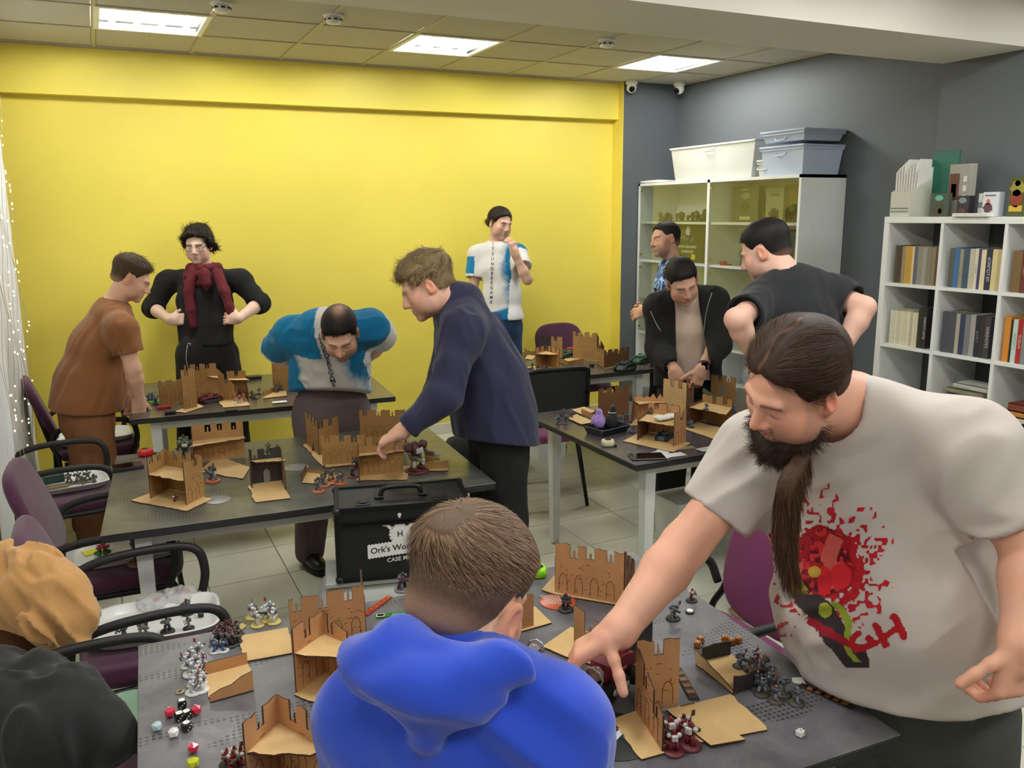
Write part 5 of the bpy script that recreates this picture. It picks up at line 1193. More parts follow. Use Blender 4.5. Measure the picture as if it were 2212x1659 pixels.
# ------------------------------------------------------------------ 4 man with the red scarf
J = {}; HS = 1.02; J['head'] = PD(428, 530, 5.72); J['R'] = frame_from(cam_dir(.06, .34, -.93), cam_dir(.0, -.94, -.34)); J['neck'] = PD(441, 590, 5.8)
J['sR'] = PD(362, 608, 5.86); J['sL'] = PD(520, 606, 5.76); J['eR'] = PD(330, 665, 5.84); J['eL'] = PD(562, 655, 5.76); J['wR'] = PD(366, 690, 5.66); J['wL'] = PD(515, 688, 5.58); J['chest'] = PD(441, 640, 5.8)
f, rt = std_body(J, (.15, -1), PD(447, 752, 5.8)); legs_to(J, (J['pelvis'][0], J['pelvis'][1]+.04), .32, f, .02)
org = np.array((J['pelvis'][0], J['pelvis'][1], 0)); p = person('man in a black sweater with a red scarf and glasses, hands on hips', org); SK4 = S(232, 196, 178)
body_skin(p, org, J, SK4, dict(stubble=.1, brow=(.03, .02, .02)), .0052, .011, (.046, .04, .028), [dict(w=J['wR'], e=J['eR'], f=cam_dir(.9, -.05, .35), n=cam_dir(-.3, .2, .9), side=1, curl=(.35, .5, .3), thumb=(.6, .5, .2)), dict(w=J['wL'], e=J['eL'], f=cam_dir(-.9, -.05, .4), n=cam_dir(.3, .2, .9), side=-1, curl=(.35, .5, .3))], hs=HS)
tee(p, org, J, m_bswe, [(.16, .11), (.185, .135), (.18, .14), (.175, .14), (.175, .14)], [PD(441, 612, 5.8), PD(442, 650, 5.8), PD(444, 700, 5.8), PD(446, 745, 5.8), PD(446, 790, 5.8)], {'R': (.25,), 'L': (.25,)}, (.07, .066, .056), .009, .013, 41, PD(446, 742, 5.8), (0, 0, -1), .058, name='sweater', yoke=.074)
trousers(p, org, J, m_bpant, (.19, .15), (.125, .115, .1), PD(446, 705, 5.8), (0, 0, 1), .013, .014, 7)
for s_ in 'RL': shoe(p, org, J['a'+s_], f, m_shk, m_sol, True)
sc = SD(); 
for k in range(3): sc.path([J['neck']+np.array((.092*math.cos(a)*(1+.13*k), .09*math.sin(a)*(1+.13*k)-.015, .04-.03*k-.045*(math.sin(a) < -.2)*(k*.5))) for a in np.linspace(0, 2*math.pi, 14)], [.026]*14, .015)
sc.path([PD(415, 590, 5.66), PD(408, 630, 5.63), PD(412, 670, 5.63), PD(418, 703, 5.64)], [.032, .034, .03, .022], .015); sc.path([PD(470, 590, 5.66), PD(485, 630, 5.62), PD(496, 662, 5.62), PD(502, 690, 5.62)], [.034, .036, .03, .02], .015); sc.path([PD(440, 592, 5.62), PD(446, 612, 5.62), PD(448, 626, 5.63)], [.04, .03, .012], .015)
sc.disp(folds((6, 40, 40), .014, 43, (0, 0, 1)), .012); garment('scarf', sc, .007, p, org, m_scarf)
def hx4(sd, L):
    for x, y, z, r in ((.075, .0, .02, .03), (-.075, .0, .02, .032), (.08, -.03, -.02, .03), (-.08, -.03, -.03, .034), (.06, .055, .05, .03), (-.06, .06, .05, .026), (.02, .07, .085, .03), (0, -.09, -.02, .045), (.075, -.02, -.055, .025), (-.078, -.02, -.06, .026)): sd.ell(L(x, y, z), np.array((r, r, r))*HS, None, .02)
simple_hair(p, org, J, HS, lambda q: .022+.006*vnoise((q*40).astype(F32), 2), lambda q: np.stack((np.sign(q[:, 0])*.8, -.1+0*q[:, 0], -.9+0*q[:, 0]), 1), .045, S(34, 25, 20), 3500, .003, .0052, .4, .5, 5, curl=.8, extra=hx4, front=.06, nape=-.075, side=.03)
gl = MB(); c, R = J['head'], J['R']; m_gl = mat('glasses_frame', S(28, 26, 28), .3)
for sx in (-1, 1):
    ring = [c+R @ (np.array((sx*.033+.024*math.copysign(abs(math.cos(a))**.6, math.cos(a)), .093, -.004+.017*math.copysign(abs(math.sin(a))**.7, math.sin(a))))*HS)-org for a in np.linspace(0, 2*math.pi, 20)[:-1]]; gl.tube(ring, .0018, 6, m_gl, closed=True); gl.tube([c+R @ (np.array((sx*.057, .092, .004))*HS)-org, c+R @ (np.array((sx*.083, .0, .004))*HS)-org], .0016, 6, m_gl)
gl.tube([c+R @ (np.array((-.009, .096, .0))*HS)-org, c+R @ (np.array((.009, .096, .0))*HS)-org], .0018, 6, m_gl); gl.build('glasses', m_gl, p)
ch_ = MB(); ch_.tube(smooth_path([PD(405, 745, 5.6)-org, PD(402, 775, 5.6)-org, PD(408, 800, 5.62)-org], 4), .003, 6, m_zip); ch_.tube([PD(405, 742, 5.6)-org, PD(411, 742, 5.6)-org, PD(411, 747, 5.6)-org], .004, 6, m_zip); ch_.build('belt_chain', m_zip, p)
# ------------------------------------------------------------------ 5 man in the teal jersey bending down
TEAL = np.array(S(18, 118, 164)); WHT = np.array(S(208, 206, 202))
def jersey(J, edge, low):
    B_ = fr(None, J); o = (J['sL']+J['sR'])/2
    def fn(V):
        q = (V-o) @ B_; a, b, c_ = q[:, 0], q[:, 1], q[:, 2]; n = vnoise((V*22).astype(F32), 4)*.5+vnoise((V*60).astype(F32), 5)*.35
        C_ = np.tile(WHT, (len(V), 1)); t = np.clip((a-edge(b)+.035*n)/.07, 0, 1); C_ = C_*(1-t[:, None])+(TEAL*(1.25-.45*t[:, None]))*t[:, None]
        back = (c_ < -.05) & (np.abs(a) < .22); C_[back] = TEAL
        t2 = np.clip((low(b)-a+.03*n)/.03, 0, 1)[:, None]; C_ = C_*(1-t2)+TEAL*1.05*t2
        yk = (a < -.03) & (b > -.03) & (low(b) > -5); C_[yk] = TEAL*1.05
        dR = np.linalg.norm(V-J['sR'], axis=1); sR_ = (((V-J['sR']) @ unit(J['eR']-J['sR'])) > .025) & (a < -.15); C_[sR_] = TEAL*1.02
        sL_ = (((V-J['sL']) @ unit(J['eL']-J['sL'])) > .02) & (a > .15); C_[sL_] = WHT*1.05
        for s_ in 'RL':
            z = (V-lerp(J['s'+s_], J['e'+s_], J['slf'])) @ unit(J['e'+s_]-J['s'+s_]); m_ = (z > -.022) & ((a < -.14) if s_ == 'R' else (a > .14)); C_[m_] = np.array(S(226, 226, 224))
        return C_
    return fn
J = {}; HS = 1.; J['head'] = PD(735, 722, 3.93); J['R'] = frame_from(cam_dir(.1, .76, -.64), cam_dir(.02, -.64, -.77)); J['neck'] = PD(722, 702, 4.1)
J['sR'] = PD(632, 722, 4.26); J['sL'] = PD(800, 708, 4.24); J['eR'] = PD(588, 758, 4.5); J['eL'] = PD(832, 730, 4.46); J['wR'] = PD(680, 810, 4.62); J['wL'] = PD(750, 810, 4.62); J['chest'] = PD(715, 745, 4.25); J['slf'] = .86
f, rt = std_body(J, (.1, -1), PD(716, 872, 4.48)); legs_to(J, (J['pelvis'][0]-.0, J['pelvis'][1]-.02), .34, f, .02)
org = np.array((J['pelvis'][0], J['pelvis'][1], 0)); p = person('balding man in a teal and white jersey bending down with hands behind his back', org)
body_skin(p, org, J, SK, dict(stubble=.55, brow=(.04, .03, .025)), .0052, .011, (.05, .044, .03), [dict(w=J['wR'], e=J['eR'], f=cam_dir(.9, .2, 0), n=cam_dir(0, 0, 1), side=1), dict(w=J['wL'], e=J['eL'], f=cam_dir(-.9, .2, 0), n=cam_dir(0, 0, 1), side=-1)], hs=HS)
_, V5, F5 = tee(p, org, J, m_cloth_v, [(.17, .11), (.195, .14), (.2, .165), (.205, .17), (.205, .17)], [PD(716, 712, 4.2), PD(715, 745, 4.28), PD(712, 800, 4.38), PD(713, 850, 4.45), PD(714, 885, 4.48)], {'R': .86, 'L': .86}, (.092, .08), .0072, .013, 51, PD(713, 846, 4.4), cam_dir(0, 1, -.1), .062, jersey(J, lambda b: .035+.06*np.clip((-.12-b)*6, 0, 1), lambda b: -.13+0*b-.02+.06*np.clip((-b-.2)*8, 0, 1)), fdir=(1, .1, .2), yoke=.085)
B_ = fr(None, J); project_text(p, org, V5, F5, 'ITSUNDEREGAME', .036, PD(686, 728, 4.0), B_[:, 1]*-.0268, B_[:, 0], -unit(_f*np.array((1, 1, 0))), m_ink)
trousers(p, org, J, m_tp, (.19, .155), (.125, .1, .075), PD(714, 825, 4.45), (0, 0, 1), .013, .012, 8)
for s_ in 'RL': shoe(p, org, J['a'+s_], f, m_shk, m_sol, True)
simple_hair(p, org, J, HS, top_th(.006, .009), lambda q: np.tile((0., .9, .0), (len(q), 1)), .022, S(34, 27, 23), 5000, .0018, .0052, .12, .15, 6, fade=lambda q: .75*np.exp(-(((q[..., 0]+.01)/.026)**2+((q[..., 1]+.035)/.04)**2))*(q[..., 2] > .08), skin=SK, front=.06, nape=-.06)
# ------------------------------------------------------------------ 6 man in the navy shirt
J = {}; HS = 1.07; J['head'] = PD(921, 622, 3.58); J['R'] = frame_from(cam_dir(-.86, .44, -.1), cam_dir(-.42, -.89, -.08)); J['neck'] = PD(990, 652, 3.66)
J['sL'] = PD(1000, 715, 3.5); J['sR'] = PD(985, 720, 3.9); J['eL'] = PD(958, 858, 3.42); J['wL'] = PD(868, 932, 3.4); J['eR'] = PD(950, 850, 4.0); J['wR'] = PD(890, 920, 3.95); J['chest'] = PD(1010, 740, 3.7)
f, rt = std_body(J, (-1, .1), PD(1075, 890, 3.78)); legs_to(J, (J['pelvis'][0]+.04, J['pelvis'][1]+.02), .26, f, .02)
org = np.array((J['pelvis'][0], J['pelvis'][1], 0)); p = person('fair-haired man in a dark navy shirt reaching over the middle table', org)
body_skin(p, org, J, S(226, 176, 152), dict(stubble=.3, stubcol=(.2, .12, .08), brow=(.2, .14, .09), browa=.5), .0052, .011, (.05, .045, .031), [dict(w=J['wL'], e=J['eL'], f=cam_dir(-.85, .45, .2), n=cam_dir(.2, .9, .3), side=-1, curl=(.7, .6, .4), thumb=(.4, .5, .6)), dict(w=J['wR'], e=J['eR'], f=cam_dir(-.8, .5, .1), n=cam_dir(.2, .9, .3), side=1, curl=(.6, .6, .4))], hs=HS, fat=.008, neck_r=.064)
def col6(sd):
    sd.cone(J['neck']+np.array((.03, 0, .0)), PD(965, 640, 3.62), .085, .074, .02); sd.cone(J['neck'], J['head'], .066, .07, .008, 's')
tee(p, org, J, m_navy, [(.17, .12), (.2, .155), (.21, .175), (.215, .18), (.22, .185)], [PD(1000, 690, 3.68), PD(1020, 750, 3.72), PD(1050, 820, 3.76), PD(1066, 890, 3.78), PD(1075, 960, 3.78)], {'R': (.94,), 'L': (.9,)}, (.088, .072, .05), .0078, .016, 61, PD(1040, 950, 3.7), cam_dir(-.12, 1, 0), 0, name='shirt', yoke=.088, late=col6, fdir=(-.3, 0, 1), fs=(4, 17, 17))
trousers(p, org, J, m_bpant, (.17, .14), (.115, .095, .08), PD(1070, 850, 3.78), (0, 0, 1), .013, .012, 9)
for s_ in 'RL': shoe(p, org, J['a'+s_], f, m_shk, m_sol)
simple_hair(p, org, J, HS, lambda q: .008+.02*np.clip((q[..., 2]-.01)/.07, 0, 1)+.005*vnoise((q*45).astype(F32), 3), lambda q: np.stack((.3*np.sin(q[:, 1]*70), .7+0*q[:, 0], -.35+0*q[:, 0]), 1), lambda q: .018+.03*np.clip((q[:, 2]-.01)/.06, 0, 1), S(156, 132, 94), 6500, .0022, .0052, .45, .4, 7, curl=.6, nape=-.05, front=.062)
# ------------------------------------------------------------------ 7 man standing at the wall, hand on chin
J = {}; HS = 1.; J['head'] = PD(1080, 484, 6.55); J['R'] = frame_from(cam_dir(.62, .3, -.72), cam_dir(.16, -.95, -.2)); J['neck'] = PD(1074, 530, 6.6)
J['sR'] = PD(1032, 552, 6.62); J['sL'] = PD(1116, 550, 6.5); J['eR'] = PD(1022, 632, 6.6); J['eL'] = PD(1139, 604, 6.32); J['wR'] = PD(1060, 690, 6.5); J['wL'] = PD(1114, 552, 6.27); J['chest'] = PD(1075, 580, 6.58); J['slf'] = .62
f, rt = std_body(J, (.35, -1), PD(1085, 690, 6.58)); legs_to(J, (J['pelvis'][0], J['pelvis'][1]+.02), .22, f, .0)
org = np.array((J['pelvis'][0], J['pelvis'][1], 0)); p = person('tall man in a white and blue T-shirt holding his chin at the yellow wall', org)
body_skin(p, org, J, S(214, 172, 150), dict(stubble=.22, brow=(.03, .02, .02)), .0052, .011, (.044, .038, .027), [dict(w=J['wL'], e=J['eL'], f=cam_dir(-.3, -.92, -.2), n=cam_dir(-.7, .1, .6), side=-1, curl=(.5, .8, .6), h=.004), dict(w=J['wR'], e=J['eR'], f=cam_dir(.9, .2, -.1), n=cam_dir(0, 0, 1), side=1)], hs=HS)
_, V7, F7 = tee(p, org, J, m_cloth_v, [(.15, .095), (.175, .12), (.165, .115), (.165, .12), (.165, .12)], [PD(1075, 552, 6.58), PD(1075, 585, 6.58), PD(1080, 640, 6.58), PD(1084, 690, 6.58), PD(1084, 730, 6.58)], {'R': .62, 'L': .55}, (.08, .075), .0082, .01, 71, PD(1084, 688, 6.58), (0, 0, -1), .058, jersey(J, lambda b: .05+.07*np.clip((-.15-b)*4, 0, 1)-.35*np.clip((-.41-b)*9, 0, 1), lambda b: -9.+0*b), yoke=.075)
B_ = fr(None, J); project_text(p, org, V7, F7, 'ITSUNDEREGAME', .034, PD(1064, 530, 6.3), B_[:, 1]*-.037, B_[:, 0], -unit(_f*np.array((1, 1, 0))), m_ink)
trousers(p, org, J, m_jean, (.16, .12), (.1, .08, .07), PD(1084, 670, 6.58), (0, 0, 1), .013, .01, 10)
simple_hair(p, org, J, HS, lambda q: .011+0*q[..., 0], lambda q: np.tile((0., -1., -.25), (len(q), 1)), .05, S(44, 32, 26), 3500, .0022, .0052, .05, .08, 8, hug=.9, front=.062, nape=-.05, extra=lambda sd, L: sd.path([L(0, -.1, .03), L(0, -.135, .0), L(0, -.13, -.06), L(.01, -.12, -.1)], [.03, .035, .03, .015], .02))
# ------------------------------------------------------------------ 8 man in the blue splatter T-shirt behind
J = {}; HS = 1.; J['head'] = PD(1436, 520, 5.9); J['R'] = frame_from(cam_dir(-.92, .06, -.38), cam_dir(-.05, -1, .02)); J['neck'] = PD(1452, 568, 5.95)
J['sR'] = PD(1440, 600, 6.15); J['sL'] = PD(1456, 600, 5.78); J['eR'] = PD(1430, 660, 6.15); J['eL'] = PD(1412, 660, 5.78); J['wR'] = PD(1395, 668, 6.0); J['wL'] = PD(1397, 670, 5.84); J['chest'] = PD(1452, 610, 5.95)
f, rt = std_body(J, (-1, -.1), PD(1452, 715, 5.97)); legs_to(J, (J['pelvis'][0], J['pelvis'][1]), .22, f, .0)
org = np.array((J['pelvis'][0], J['pelvis'][1], 0)); p = person('dark-haired man in a blue splatter-print T-shirt before the cabinet', org)
body_skin(p, org, J, S(206, 158, 132), dict(stubble=.5, brow=(.02, .015, .012)), .0052, .011, (.046, .04, .028), [dict(w=J['wL'], e=J['eL'], f=cam_dir(-.8, .25, .5), n=cam_dir(.2, .3, .9), side=-1, curl=(.6, .6, .4)), dict(w=J['wR'], e=J['eR'], f=cam_dir(-.8, .3, -.4), n=cam_dir(.2, .3, -.9), side=1, curl=(.6, .6, .4))], hs=HS)
def splat(V):
    n = vnoise((V*26).astype(F32), 4)+.5*vnoise((V*55).astype(F32), 6); n2 = np.abs(vnoise((V*np.array((40, 40, 14))).astype(F32), 7)); C_ = np.tile(np.array(S(70, 84, 134)), (len(V), 1)); C_[n > .1] = S(104, 128, 186); C_[n < -.35] = S(26, 28, 44); C_[(n2 < .09)] = S(170, 214, 232); C_[(n > .45)] = S(66, 130, 160); return C_
tee(p, org, J, m_cloth_v, [(.15, .1), (.175, .12), (.165, .12), (.165, .12)], [PD(1452, 590, 5.96), PD(1452, 620, 5.96), PD(1452, 690, 5.97), PD(1452, 760, 5.97)], {'R': .6, 'L': .6}, (.08, .074), .0082, .01, 81, PD(1452, 730, 5.97), (0, 0, -1), .058, splat)
trousers(p, org, J, m_bpant, (.16, .12), (.1, .08, .07), PD(1452, 700, 5.97), (0, 0, 1), .013, .01, 11)
simple_hair(p, org, J, HS, top_th(.004, .014), lambda q: np.tile((0., .9, .1), (len(q), 1)), lambda q: .006+.016*np.clip((q[:, 2]-.03)/.06, 0, 1), S(26, 20, 18), 3000, .002, .0052, .45, .35, 9, fade=lambda q: np.clip((.0-q[..., 2])/.12, 0, .5), skin=S(206, 158, 132))
# ------------------------------------------------------------------ 9 young man in the black jacket
J = {}; HS = 1.02; J['head'] = PD(1474, 610, 4.72); J['R'] = frame_from(cam_dir(.12, .62, -.77), cam_dir(-.18, -.76, -.62)); J['neck'] = PD(1482, 640, 4.92)
J['sR'] = PD(1424, 665, 4.98); J['sL'] = PD(1540, 652, 4.92); J['eR'] = PD(1425, 752, 4.98); J['eL'] = PD(1548, 745, 4.86); J['wR'] = PD(1458, 800, 4.72); J['wL'] = PD(1516, 795, 4.66); J['chest'] = PD(1482, 690, 4.98)
f, rt = std_body(J, (-.2, -1), PD(1487, 800, 5.12)); legs_to(J, (J['pelvis'][0]+.02, J['pelvis'][1]-.0), .3, f, .03)
org = np.array((J['pelvis'][0], J['pelvis'][1], 0)); p = person('young man in a black zip jacket over a beige T-shirt leaning over the right table', org)
body_skin(p, org, J, S(208, 162, 138), dict(stubble=.12, brow=(.02, .015, .012)), .0052, .011, (.045, .04, .028), [dict(w=J['wR'], e=J['eR'], f=cam_dir(.15, .95, .1), n=cam_dir(.3, .1, .9), side=1, curl=(.9, .6, .4)), dict(w=J['wL'], e=J['eL'], f=cam_dir(-.3, .9, .1), n=cam_dir(-.5, .1, .85), side=-1, curl=((.1, .15, .1), (.9, .9, .6), (1., 1., .6), (1., 1., .6)))], hs=HS)
pts9 = [PD(1482, 662, 4.95), PD(1482, 700, 5.0), PD(1484, 770, 5.07), PD(1486, 820, 5.1), PD(1486, 850, 5.1)]
tee(p, org, J, m_bei, [(.13, .09), (.155, .118), (.16, .125), (.16, .125), (.16, .125)], pts9, {'R': None, 'L': None}, (.07, .07), .008, .012, 91, PD(1485, 822, 5.0), cam_dir(0, 1, 0), .058, fdir=(.1, 0, 1), yoke=.06)
def open9(sd):
    B9 = fr(None, J); o9 = (J['sL']+J['sR'])/2; Bf = np.array(B9, F32); of = v3(o9)
    def fn(P): q = (P-of) @ Bf; return np.maximum(np.abs(q[..., 0]-.005-.0*q[..., 1])-(.07+.04*np.clip(-q[..., 1]*2, 0, .6)), -q[..., 2]-.02)
    sd._add(fn, [-99]*3, [99]*3, .012, 's')
tee(p, org, J, m_jack, [(.165, .115), (.19, .145), (.195, .15), (.195, .15), (.195, .15)], pts9[:4]+[PD(1487, 860, 5.12)], {'R': (.9,), 'L': (.86,)}, (.086, .08, .056), .0085, .014, 92, PD(1487, 835, 5.05), cam_dir(0, 1, 0), .068, name='jacket', yoke=.088, late=open9)
zp = MB()
for pts in ([PD(1405, 672, 4.82), PD(1418, 700, 4.82), PD(1428, 716, 4.82)], [PD(1538, 632, 4.77), PD(1527, 668, 4.79), PD(1520, 720, 4.84), PD(1518, 790, 4.9)]): zp.tube([q-org for q in smooth_path(pts, 4)], .0022, 6, m_zip)
zp.build('zip', m_zip, p)
wt = MB(); wt.tube([J['wL']+unit(J['wL']-J['eL'])*-.02+a-org for a in [np.array(_r2*.034*math.cos(t)+unit(np.cross(_r2, J['wL']-J['eL']))*.034*math.sin(t)) for t in np.linspace(0, 6.28, 16)[:-1]]], .009, 6, m_blk, closed=True, flat=.6); wt.box(J['wL']+unit(J['wL']-J['eL'])*-.02-_f*.038-org, (.034, .012, .04), m_lens, R=np.stack((_r2, _f, -_d2), 1)); wt.build('wristwatch', None, p)
trousers(p, org, J, m_bpant, (.17, .13), (.11, .105, .11), PD(1486, 800, 5.1), (0, 0, 1), .013, .016, 12)
for s_ in 'RL': shoe(p, org, J['a'+s_], f, m_shk, m_sol)
simple_hair(p, org, J, HS, top_th(.006, .013), lambda q: np.tile((0., .9, -.2), (len(q), 1)), lambda q: .006+.018*np.clip((q[:, 2]-.02)/.06, 0, 1), S(34, 26, 22), 4500, .0018, .0052, .4, .3, 10, front=.06)
# ------------------------------------------------------------------ 10 man in the black T-shirt seen from behind
J = {}; HS = 1.04; J['head'] = PD(1652, 545, 3.74); J['R'] = frame_from(cam_dir(-.78, .28, .56), cam_dir(-.3, -.93, .02)); J['neck'] = PD(1700, 600, 3.7)
J['sL'] = PD(1648, 652, 3.66); J['sR'] = PD(1805, 640, 3.72); J['eL'] = PD(1590, 690, 3.46); J['eR'] = PD(1868, 664, 3.62); J['wL'] = PD(1630, 770, 3.6); J['wR'] = PD(1812, 765, 3.62); J['chest'] = PD(1715, 690, 3.72)
f, rt = std_body(J, (-.3, 1), PD(1722, 810, 3.68)); legs_to(J, (J['pelvis'][0], J['pelvis'][1]), .26, f, .0)
org = np.array((J['pelvis'][0], J['pelvis'][1], 0)); p = person('man in a black T-shirt with his back turned and hands on hips', org); SK10 = S(226, 180, 160)
body_skin(p, org, J, SK10, dict(stubble=.3), .0052, .011, (.054, .046, .032), [dict(w=J['wL'], e=J['eL'], f=cam_dir(.6, .5, .4), n=cam_dir(.5, .0, .8), side=-1), dict(w=J['wR'], e=J['eR'], f=cam_dir(.1, .7, .6), n=cam_dir(-.6, .0, .8), side=1, curl=(.4, .5, .3))], hs=HS, fat=.006, neck_r=.064)
tee(p, org, J, m_btee, [(.17, .115), (.195, .145), (.195, .15), (.195, .155), (.195, .155)], [PD(1712, 630, 3.7), PD(1716, 680, 3.71), PD(1720, 760, 3.7), PD(1722, 830, 3.69), PD(1722, 880, 3.69)], {'R': .62, 'L': .7}, (.09, .08), .0075, .013, 101, PD(1722, 835, 3.69), (0, 0, -1), .064, yoke=.082, fdir=(.2, 0, 1))
trousers(p, org, J, mat('charcoal_trousers', S(40, 40, 44), .9, bump=.1, bscale=300), (.17, .14), (.11, .09, .08), PD(1722, 800, 3.69), (0, 0, 1), .013, .01, 13)
for s_ in 'RL': shoe(p, org, J['a'+s_], f, m_shk, m_soltan)
simple_hair(p, org, J, HS, top_th(.005, .016), lambda q: np.tile((0., .7, -.3), (len(q), 1)), lambda q: .007+.018*np.clip((q[:, 2]-.03)/.06, 0, 1), S(32, 25, 23), 6000, .0017, .0052, .4, .3, 11, fade=lambda q: np.clip((-.015-q[..., 2])/.09, 0, .6), skin=SK10, nape=-.07)
# ================================================================== laser-cut ruins
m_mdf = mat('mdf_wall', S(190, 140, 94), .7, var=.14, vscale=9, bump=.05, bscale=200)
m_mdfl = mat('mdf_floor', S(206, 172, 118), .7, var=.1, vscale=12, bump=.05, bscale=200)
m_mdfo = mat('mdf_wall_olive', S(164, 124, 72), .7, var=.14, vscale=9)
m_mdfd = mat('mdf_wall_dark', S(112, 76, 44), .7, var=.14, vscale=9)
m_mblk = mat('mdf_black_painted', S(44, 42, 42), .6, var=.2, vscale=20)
m_edge = mat('mdf_burnt_edge', S(70, 44, 26), .8)
m_eng = mat('laser_engraving', S(92, 56, 30), .85)
def Bp(x, y): return PZ(x, y, MZ)
def Tp(x, y, h_): p = PZ(x, y, MZ+h_); return np.array((p[0], p[1], MZ))
def ruin_top(L, h_, r, style):
    """jagged top outline from right (a=L) to left (a=0)"""
    env = (lambda a: 1.) if style in ('c', 'f') else (lambda a: 1-.5*(a/L)) if style == 'r' else (lambda a: .5+.5*(a/L)) if style == 'l' else (lambda a: .55+.45*abs(2*a/L-1))
    pts = []; a = L; first = True
    if style == 'f': return [(L, h_), (0, h_)]
    if style in ('lo',):
        n = max(3, int(L/.02)); return [(L*(1-i/n), h_*(1-.75*(i/n))*(1+r.uniform(-.12, .12))) for i in range(n+1)]
    if style in ('hi',):
        n = max(3, int(L/.02)); return [(L*(1-i/n), h_*(.2+.8*(i/n))*(1+r.uniform(-.12, .12))) for i in range(n+1)]
    if style == 'j':
        n = max(3, int(L/.016)); return [(L*(1-i/n), h_*(1+r.uniform(-.2, .05))) for i in range(n+1)]
    while a > .006:
        w = min(r.uniform(.026, .046), a)
        k = max(2, int(w/.012))
        for i in range(k+1):
            aa = a-w*i/k; pts.append((aa, h_*env(aa)*r.uniform(.955, 1.0)))
        a -= w
        if a < .03: break
        g = r.uniform(.02, .027); dp = r.uniform(.03, .045); hh = h_*env(a)
        y = max(hh-dp, .02); m0 = a-g*.38; m1 = a-g*.62
        pts += [(a, y), (m0, y), (m0, y+dp*r.uniform(.2, .75)), (m1, y+dp*r.uniform(.2, .7)), (m1, y), (a-g, y)]
        a -= g
    if pts[-1][0] > 0: pts.append((0, pts[-1][1]))
    out = [pts[0]]
    for p in pts[1:]:
        if abs(p[0]-out[-1][0])+abs(p[1]-out[-1][1]) > 1e-4: out.append(p)
    return out
def ruin_wall(t, org, P0, P1, h_, style, seed, m, th=.004, eng=True):
    r = random.Random(seed); P0, P1 = np.array(P0), np.array(P1); d = P1-P0; d[2] = 0; L = float(np.linalg.norm(d)); u = d/L
    top = ruin_top(L, h_, r, style); poly = [(0, 0), (L, 0)]+top
    n = np.array((u[1], -u[0], 0.)); o = P0-org-n*th/2; o[2] = P0[2]-org[2]
    w = MB().prism(poly, o, u, (0, 0, 1), th, m, m_edge).build('wall', None, t)
    if eng and L > .05 and h_ > .06:
        b = MB()
        def strip(a0, b0, a1, b1, side):
            dx, dy = a1-a0, b1-b0; ll = math.hypot(dx, dy); 
            if ll < 1e-5: return
            q = (-dy/ll*.0007, dx/ll*.0007); pl = [(a0+q[0], b0+q[1]), (a0-q[0], b0-q[1]), (a1-q[0], b1-q[1]), (a1+q[0], b1+q[1])]
            b.prism(pl, o+n*(th+.0002 if side > 0 else -.0006), u, (0, 0, 1), .0004, m_eng)
        for side in (1, -1):
            for k in range(int(L/.045)):
                ac = .025+k*.048
                if ac+.014 > L: break
                hb = min(.065, h_*.42); arc = [(ac-.012, .008), (ac-.012, hb*.7), (ac-.007, hb*.92), (ac, hb), (ac+.007, hb*.92), (ac+.012, hb*.7), (ac+.012, .008)]
                for i in range(len(arc)-1): strip(*arc[i], *arc[i+1], side)
            for k in range(int(L*h_/.0007)):
                a0, b0 = r.uniform(.008, L-.008), r.uniform(.01, h_*.6); an = r.uniform(0, 6.28); l2 = r.uniform(.004, .011); strip(a0, b0, min(L-.003, max(.003, a0+l2*math.cos(an))), max(.004, b0+l2*math.sin(an)*.6), side)
            strip(L*.45, h_*.64, L*.45+.014, h_*.64, side)
        b.build('engraving', m_eng, w)
    return w
def ragged(poly, r, edges, amp=.008):
    out = []
    for i, p in enumerate(poly):
        q = poly[(i+1) % len(poly)]; out.append(tuple(p))
        if i in edges:
            L = math.hypot(q[0]-p[0], q[1]-p[1]); n = max(2, int(L/.012)); nx, ny = -(q[1]-p[1])/L, (q[0]-p[0])/L; w = 0
            for k in range(1, n):
                w = .7*w+r.uniform(-amp, amp); w = max(-1.6*amp, min(1.6*amp, w)); s_ = k/n; out.append((p[0]+(q[0]-p[0])*s_+nx*w, p[1]+(q[1]-p[1])*s_+ny*w))
    return out
RUINC = [0]
def ruin(label, bases=(), walls=(), floors=(), mw=None, seed=None, group=None, ml=None):
    """bases: pixel quads on the mat; walls: (P0,P1,h,style[,mat]); floors: (list of points, height, ragged edge ids)"""
    mw = mw or m_mdf; ml = ml or m_mdfl; RUINC[0] += 1; seed = seed or RUINC[0]*17; r = random.Random(seed)
    allp = [Bp(*p) for q in bases for p in q]+[np.array(w[i]) for w in walls for i in (0, 1)]
    c = np.mean(allp, axis=0); c[2] = MZ+.0005
    t = thing('ruin_terrain', label, 'ruin', c, 0, group)
    for bi, q in enumerate(bases):
        P = [(Bp(*p)-c)[:2] for p in q]; P = ragged([tuple(p) for p in P], r, (len(P)-1, 1) if len(P) > 3 else (), .003)
        MB().prism(P, (0, 0, bi*.0045), (1, 0, 0), (0, 1, 0), .004, ml, m_edge).build('base_plate', None, t)
    for k, w in enumerate(walls):
        P0, P1 = np.array(w[0], float), np.array(w[1], float); P0[2] = P1[2] = MZ+.0045
        ruin_wall(t, c, P0, P1, w[2], w[3], seed+k*3, w[4] if len(w) > 4 else mw)
    for pts, z, ed in floors:
        P = [tuple((np.array(p)-c)[:2]) for p in pts]; P = ragged(P, r, ed, .006)
        MB().prism(P, (0, 0, z), (1, 0, 0), (0, 1, 0), .004, ml, m_edge).build('upper_floor', None, t)
    return t
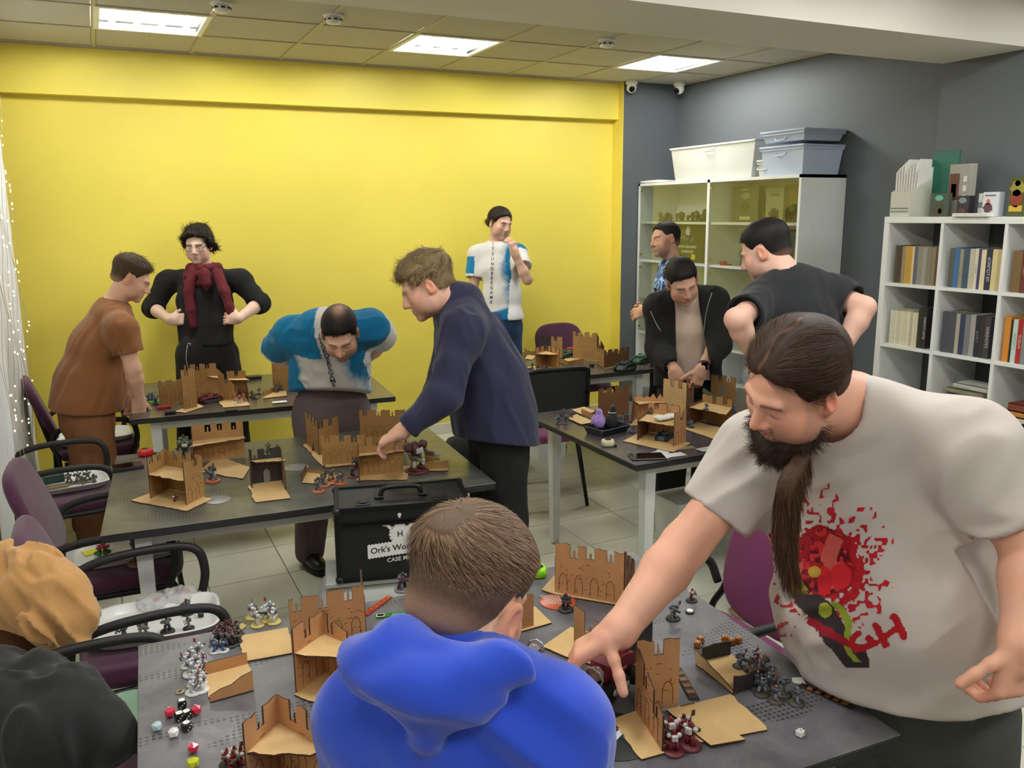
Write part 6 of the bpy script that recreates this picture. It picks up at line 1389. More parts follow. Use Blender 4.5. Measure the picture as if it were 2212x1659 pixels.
def corner(label, C_, A_, B_, h_, fz, base, m1=None, m2=None, s1='c', s2='c', depth_=.85, mw=None, group=None, ml=None):
    """two walls meeting at C_ (far corner), running to A_ and B_; floor slab between"""
    C_, A_, B_ = map(np.array, (C_, A_, B_)); u, v = A_-C_, B_-C_
    fl = [C_, C_+u*.98, C_+u*.7+v*.42*depth_, C_+u*.42*depth_+v*.7, C_+v*.98]
    return ruin(label, base, [(C_, A_, h_, s1)+((m1,) if m1 else ()), (C_, B_, h_, s2)+((m2,) if m2 else ())], [(fl, fz, (1, 2, 3))] if fz else [], mw, None, group, ml)
# ---- nearest table
corner('two-storey corner ruin at the bottom left of the nearest table', Tp(597, 1500, .165), Tp(524, 1566, .165), Tp(712, 1562, .165), .165, .1, [[(528, 1690), (600, 1620), (730, 1670), (640, 1760)]])
corner('two-storey corner ruin left of the blue hoodie', Tp(697, 1318, .165), Bp(640, 1500), Tp(822, 1368, .165), .165, .1, [[(636, 1504), (700, 1440), (820, 1480), (760, 1545)]], s2='r')
ruin('tall straight ruin wall with a base plate behind the corner ruin', [[(520, 1376), (622, 1358), (640, 1412), (528, 1432)]], [(Bp(631, 1413), Bp(790, 1376), .148, 'c'), (Bp(790, 1376), Bp(785, 1350), .165, 'l')], mw=m_mdf)
ruin('low broken ruin with a slanted wall beside the white miniatures', [[(443, 1460), (535, 1436), (548, 1493), (454, 1519)]], [(Bp(444, 1461), Bp(535, 1437), .03, 'f'), (Bp(454, 1519), Bp(548, 1493), .05, 'lo')])
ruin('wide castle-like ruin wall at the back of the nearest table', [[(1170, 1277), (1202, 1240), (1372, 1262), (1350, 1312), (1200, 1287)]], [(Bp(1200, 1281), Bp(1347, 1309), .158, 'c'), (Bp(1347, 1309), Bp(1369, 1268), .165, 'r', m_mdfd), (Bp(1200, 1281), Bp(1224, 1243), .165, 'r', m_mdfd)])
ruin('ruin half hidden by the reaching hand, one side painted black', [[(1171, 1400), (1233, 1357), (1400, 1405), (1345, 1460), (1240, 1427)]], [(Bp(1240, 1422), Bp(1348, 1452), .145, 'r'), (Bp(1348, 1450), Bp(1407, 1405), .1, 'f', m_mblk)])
ruin('small brown ruin wall just right of the sitting man\'s ear', [[(1080, 1380), (1155, 1312), (1192, 1348)]], [(Bp(1062, 1382), Bp(1152, 1354), .095, 'c')])
_c = Tp(1376, 1388, .168)
ruin('tall narrow corner tower ruin at the near edge', [[(1323, 1557), (1392, 1532), (1448, 1627), (1386, 1644)]], [(_c, Bp(1464, 1528), .17, 'c'), (_c, Bp(1431, 1627), .165, 'r')])
ruin('fallen flat ruin panels lying beside the tower ruin', [[(1462, 1532), (1578, 1503), (1657, 1580), (1500, 1610)], [(1440, 1540), (1500, 1524), (1610, 1605), (1535, 1618)]], [(Bp(1470, 1534), Bp(1500, 1527), .006, 'f')])
ruin('small low ruin corner between the hoodie and the red truck', [[(1163, 1482), (1216, 1459), (1258, 1500), (1200, 1525)]], [(Bp(1216, 1461), Bp(1165, 1481), .042, 'j'), (Bp(1216, 1461), Bp(1256, 1498), .042, 'j')])
ruin('low L-shaped ruin with black ends at the right of the nearest table', [[(1503, 1434), (1578, 1416), (1652, 1476), (1584, 1502)]], [(Bp(1503, 1434), Bp(1584, 1501), .034, 'hi', m_mdfl), (Bp(1584, 1501), Bp(1650, 1478), .042, 'j', m_mblk), (Bp(1516, 1430), Bp(1577, 1417), .038, 'j', m_mblk)])
# ---- middle left table
_a = Bp(403, 1094)
ruin('square tower ruin with an upper floor at the left front of the middle table', [[(283, 1083), (352, 1056), (461, 1079), (404, 1106)]], [(_a, Bp(442, 1073), .172, 'c'), (Bp(326, 1079), Bp(364, 1058), .172, 'c'), (Bp(364, 1058), Bp(442, 1073), .172, 'c')], [([Bp(326, 1079), Bp(364, 1058), Bp(440, 1073), Bp(402, 1094)], .1, (3,))], mw=m_mdfo)
_b0, _b1 = Tp(413, 920, .175), Tp(524, 909, .175)
ruin('large open ruin with two windows behind the square tower', [[(430, 1020), (470, 985), (540, 1012), (525, 1036)]], [(_b0, _b1, .175, 'c'), (_b0, lerp(_b0, Bp(418, 1022), .9), .175, 'r')], [([_b0, _b1, _b1+np.array((0, -.05, 0)), _b0+np.array((.03, -.09, 0)), _b0+np.array((-.02, -.1, 0))], .1, (2, 3))], mw=m_mdfo)
_c0, _c1 = Tp(537, 972, .15), Tp(606, 965, .15)
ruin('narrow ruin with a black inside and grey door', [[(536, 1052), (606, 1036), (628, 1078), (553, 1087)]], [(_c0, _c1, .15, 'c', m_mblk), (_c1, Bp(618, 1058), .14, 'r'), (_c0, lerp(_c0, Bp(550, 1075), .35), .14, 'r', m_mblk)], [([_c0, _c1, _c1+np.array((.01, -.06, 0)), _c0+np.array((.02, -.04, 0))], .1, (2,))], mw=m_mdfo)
_d = thing('door_panel', 'grey arched door panel inside the narrow black ruin', 'door panel', lerp(_c0, _c1, .5)+np.array((0, -.006, .005)), math.atan2(*(_c1-_c0)[1::-1]))
m_dr = mat('grey_primer', S(120, 116, 108), .6)
MB().prism([(-.013, 0), (.013, 0), (.013, .045), (.008, .056), (0, .06), (-.008, .056), (-.013, .045)], (0, 0, 0), (1, 0, 0), (0, 0, 1), .003, m_dr).build('panel', m_dr, _d)
ruin('angled ruin walls in front of the man in the teal jersey', [[(655, 962), (700, 950), (800, 1002), (700, 1012)]], [(Bp(664, 962), Bp(690, 985), .17, 'c'), (Bp(690, 985), Bp(733, 972), .165, 'c'), (Bp(697, 1006), Bp(790, 1000), .135, 'c')], mw=m_mdfo)
_e0, _e1 = Tp(776, 886, .17), Tp(873, 886, .17)
ruin('back ruin wall behind the hand of the man in navy', [], [(_e0, _e1, .17, 'c'), (_e1, _e1+np.array((.03, .07, 0)), .175, 'r', m_mdfd)], mw=m_mdfo)
_f0, _f1 = Bp(777, 1030), Bp(872, 1022)
ruin('open ruin with a shelf floor behind the black case', [[(770, 1040), (790, 1012), (885, 1008), (880, 1038)]], [(_f0, _f1, .17, 'c'), (_f0, Bp(776, 1046), .15, 'c')], [([_f0, _f1, _f1+np.array((0, -.02, 0)), lerp(_f0, _f1, .6)+np.array((0, -.03, 0)), _f0+np.array((-.02, -.05, 0))], .1, (2, 3))], mw=m_mdfo)
ruin('low ruin corner with a small back wall under the green miniatures', [[(652, 1045), (662, 1022), (735, 1030), (728, 1048)]], [(Bp(652, 1043), Bp(662, 1022), .035, 'j', m_mdfd), (Bp(662, 1022), Bp(735, 1030), .014, 'f')], mw=m_mdfo)
ruin('pair of low ruin walls at the right side of the middle table', [[(912, 1020), (925, 1000), (970, 1002), (968, 1018)]], [(Bp(918, 1016), Bp(968, 1012), .032, 'j'), (Bp(918, 1000), Bp(950, 996), .05, 'hi')], mw=m_mdfo)
# ---- right table
_a0, _a1 = Tp(1293, 840, .17), Tp(1359, 830, .17)
ruin('dark brown ruin wall at the back left of the right table', [], [(_a0, _a1, .17, 'c'), (_a0, _a0+np.array((-.035, -.02, 0)), .06, 'lo')], mw=m_mdfd)
_a0, _a1 = Tp(1369, 852, .14), Tp(1433, 854, .14)
ruin('ruin with a wavy roofless back and shelf, middle of the right table', [[(1360, 920), (1375, 903), (1440, 900), (1430, 922)]], [(_a0, _a1, .14, 'j'), (_a0, Bp(1364, 918), .135, 'r', m_mdfd)], [([_a0, _a1, _a1+np.array((0, -.03, 0)), _a0+np.array((.04, -.08, 0)), _a0+np.array((-.02, -.09, 0))], .1, (2, 3))], mw=m_mdf)
_a0, _a1 = Tp(1434, 817, .2), Tp(1484, 828, .2)
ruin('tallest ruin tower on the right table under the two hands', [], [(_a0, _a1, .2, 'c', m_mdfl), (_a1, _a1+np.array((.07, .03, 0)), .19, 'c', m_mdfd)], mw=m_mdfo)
ruin('front ruin with a white packet on its upper floor', [[(1345, 955), (1388, 932), (1493, 959), (1455, 978)]], [(Bp(1377, 953), Bp(1400, 934), .11, 'f', m_mdfd), (Bp(1400, 934), Bp(1466, 944), .155, 'c'), (Bp(1455, 966), Bp(1480, 957), .16, 'c')], [([Bp(1377, 953), Bp(1400, 934), Bp(1466, 944), Bp(1455, 966)], .1, (3,))], mw=m_mdf)
ruin('right ruin with a floor and small window cutouts', [[(1478, 928), (1500, 912), (1584, 932), (1562, 958)]], [(Bp(1487, 922), Bp(1516, 909), .11, 'f', m_mdfd), (Bp(1516, 909), Bp(1580, 923), .145, 'c')], [([Bp(1487, 922), Bp(1516, 909), Bp(1580, 923), Bp(1566, 940)], .1, (3,))], mw=m_mdfo)
_a0, _a1 = Tp(1537, 808, .17), Tp(1590, 815, .17)
ruin('rear ruin wall beside the long-haired man\'s forehead', [], [(_a0, _a1, .17, 'c')], mw=m_mdfo)
ruin('flat ruin base with a small triangular wall at the left of the right table', [[(1236, 886), (1262, 880), (1290, 890), (1258, 898)], [(1224, 906), (1246, 898), (1285, 915), (1256, 920)]], [(Bp(1256, 898), Bp(1290, 903), .035, 'hi')], mw=m_mdf)
# ---- far right table
_a0, _a1, _a2 = Tp(1157, 752, .15), Tp(1180, 746, .15), Tp(1208, 754, .15)
ruin('small two-storey ruin at the front left of the far right table', [[(1138, 795), (1165, 787), (1222, 803), (1180, 808)]], [(_a1, _a0, .15, 'c'), (_a1, _a2, .15, 'c')], [([_a1, _a0, lerp(_a0, _a2, .5)+np.array((0, -.02, 0)), _a2], .105, (1, 2))], mw=m_mdfo)
_a0, _a1 = Tp(1167, 724, .17), Tp(1215, 727, .17)
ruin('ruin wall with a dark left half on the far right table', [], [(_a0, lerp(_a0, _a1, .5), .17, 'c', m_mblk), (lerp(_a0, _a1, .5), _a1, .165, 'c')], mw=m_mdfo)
_a0, _a1 = Tp(1238, 716, .21), Tp(1290, 720, .21)
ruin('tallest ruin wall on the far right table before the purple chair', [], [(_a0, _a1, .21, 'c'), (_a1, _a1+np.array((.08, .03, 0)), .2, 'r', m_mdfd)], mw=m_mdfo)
ruin('square ruin block at the front edge of the far right table', [], [(Bp(1289, 786), Bp(1305, 796), .13, 'c'), (Bp(1305, 796), Bp(1358, 787), .13, 'c', m_mdfd)], mw=m_mdfo)
ruin('low open box ruin under the green tank', [[(1207, 783), (1226, 773), (1262, 777), (1228, 792)]], [(Bp(1207, 783), Bp(1227, 791), .032, 'f'), (Bp(1227, 791), Bp(1260, 785), .032, 'f')], mw=m_mdfo)
ruin('low wedge ruin at the back left of the far right table', [[(1133, 776), (1140, 768), (1158, 770), (1150, 778)]], [(Bp(1133, 768), Bp(1156, 766), .05, 'hi')], mw=m_mdfo)
# ---- far left table
_a0, _a1 = Tp(342, 824, .15), Tp(395, 818, .15)
ruin('ruin with a grey slab floor at the left of the far left table', [], [(_a0, _a1, .15, 'c'), (_a0, Bp(347, 872), .13, 'r', m_mdfd)], [([_a0, _a1, Bp(398, 868), Bp(348, 872)], .1, (2,))], mw=m_mdfo, ml=m_dr)
_a0, _a1 = Tp(397, 788, .235), Tp(466, 783, .235)
ruin('tallest gate-like ruin in front of the man with the scarf', [[(377, 890), (425, 873), (440, 880), (400, 893)]], [(Bp(397, 886), Bp(426, 880), .235, 'c'), (_a0, _a1, .235, 'c'), (_a1, _a1+np.array((.09, -.05, 0)), .2, 'r')], [([_a0+np.array((.12, 0, 0)), _a1, _a1+np.array((0, -.08, 0)), _a0+np.array((.15, -.06, 0))], .15, (2,))], mw=m_mdfo)
_a0, _a1 = Tp(489, 802, .165), Tp(530, 801, .165)
ruin('small roofed ruin sheltering the red miniatures', [[(470, 864), (530, 860), (541, 877), (482, 882)]], [(_a0, _a1, .165, 'c'), (_a1, Bp(538, 870), .12, 'r', m_mdfd)], [([_a0, _a1, _a1+np.array((.01, -.07, 0)), _a0+np.array((.0, -.06, 0))], .115, (2,))], mw=m_mdfo)
_a0, _a1 = Tp(586, 772, .2), Tp(640, 783, .2)
ruin('ruin wall by the teal jersey on the far left table', [[(568, 862), (575, 848), (618, 846), (620, 856)]], [(_a0, _a1, .2, 'c'), (Bp(570, 858), Bp(600, 843), .03, 'j')], mw=m_mdfo)
# ================================================================== drapes, trays, the case
m_camel = mat('camel_fleece', S(196, 148, 90), .92, bump=.15, bscale=500, sheen=.3, var=.05, vscale=12); m_bsh = mat('black_shirt_cloth', S(24, 25, 27), .92, bump=.15, bscale=400, sheen=.12); m_dbr = mat('dark_brown_lining', S(92, 60, 36), .9)
sd = SD(); 
A, B_ = PD(20, 1200, 2.62), PD(205, 1300, 2.5)
sd.ecap(PD(-5, 1265, 2.5), PD(130, 1325, 2.42), (.11, .075), (.10, .06), (0, 0, 1), .04); sd.path([PD(20, 1205, 2.5), PD(85, 1225, 2.46), PD(140, 1275, 2.43), PD(172, 1330, 2.41), PD(175, 1380, 2.4)], [.05, .055, .055, .04, .022], .04); sd.path([PD(40, 1300, 2.42), PD(95, 1345, 2.4), PD(135, 1380, 2.4)], [.06, .05, .03], .04)
sd.disp(folds((2.2, 26, 26), .04, 5, cam_dir(.62, .72, .1)), .03); sd.disp(folds((9, 9, 9), .008, 6), .006)
V, F = sd.mesh(.0085); t = thing('hoodie_garment', 'camel tan hoodie draped over the purple chair back at left', 'hoodie', (-.27, 2.75, 0)); npmesh('cloth', V-np.array((-.27, 2.75, 0)), F, m_camel, t)
s2 = SD(); s2.path([PD(15, 1300, 2.62), PD(30, 1380, 2.6), PD(60, 1440, 2.58)], [.07, .07, .05], .03); s2.disp(folds((3, 20, 20), .02, 9, (0, 0, 1)), .015); V, F = s2.mesh(.011); npmesh('lining', V-np.array((-.27, 2.75, 0)), F, m_dbr, t)
sd = SD(); sd.path([PD(-40, 1460, 2.0), PD(60, 1480, 1.98), PD(140, 1510, 1.95), PD(195, 1570, 1.93)], [.07, .07, .07, .06], .04); sd.ecap(PD(-20, 1600, 1.9), PD(120, 1620, 1.88), (.16, .1), (.13, .09), (0, 0, 1), .05); sd.path([PD(180, 1540, 1.93), PD(225, 1590, 1.9), PD(250, 1600, 1.9)], [.065, .06, .045], .03)
sd.disp(folds((2.5, 20, 20), .036, 15, cam_dir(.2, .95, .1)), .026); V, F = sd.mesh(.0085); t = thing('shirt_garment', 'black shirt hanging over the chair back at the bottom left', 'shirt', (-.4, 2.1, 0)); npmesh('cloth', V-np.array((-.4, 2.1, 0)), F, m_bsh, t)
m_ylw = mat('yellow_cloth', S(214, 160, 30), .85); sd = SD(); sd.path([PD(5, 1030, 4.1), PD(12, 1050, 4.1), PD(4, 1070, 4.08)], [.03, .035, .03], .02); sd.disp(folds((10, 20, 20), .01, 3), .008); V, F = sd.mesh(.0085); t = thing('cloth', 'mustard yellow cloth at the left edge by the chairs', 'cloth', PD(5, 1060, 4.1)*np.array((1, 1, 0))); npmesh('fabric', V-PD(5, 1060, 4.1)*np.array((1, 1, 0)), F, m_ylw, t)
m_mint = mat('mint_plastic', S(132, 166, 140), .5); p_ = PZ(278, 1545, .5); t = thing('bowl', 'round mint green plate lying on the chair under the black shirt', 'plate', (p_[0], p_[1], .4975)); MB().lathe([(.085, .001), (.1, .006), (.104, .02), (.1, .02), (.085, .01), (.01, .008)], n=32, m=m_mint).build('dish', m_mint, t); MB().lathe([(.05, 0), (.05, .004)], n=24, m=m_mint).build('foot_ring', m_mint, t)
m_tray = mat('white_tray_plastic', S(228, 230, 228), .3, coat=.3)
def tray(loc, rz, label, w=.42, d=.31):
    t = thing('tray', label, 'tray', loc, rz, 'white plastic trays'); b = MB(); n = 48
    def ring(w_, d_, z, e=5.):
        o = []
        for j in range(n):
            a = 2*math.pi*j/n; cx_, sy = math.cos(a), math.sin(a); o.append((math.copysign(abs(cx_)**(2/e), cx_)*w_/2, math.copysign(abs(sy)**(2/e), sy)*d_/2, z))
        return o
    R_ = [ring(w-.05, d-.05, .0), ring(w-.035, d-.035, .004), ring(w-.012, d-.012, .028), ring(w, d, .03), ring(w-.002, d-.002, .033), ring(w-.02, d-.02, .031), ring(w-.042, d-.042, .007), ring(w-.055, d-.055, .004)]
    vs = [q for r in R_ for q in r]; fs = []
    for i in range(len(R_)-1):
        for j in range(n): fs.append((i*n+j, i*n+(j+1) % n, (i+1)*n+(j+1) % n, (i+1)*n+j))
    fs += [tuple(range(n-1, -1, -1)), tuple((len(R_)-1)*n+j for j in range(n))]; b.add(vs, fs, m_tray, True); b.build('dish', m_tray, t)
    MB().tube([(a[0]*.995, a[1]*.995, .031) for a in ring(w, d, 0)], .003, 6, m_tray, closed=True).build('rim', m_tray, t)
    return t
SZ = .4975
def TR(u, v): return PZ(u, v, SZ+.006)
tray((-.27, 4.72, SZ), .12, 'white tray of grey models on the chair beside the brown trousers'); tray((-.02, 3.62, SZ), .0, 'white tray with a flower and a dark figure under the middle table'); tray((.06, 2.88, SZ), -.08, 'white tray of dark miniatures on the chair with the tan hoodie', .4, .3); tray((-.13, 5.68, SZ), .1, 'white tray on the chair behind the man in brown')
# --- the black case
m_case = mat('black_case_panel', S(20, 21, 22), .55, bump=.2, bscale=600); m_al = mat('black_aluminium_edge', S(34, 35, 36), .38, metal=.5); m_crn = mat('case_corner', S(58, 58, 60), .3, metal=.7); m_wl = mat('white_print', S(232, 232, 230), .6)
ZB = .55; q0 = PZ(735, 1258, ZB); q1 = PZ(1040, 1229, ZB); dv = (q1-q0); wC = .47; ux = unit(dv); uy = np.array((-ux[1], ux[0], 0)); HC_ = .275; DC = .24
org_ = q0+ux*wC/2+uy*DC/2; t = thing('carry_case', 'black aluminium-edged carry case with white logo', 'case', (org_[0], org_[1], ZB), math.atan2(ux[1], ux[0]))
MB().box((0, 0, HC_*.39), (wC, DC, HC_*.78), m_case, bev=.003).build('body', m_case, t); MB().box((0, 0, HC_*.89), (wC, DC, HC_*.2), m_case, bev=.003).build('lid', m_case, t)
e = MB()
for sx in (-1, 1):
    for sy in (-1, 1): e.box((sx*wC/2, sy*DC/2, HC_/2), (.022, .022, HC_+.004), m_al, bev=.004)
for z in (.006, HC_*.775, HC_*.8, HC_-.004):
    for sy in (-1, 1): e.box((0, sy*DC/2, z), (wC, .014, .016), m_al)
    for sx in (-1, 1): e.box((sx*wC/2, 0, z), (.014, DC, .016), m_al)
e.build('edge_profiles', m_al, t)
for sx in (-1, 1):
    for sy in (-1, 1):
        for z in (.01, HC_-.008): MB().ball((sx*(wC/2+.001), sy*(DC/2+.001), z), .016, 10, m_crn).build('corner_cap', m_crn, t)
h_ = MB(); h_.tube(smooth_path([(-.075, -.02, HC_+.004), (-.07, -.02, HC_+.022), (-.05, -.02, HC_+.036), (.05, -.02, HC_+.036), (.07, -.02, HC_+.022), (.075, -.02, HC_+.004)], 5), .0095, 8, m_al); h_.build('handle', m_al, t)
for sx in (-1, 1): MB().box((sx*.08, -.02, HC_+.003), (.034, .03, .008), m_al, bev=.002).build('handle_mount', m_al, t)
for sx in (-1, 1):
    b = MB(); b.box((sx*.14, -DC/2+.035, HC_+.003), (.05, .04, .008), m_al, bev=.002); b.box((sx*.14, -DC/2+.035, HC_+.009), (.026, .022, .008), m_al, bev=.002); b.build('latch', m_al, t)
fy = -DC/2-.0035; cz = HC_*.38; cxl = -.015
lg = MB()
for k in range(16):
    a = 2*math.pi*k/16; lg.box((cxl+.034*math.cos(a), fy, cz+.062+.034*math.sin(a)), (.011, .001, .011), m_wl, R=roty(-a))
lg.prism([(cxl+.033*math.cos(2*math.pi*i/24), cz+.062+.033*math.sin(2*math.pi*i/24)) for i in range(24)], (0, fy, 0), (1, 0, 0), (0, 0, 1), .001, m_wl)
for sx in (-1, 1):
    lg.box((cxl+sx*.036, fy, cz+.09), (.012, .001, .05), m_wl, R=roty(sx*.75)); lg.prism([(cxl+sx*.053+.013*math.cos(2*math.pi*i/12), cz+.108+.013*math.sin(2*math.pi*i/12)) for i in range(12)], (0, fy, 0), (1, 0, 0), (0, 0, 1), .001, m_wl)
for zz, r in ((.1, .008), (.112, .006), (.123, .005), (.135, .007)): lg.prism([(cxl+r*math.cos(2*math.pi*i/12), cz+zz+r*math.sin(2*math.pi*i/12)) for i in range(12)], (0, fy, 0), (1, 0, 0), (0, 0, 1), .001, m_wl)
pl = [(cxl-.118+.236*i/40, cz+.036+.004*(i % 2)) for i in range(41)]+[(cxl+.118-.236*i/40, cz-.012-.004*(i % 2)) for i in range(41)]; lg.prism(pl, (0, fy, 0), (1, 0, .07), (0, 0, 1), .0012, m_wl); lg.build('logo', m_wl, t)
def ctext(txt, size, x, z, m, y): 
    V, F = text_mesh(txt, size, bold=True); MB().add([(x+q[0], y, z+q[1]+.07*q[0]) for q in V], F, m).build('lettering', m, t)
ctext("Ork's Workshop", .031, cxl, cz+.012, m_case, fy-.0016); ctext('CASE Mk.II', .022, cxl, cz-.032, m_wl, fy-.001); ctext('H', .03, cxl, cz+.062, m_case, fy-.0016)
m_pouf = mat('pale_grey_plastic', S(176, 178, 174), .5)
t = thing('storage_stool', 'pale grey plastic stool under the black case', 'stool', (org_[0]-.04, org_[1]+.0, 0), math.atan2(ux[1], ux[0])); MB().pad(.6, .3, .5, (0, 0, .274), None, m_pouf, 5, .12, 48).build('seat_block', m_pouf, t); MB().box((0, 0, .537), (.5, .22, .02), m_pouf, bev=.004).build('seat_top', m_pouf, t); MB().box((0, 0, .015), (.5, .24, .028), m_blk).build('plinth', m_blk, t)
# white bins on the floor
def bin2(loc, label, w=.28, d=.2, h_=.2):
    t = thing('waste_bin', label, 'bin', loc); b = MB(); b.box((0, 0, h_/2), (w, d, h_), m_tray, taper=.85); b.build('bucket', m_tray, t); MB().box((0, 0, h_), (w+.012, d+.012, .014), m_tray, bev=.003).build('rim', m_tray, t); MB().box((0, -d/2-.002, h_*.75), (w*.35, .004, .02), m_gry).build('grip', m_gry, t)
p_ = PZ(1180, 985, 0); bin2((p_[0], p_[1], 0), 'white plastic box on the floor behind the mesh chair', .26, .22, .24)
p_ = PZ(1450, 1170, 0); bin2((p_[0]+.1, p_[1], 0), 'pale grey bin on the floor beside the long-haired man', .3, .24, .26)
p_ = PZ(1040, 960, 0); t = thing('bag', 'black bag standing on the floor behind the man in navy', 'bag', (2.3, 5.35, 0)); MB().pad(.5, .25, .3, (0, 0, .155), None, m_bsh, 4, .3, 40).build('body', m_bsh, t); MB().tube(smooth_path([(-.12, 0, .3), (-.1, 0, .38), (.1, 0, .38), (.12, 0, .3)], 5), .01, 6, m_bsh).build('strap', m_bsh, t)

# ================================================================== miniatures
def mm(c, metal=0., rough=.5): return mat('paint_%d_%d_%d_%d' % (*c, int(metal*10)), S(*c), rough, metal=metal, var=.25, vscale=160)
PAL = {'white': ((206, 208, 212), (96, 96, 104), (150, 30, 40)), 'dark': ((46, 44, 46), (96, 92, 92), (120, 24, 32)), 'purple': ((70, 44, 52), (96, 82, 80), (60, 58, 60)), 'silver': ((120, 124, 130), (66, 70, 82), (150, 90, 60)), 'red': ((120, 30, 34), (196, 190, 184), (70, 20, 24)), 'green': ((60, 92, 66), (120, 112, 70), (90, 40, 32)), 'grey': ((120, 116, 104), (86, 84, 80), (70, 62, 50)), 'bone': ((198, 170, 140), (150, 60, 46), (90, 40, 30)), 'blue': ((70, 96, 150), (120, 126, 134), (60, 60, 66)), 'brown': ((112, 82, 52), (70, 56, 40), (60, 60, 60)), 'fir': ((86, 90, 98), (60, 62, 70), (120, 124, 130))}
PROTO = {}
def mini_proto(pal, seed, base=(40, 38, 36), kind='trooper'):
    key = (pal, seed, base, kind)
    if key in PROTO: return PROTO[key]
    r = random.Random(hash((pal, seed)) % 9999+seed*31); a, b_, c_ = (mm(k) for k in PAL[pal]); mb = mm(base); met = mat('gun_metal', S(110, 110, 114), .35, metal=.8)
    parts = {}
    B1 = MB().lathe([(.0155, 0), (.016, .0012), (.0145, .004), (.003, .0042)], n=18, m=mb); parts['base'] = (B1, mb)
    b = MB(); st = r.uniform(.004, .007)
    for sx in (-1, 1): b.tube([(sx*st, sx*r.uniform(-.003, .003), .004), (sx*st*.95, .002, .011), (sx*.003, 0, .018)], [.0038, .003, .0036], 6, a); b.ball((sx*st, -.002, .0055), (.003, .0048, .0022), 6, a)
    b.ball((0, 0, .023), (.0062, .0046, .0062), 8, a); b.box((0, .0055, .0255), (.009, .005, .009), b_, bev=.001)
    for sx in (-1, 1): b.ball((sx*.0075, 0, .0275), (.0037, .0042, .0036), 8, b_ if pal != 'white' else a)
    parts['figure'] = (b, None); H_ = MB().ball((0, -.001, .033), (.0031, .0034, .0036), 8, a if r.random() < .5 else c_); parts['head'] = (H_, None)
    w = MB(); an = r.uniform(-.5, .6)
    w.tube([(-.008, 0, .026), (-.007, -.006, .022), (-.001, -.0095, .0225)], .0019, 6, a); w.tube([(.008, 0, .026), (.0085, -.005, .021), (.004, -.0095, .0225)], .0019, 6, a); w.box((.001, -.0105, .0225), (.021, .0028, .0042), met, R=roty(an)); w.box((.006, -.0105, .0195), (.003, .0025, .005), met)
    if r.random() < .4: w.tube([(.0085, -.004, .021), (.011, -.006, .042)], .0009, 5, met); w.box((.0122, -.006, .038), (.006, .0006, .009), c_)
    parts['weapon'] = (w, None)
    PROTO[key] = parts; return parts
MINI_ME = {}
def mini(u, v, pal, seed, label, group, s_=1., rz=None, base=(40, 38, 36), z=None, at=None):
    p_ = np.array(at) if at is not None else PZ(u, v, (MZ if z is None else z)+.0003); t = thing('miniature', label, 'miniature', p_, rz if rz is not None else RNG.uniform(-3, 3), group); t.scale = (s_,)*3
    key = (pal, seed % 3, base)
    if key not in MINI_ME:
        MINI_ME[key] = {}
        for n_, (b, m) in mini_proto(pal, seed % 3, base).items(): o = b.build(n_, m, t); MINI_ME[key][n_] = o.data
    else:
        for n_, me in MINI_ME[key].items(): link(n_, me, t)
    return t
ORD = ['leftmost', 'second from left', 'third from left', 'fourth from left', 'fifth from left', 'sixth from left', 'seventh from left', 'eighth from left', 'ninth from left', 'tenth from left', 'eleventh from left']
def squad(pts, pal, label, group, s_=1., base=(40, 38, 36), z=None):
    pts = sorted(pts)
    for i, (u, v) in enumerate(pts): mini(u, v, pal, i, label if len(pts) == 1 else label+', '+(ORD[i] if i < len(pts)-1 else 'rightmost'), group, s_*RNG.uniform(.94, 1.06), None, base, z)
# nearest table
squad([(556, 1352), (574, 1340), (592, 1345), (545, 1335), (585, 1330)], 'white', 'white crimson miniature on a yellow base at the back edge', 'yellow-based miniatures at the back edge', 1.25, (196, 176, 104))
t = thing('display_disc', 'empty pale yellow round base beside the back miniatures', 'base', PZ(517, 1355, MZ+.0003)); MB().lathe([(.018, 0), (.0185, .0015), (.0165, .004), (.002, .0042)], n=24, m=mm((196, 176, 104))).build('disc', mm((196, 176, 104)), t); MB().lathe([(.003, .004), (.003, .0046)], n=10, m=m_blk).build('peg_hole', m_blk, t)
squad([(415, 1428), (432, 1420), (405, 1440), (425, 1445), (440, 1440), (412, 1458), (430, 1462), (420, 1480), (434, 1478), (418, 1497), (436, 1492)], 'white', 'white silver miniature in the line on the nearest table', 'white miniatures in a line', 1.15, (206, 206, 204))
squad([(478, 1378), (490, 1370), (502, 1380), (512, 1372), (484, 1392), (498, 1395), (510, 1390), (470, 1388)], 'dark', 'dark spiky miniature in the cluster behind the low ruin', 'dark cluster behind the low ruin', 1.2)
squad([(465, 1408), (482, 1406)], 'blue', 'pale blue and white miniature standing at the low ruin', 'blue-white miniatures', 1.05, (206, 206, 204))
squad([(492, 1652), (508, 1648), (522, 1654), (505, 1660)], 'red', 'crimson miniature at the bottom edge beside the corner ruin', 'crimson miniatures at the bottom edge', 1.15)
squad([(870, 1275), (905, 1262), (925, 1290), (900, 1300), (940, 1275)], 'purple', 'wine-dark creature miniature beside the green ruler', 'wine-dark creatures', 1.7, (110, 116, 120))
squad([(1454, 1337)], 'silver', 'silver miniature standing alone right of the reaching arm', None, 1.25); squad([(1494, 1298)], 'red', 'red winged miniature near the back right edge of the nearest table', None, 1.05)
squad([(1597, 1443), (1620, 1452), (1640, 1462), (1652, 1450), (1668, 1470), (1645, 1500), (1675, 1515), (1692, 1500), (1635, 1485), (1660, 1485), (1720, 1520)], 'silver', 'dark silver miniature grouped at the nearest table right end', 'dark silver group at the right end', 1.2, (76, 70, 62))
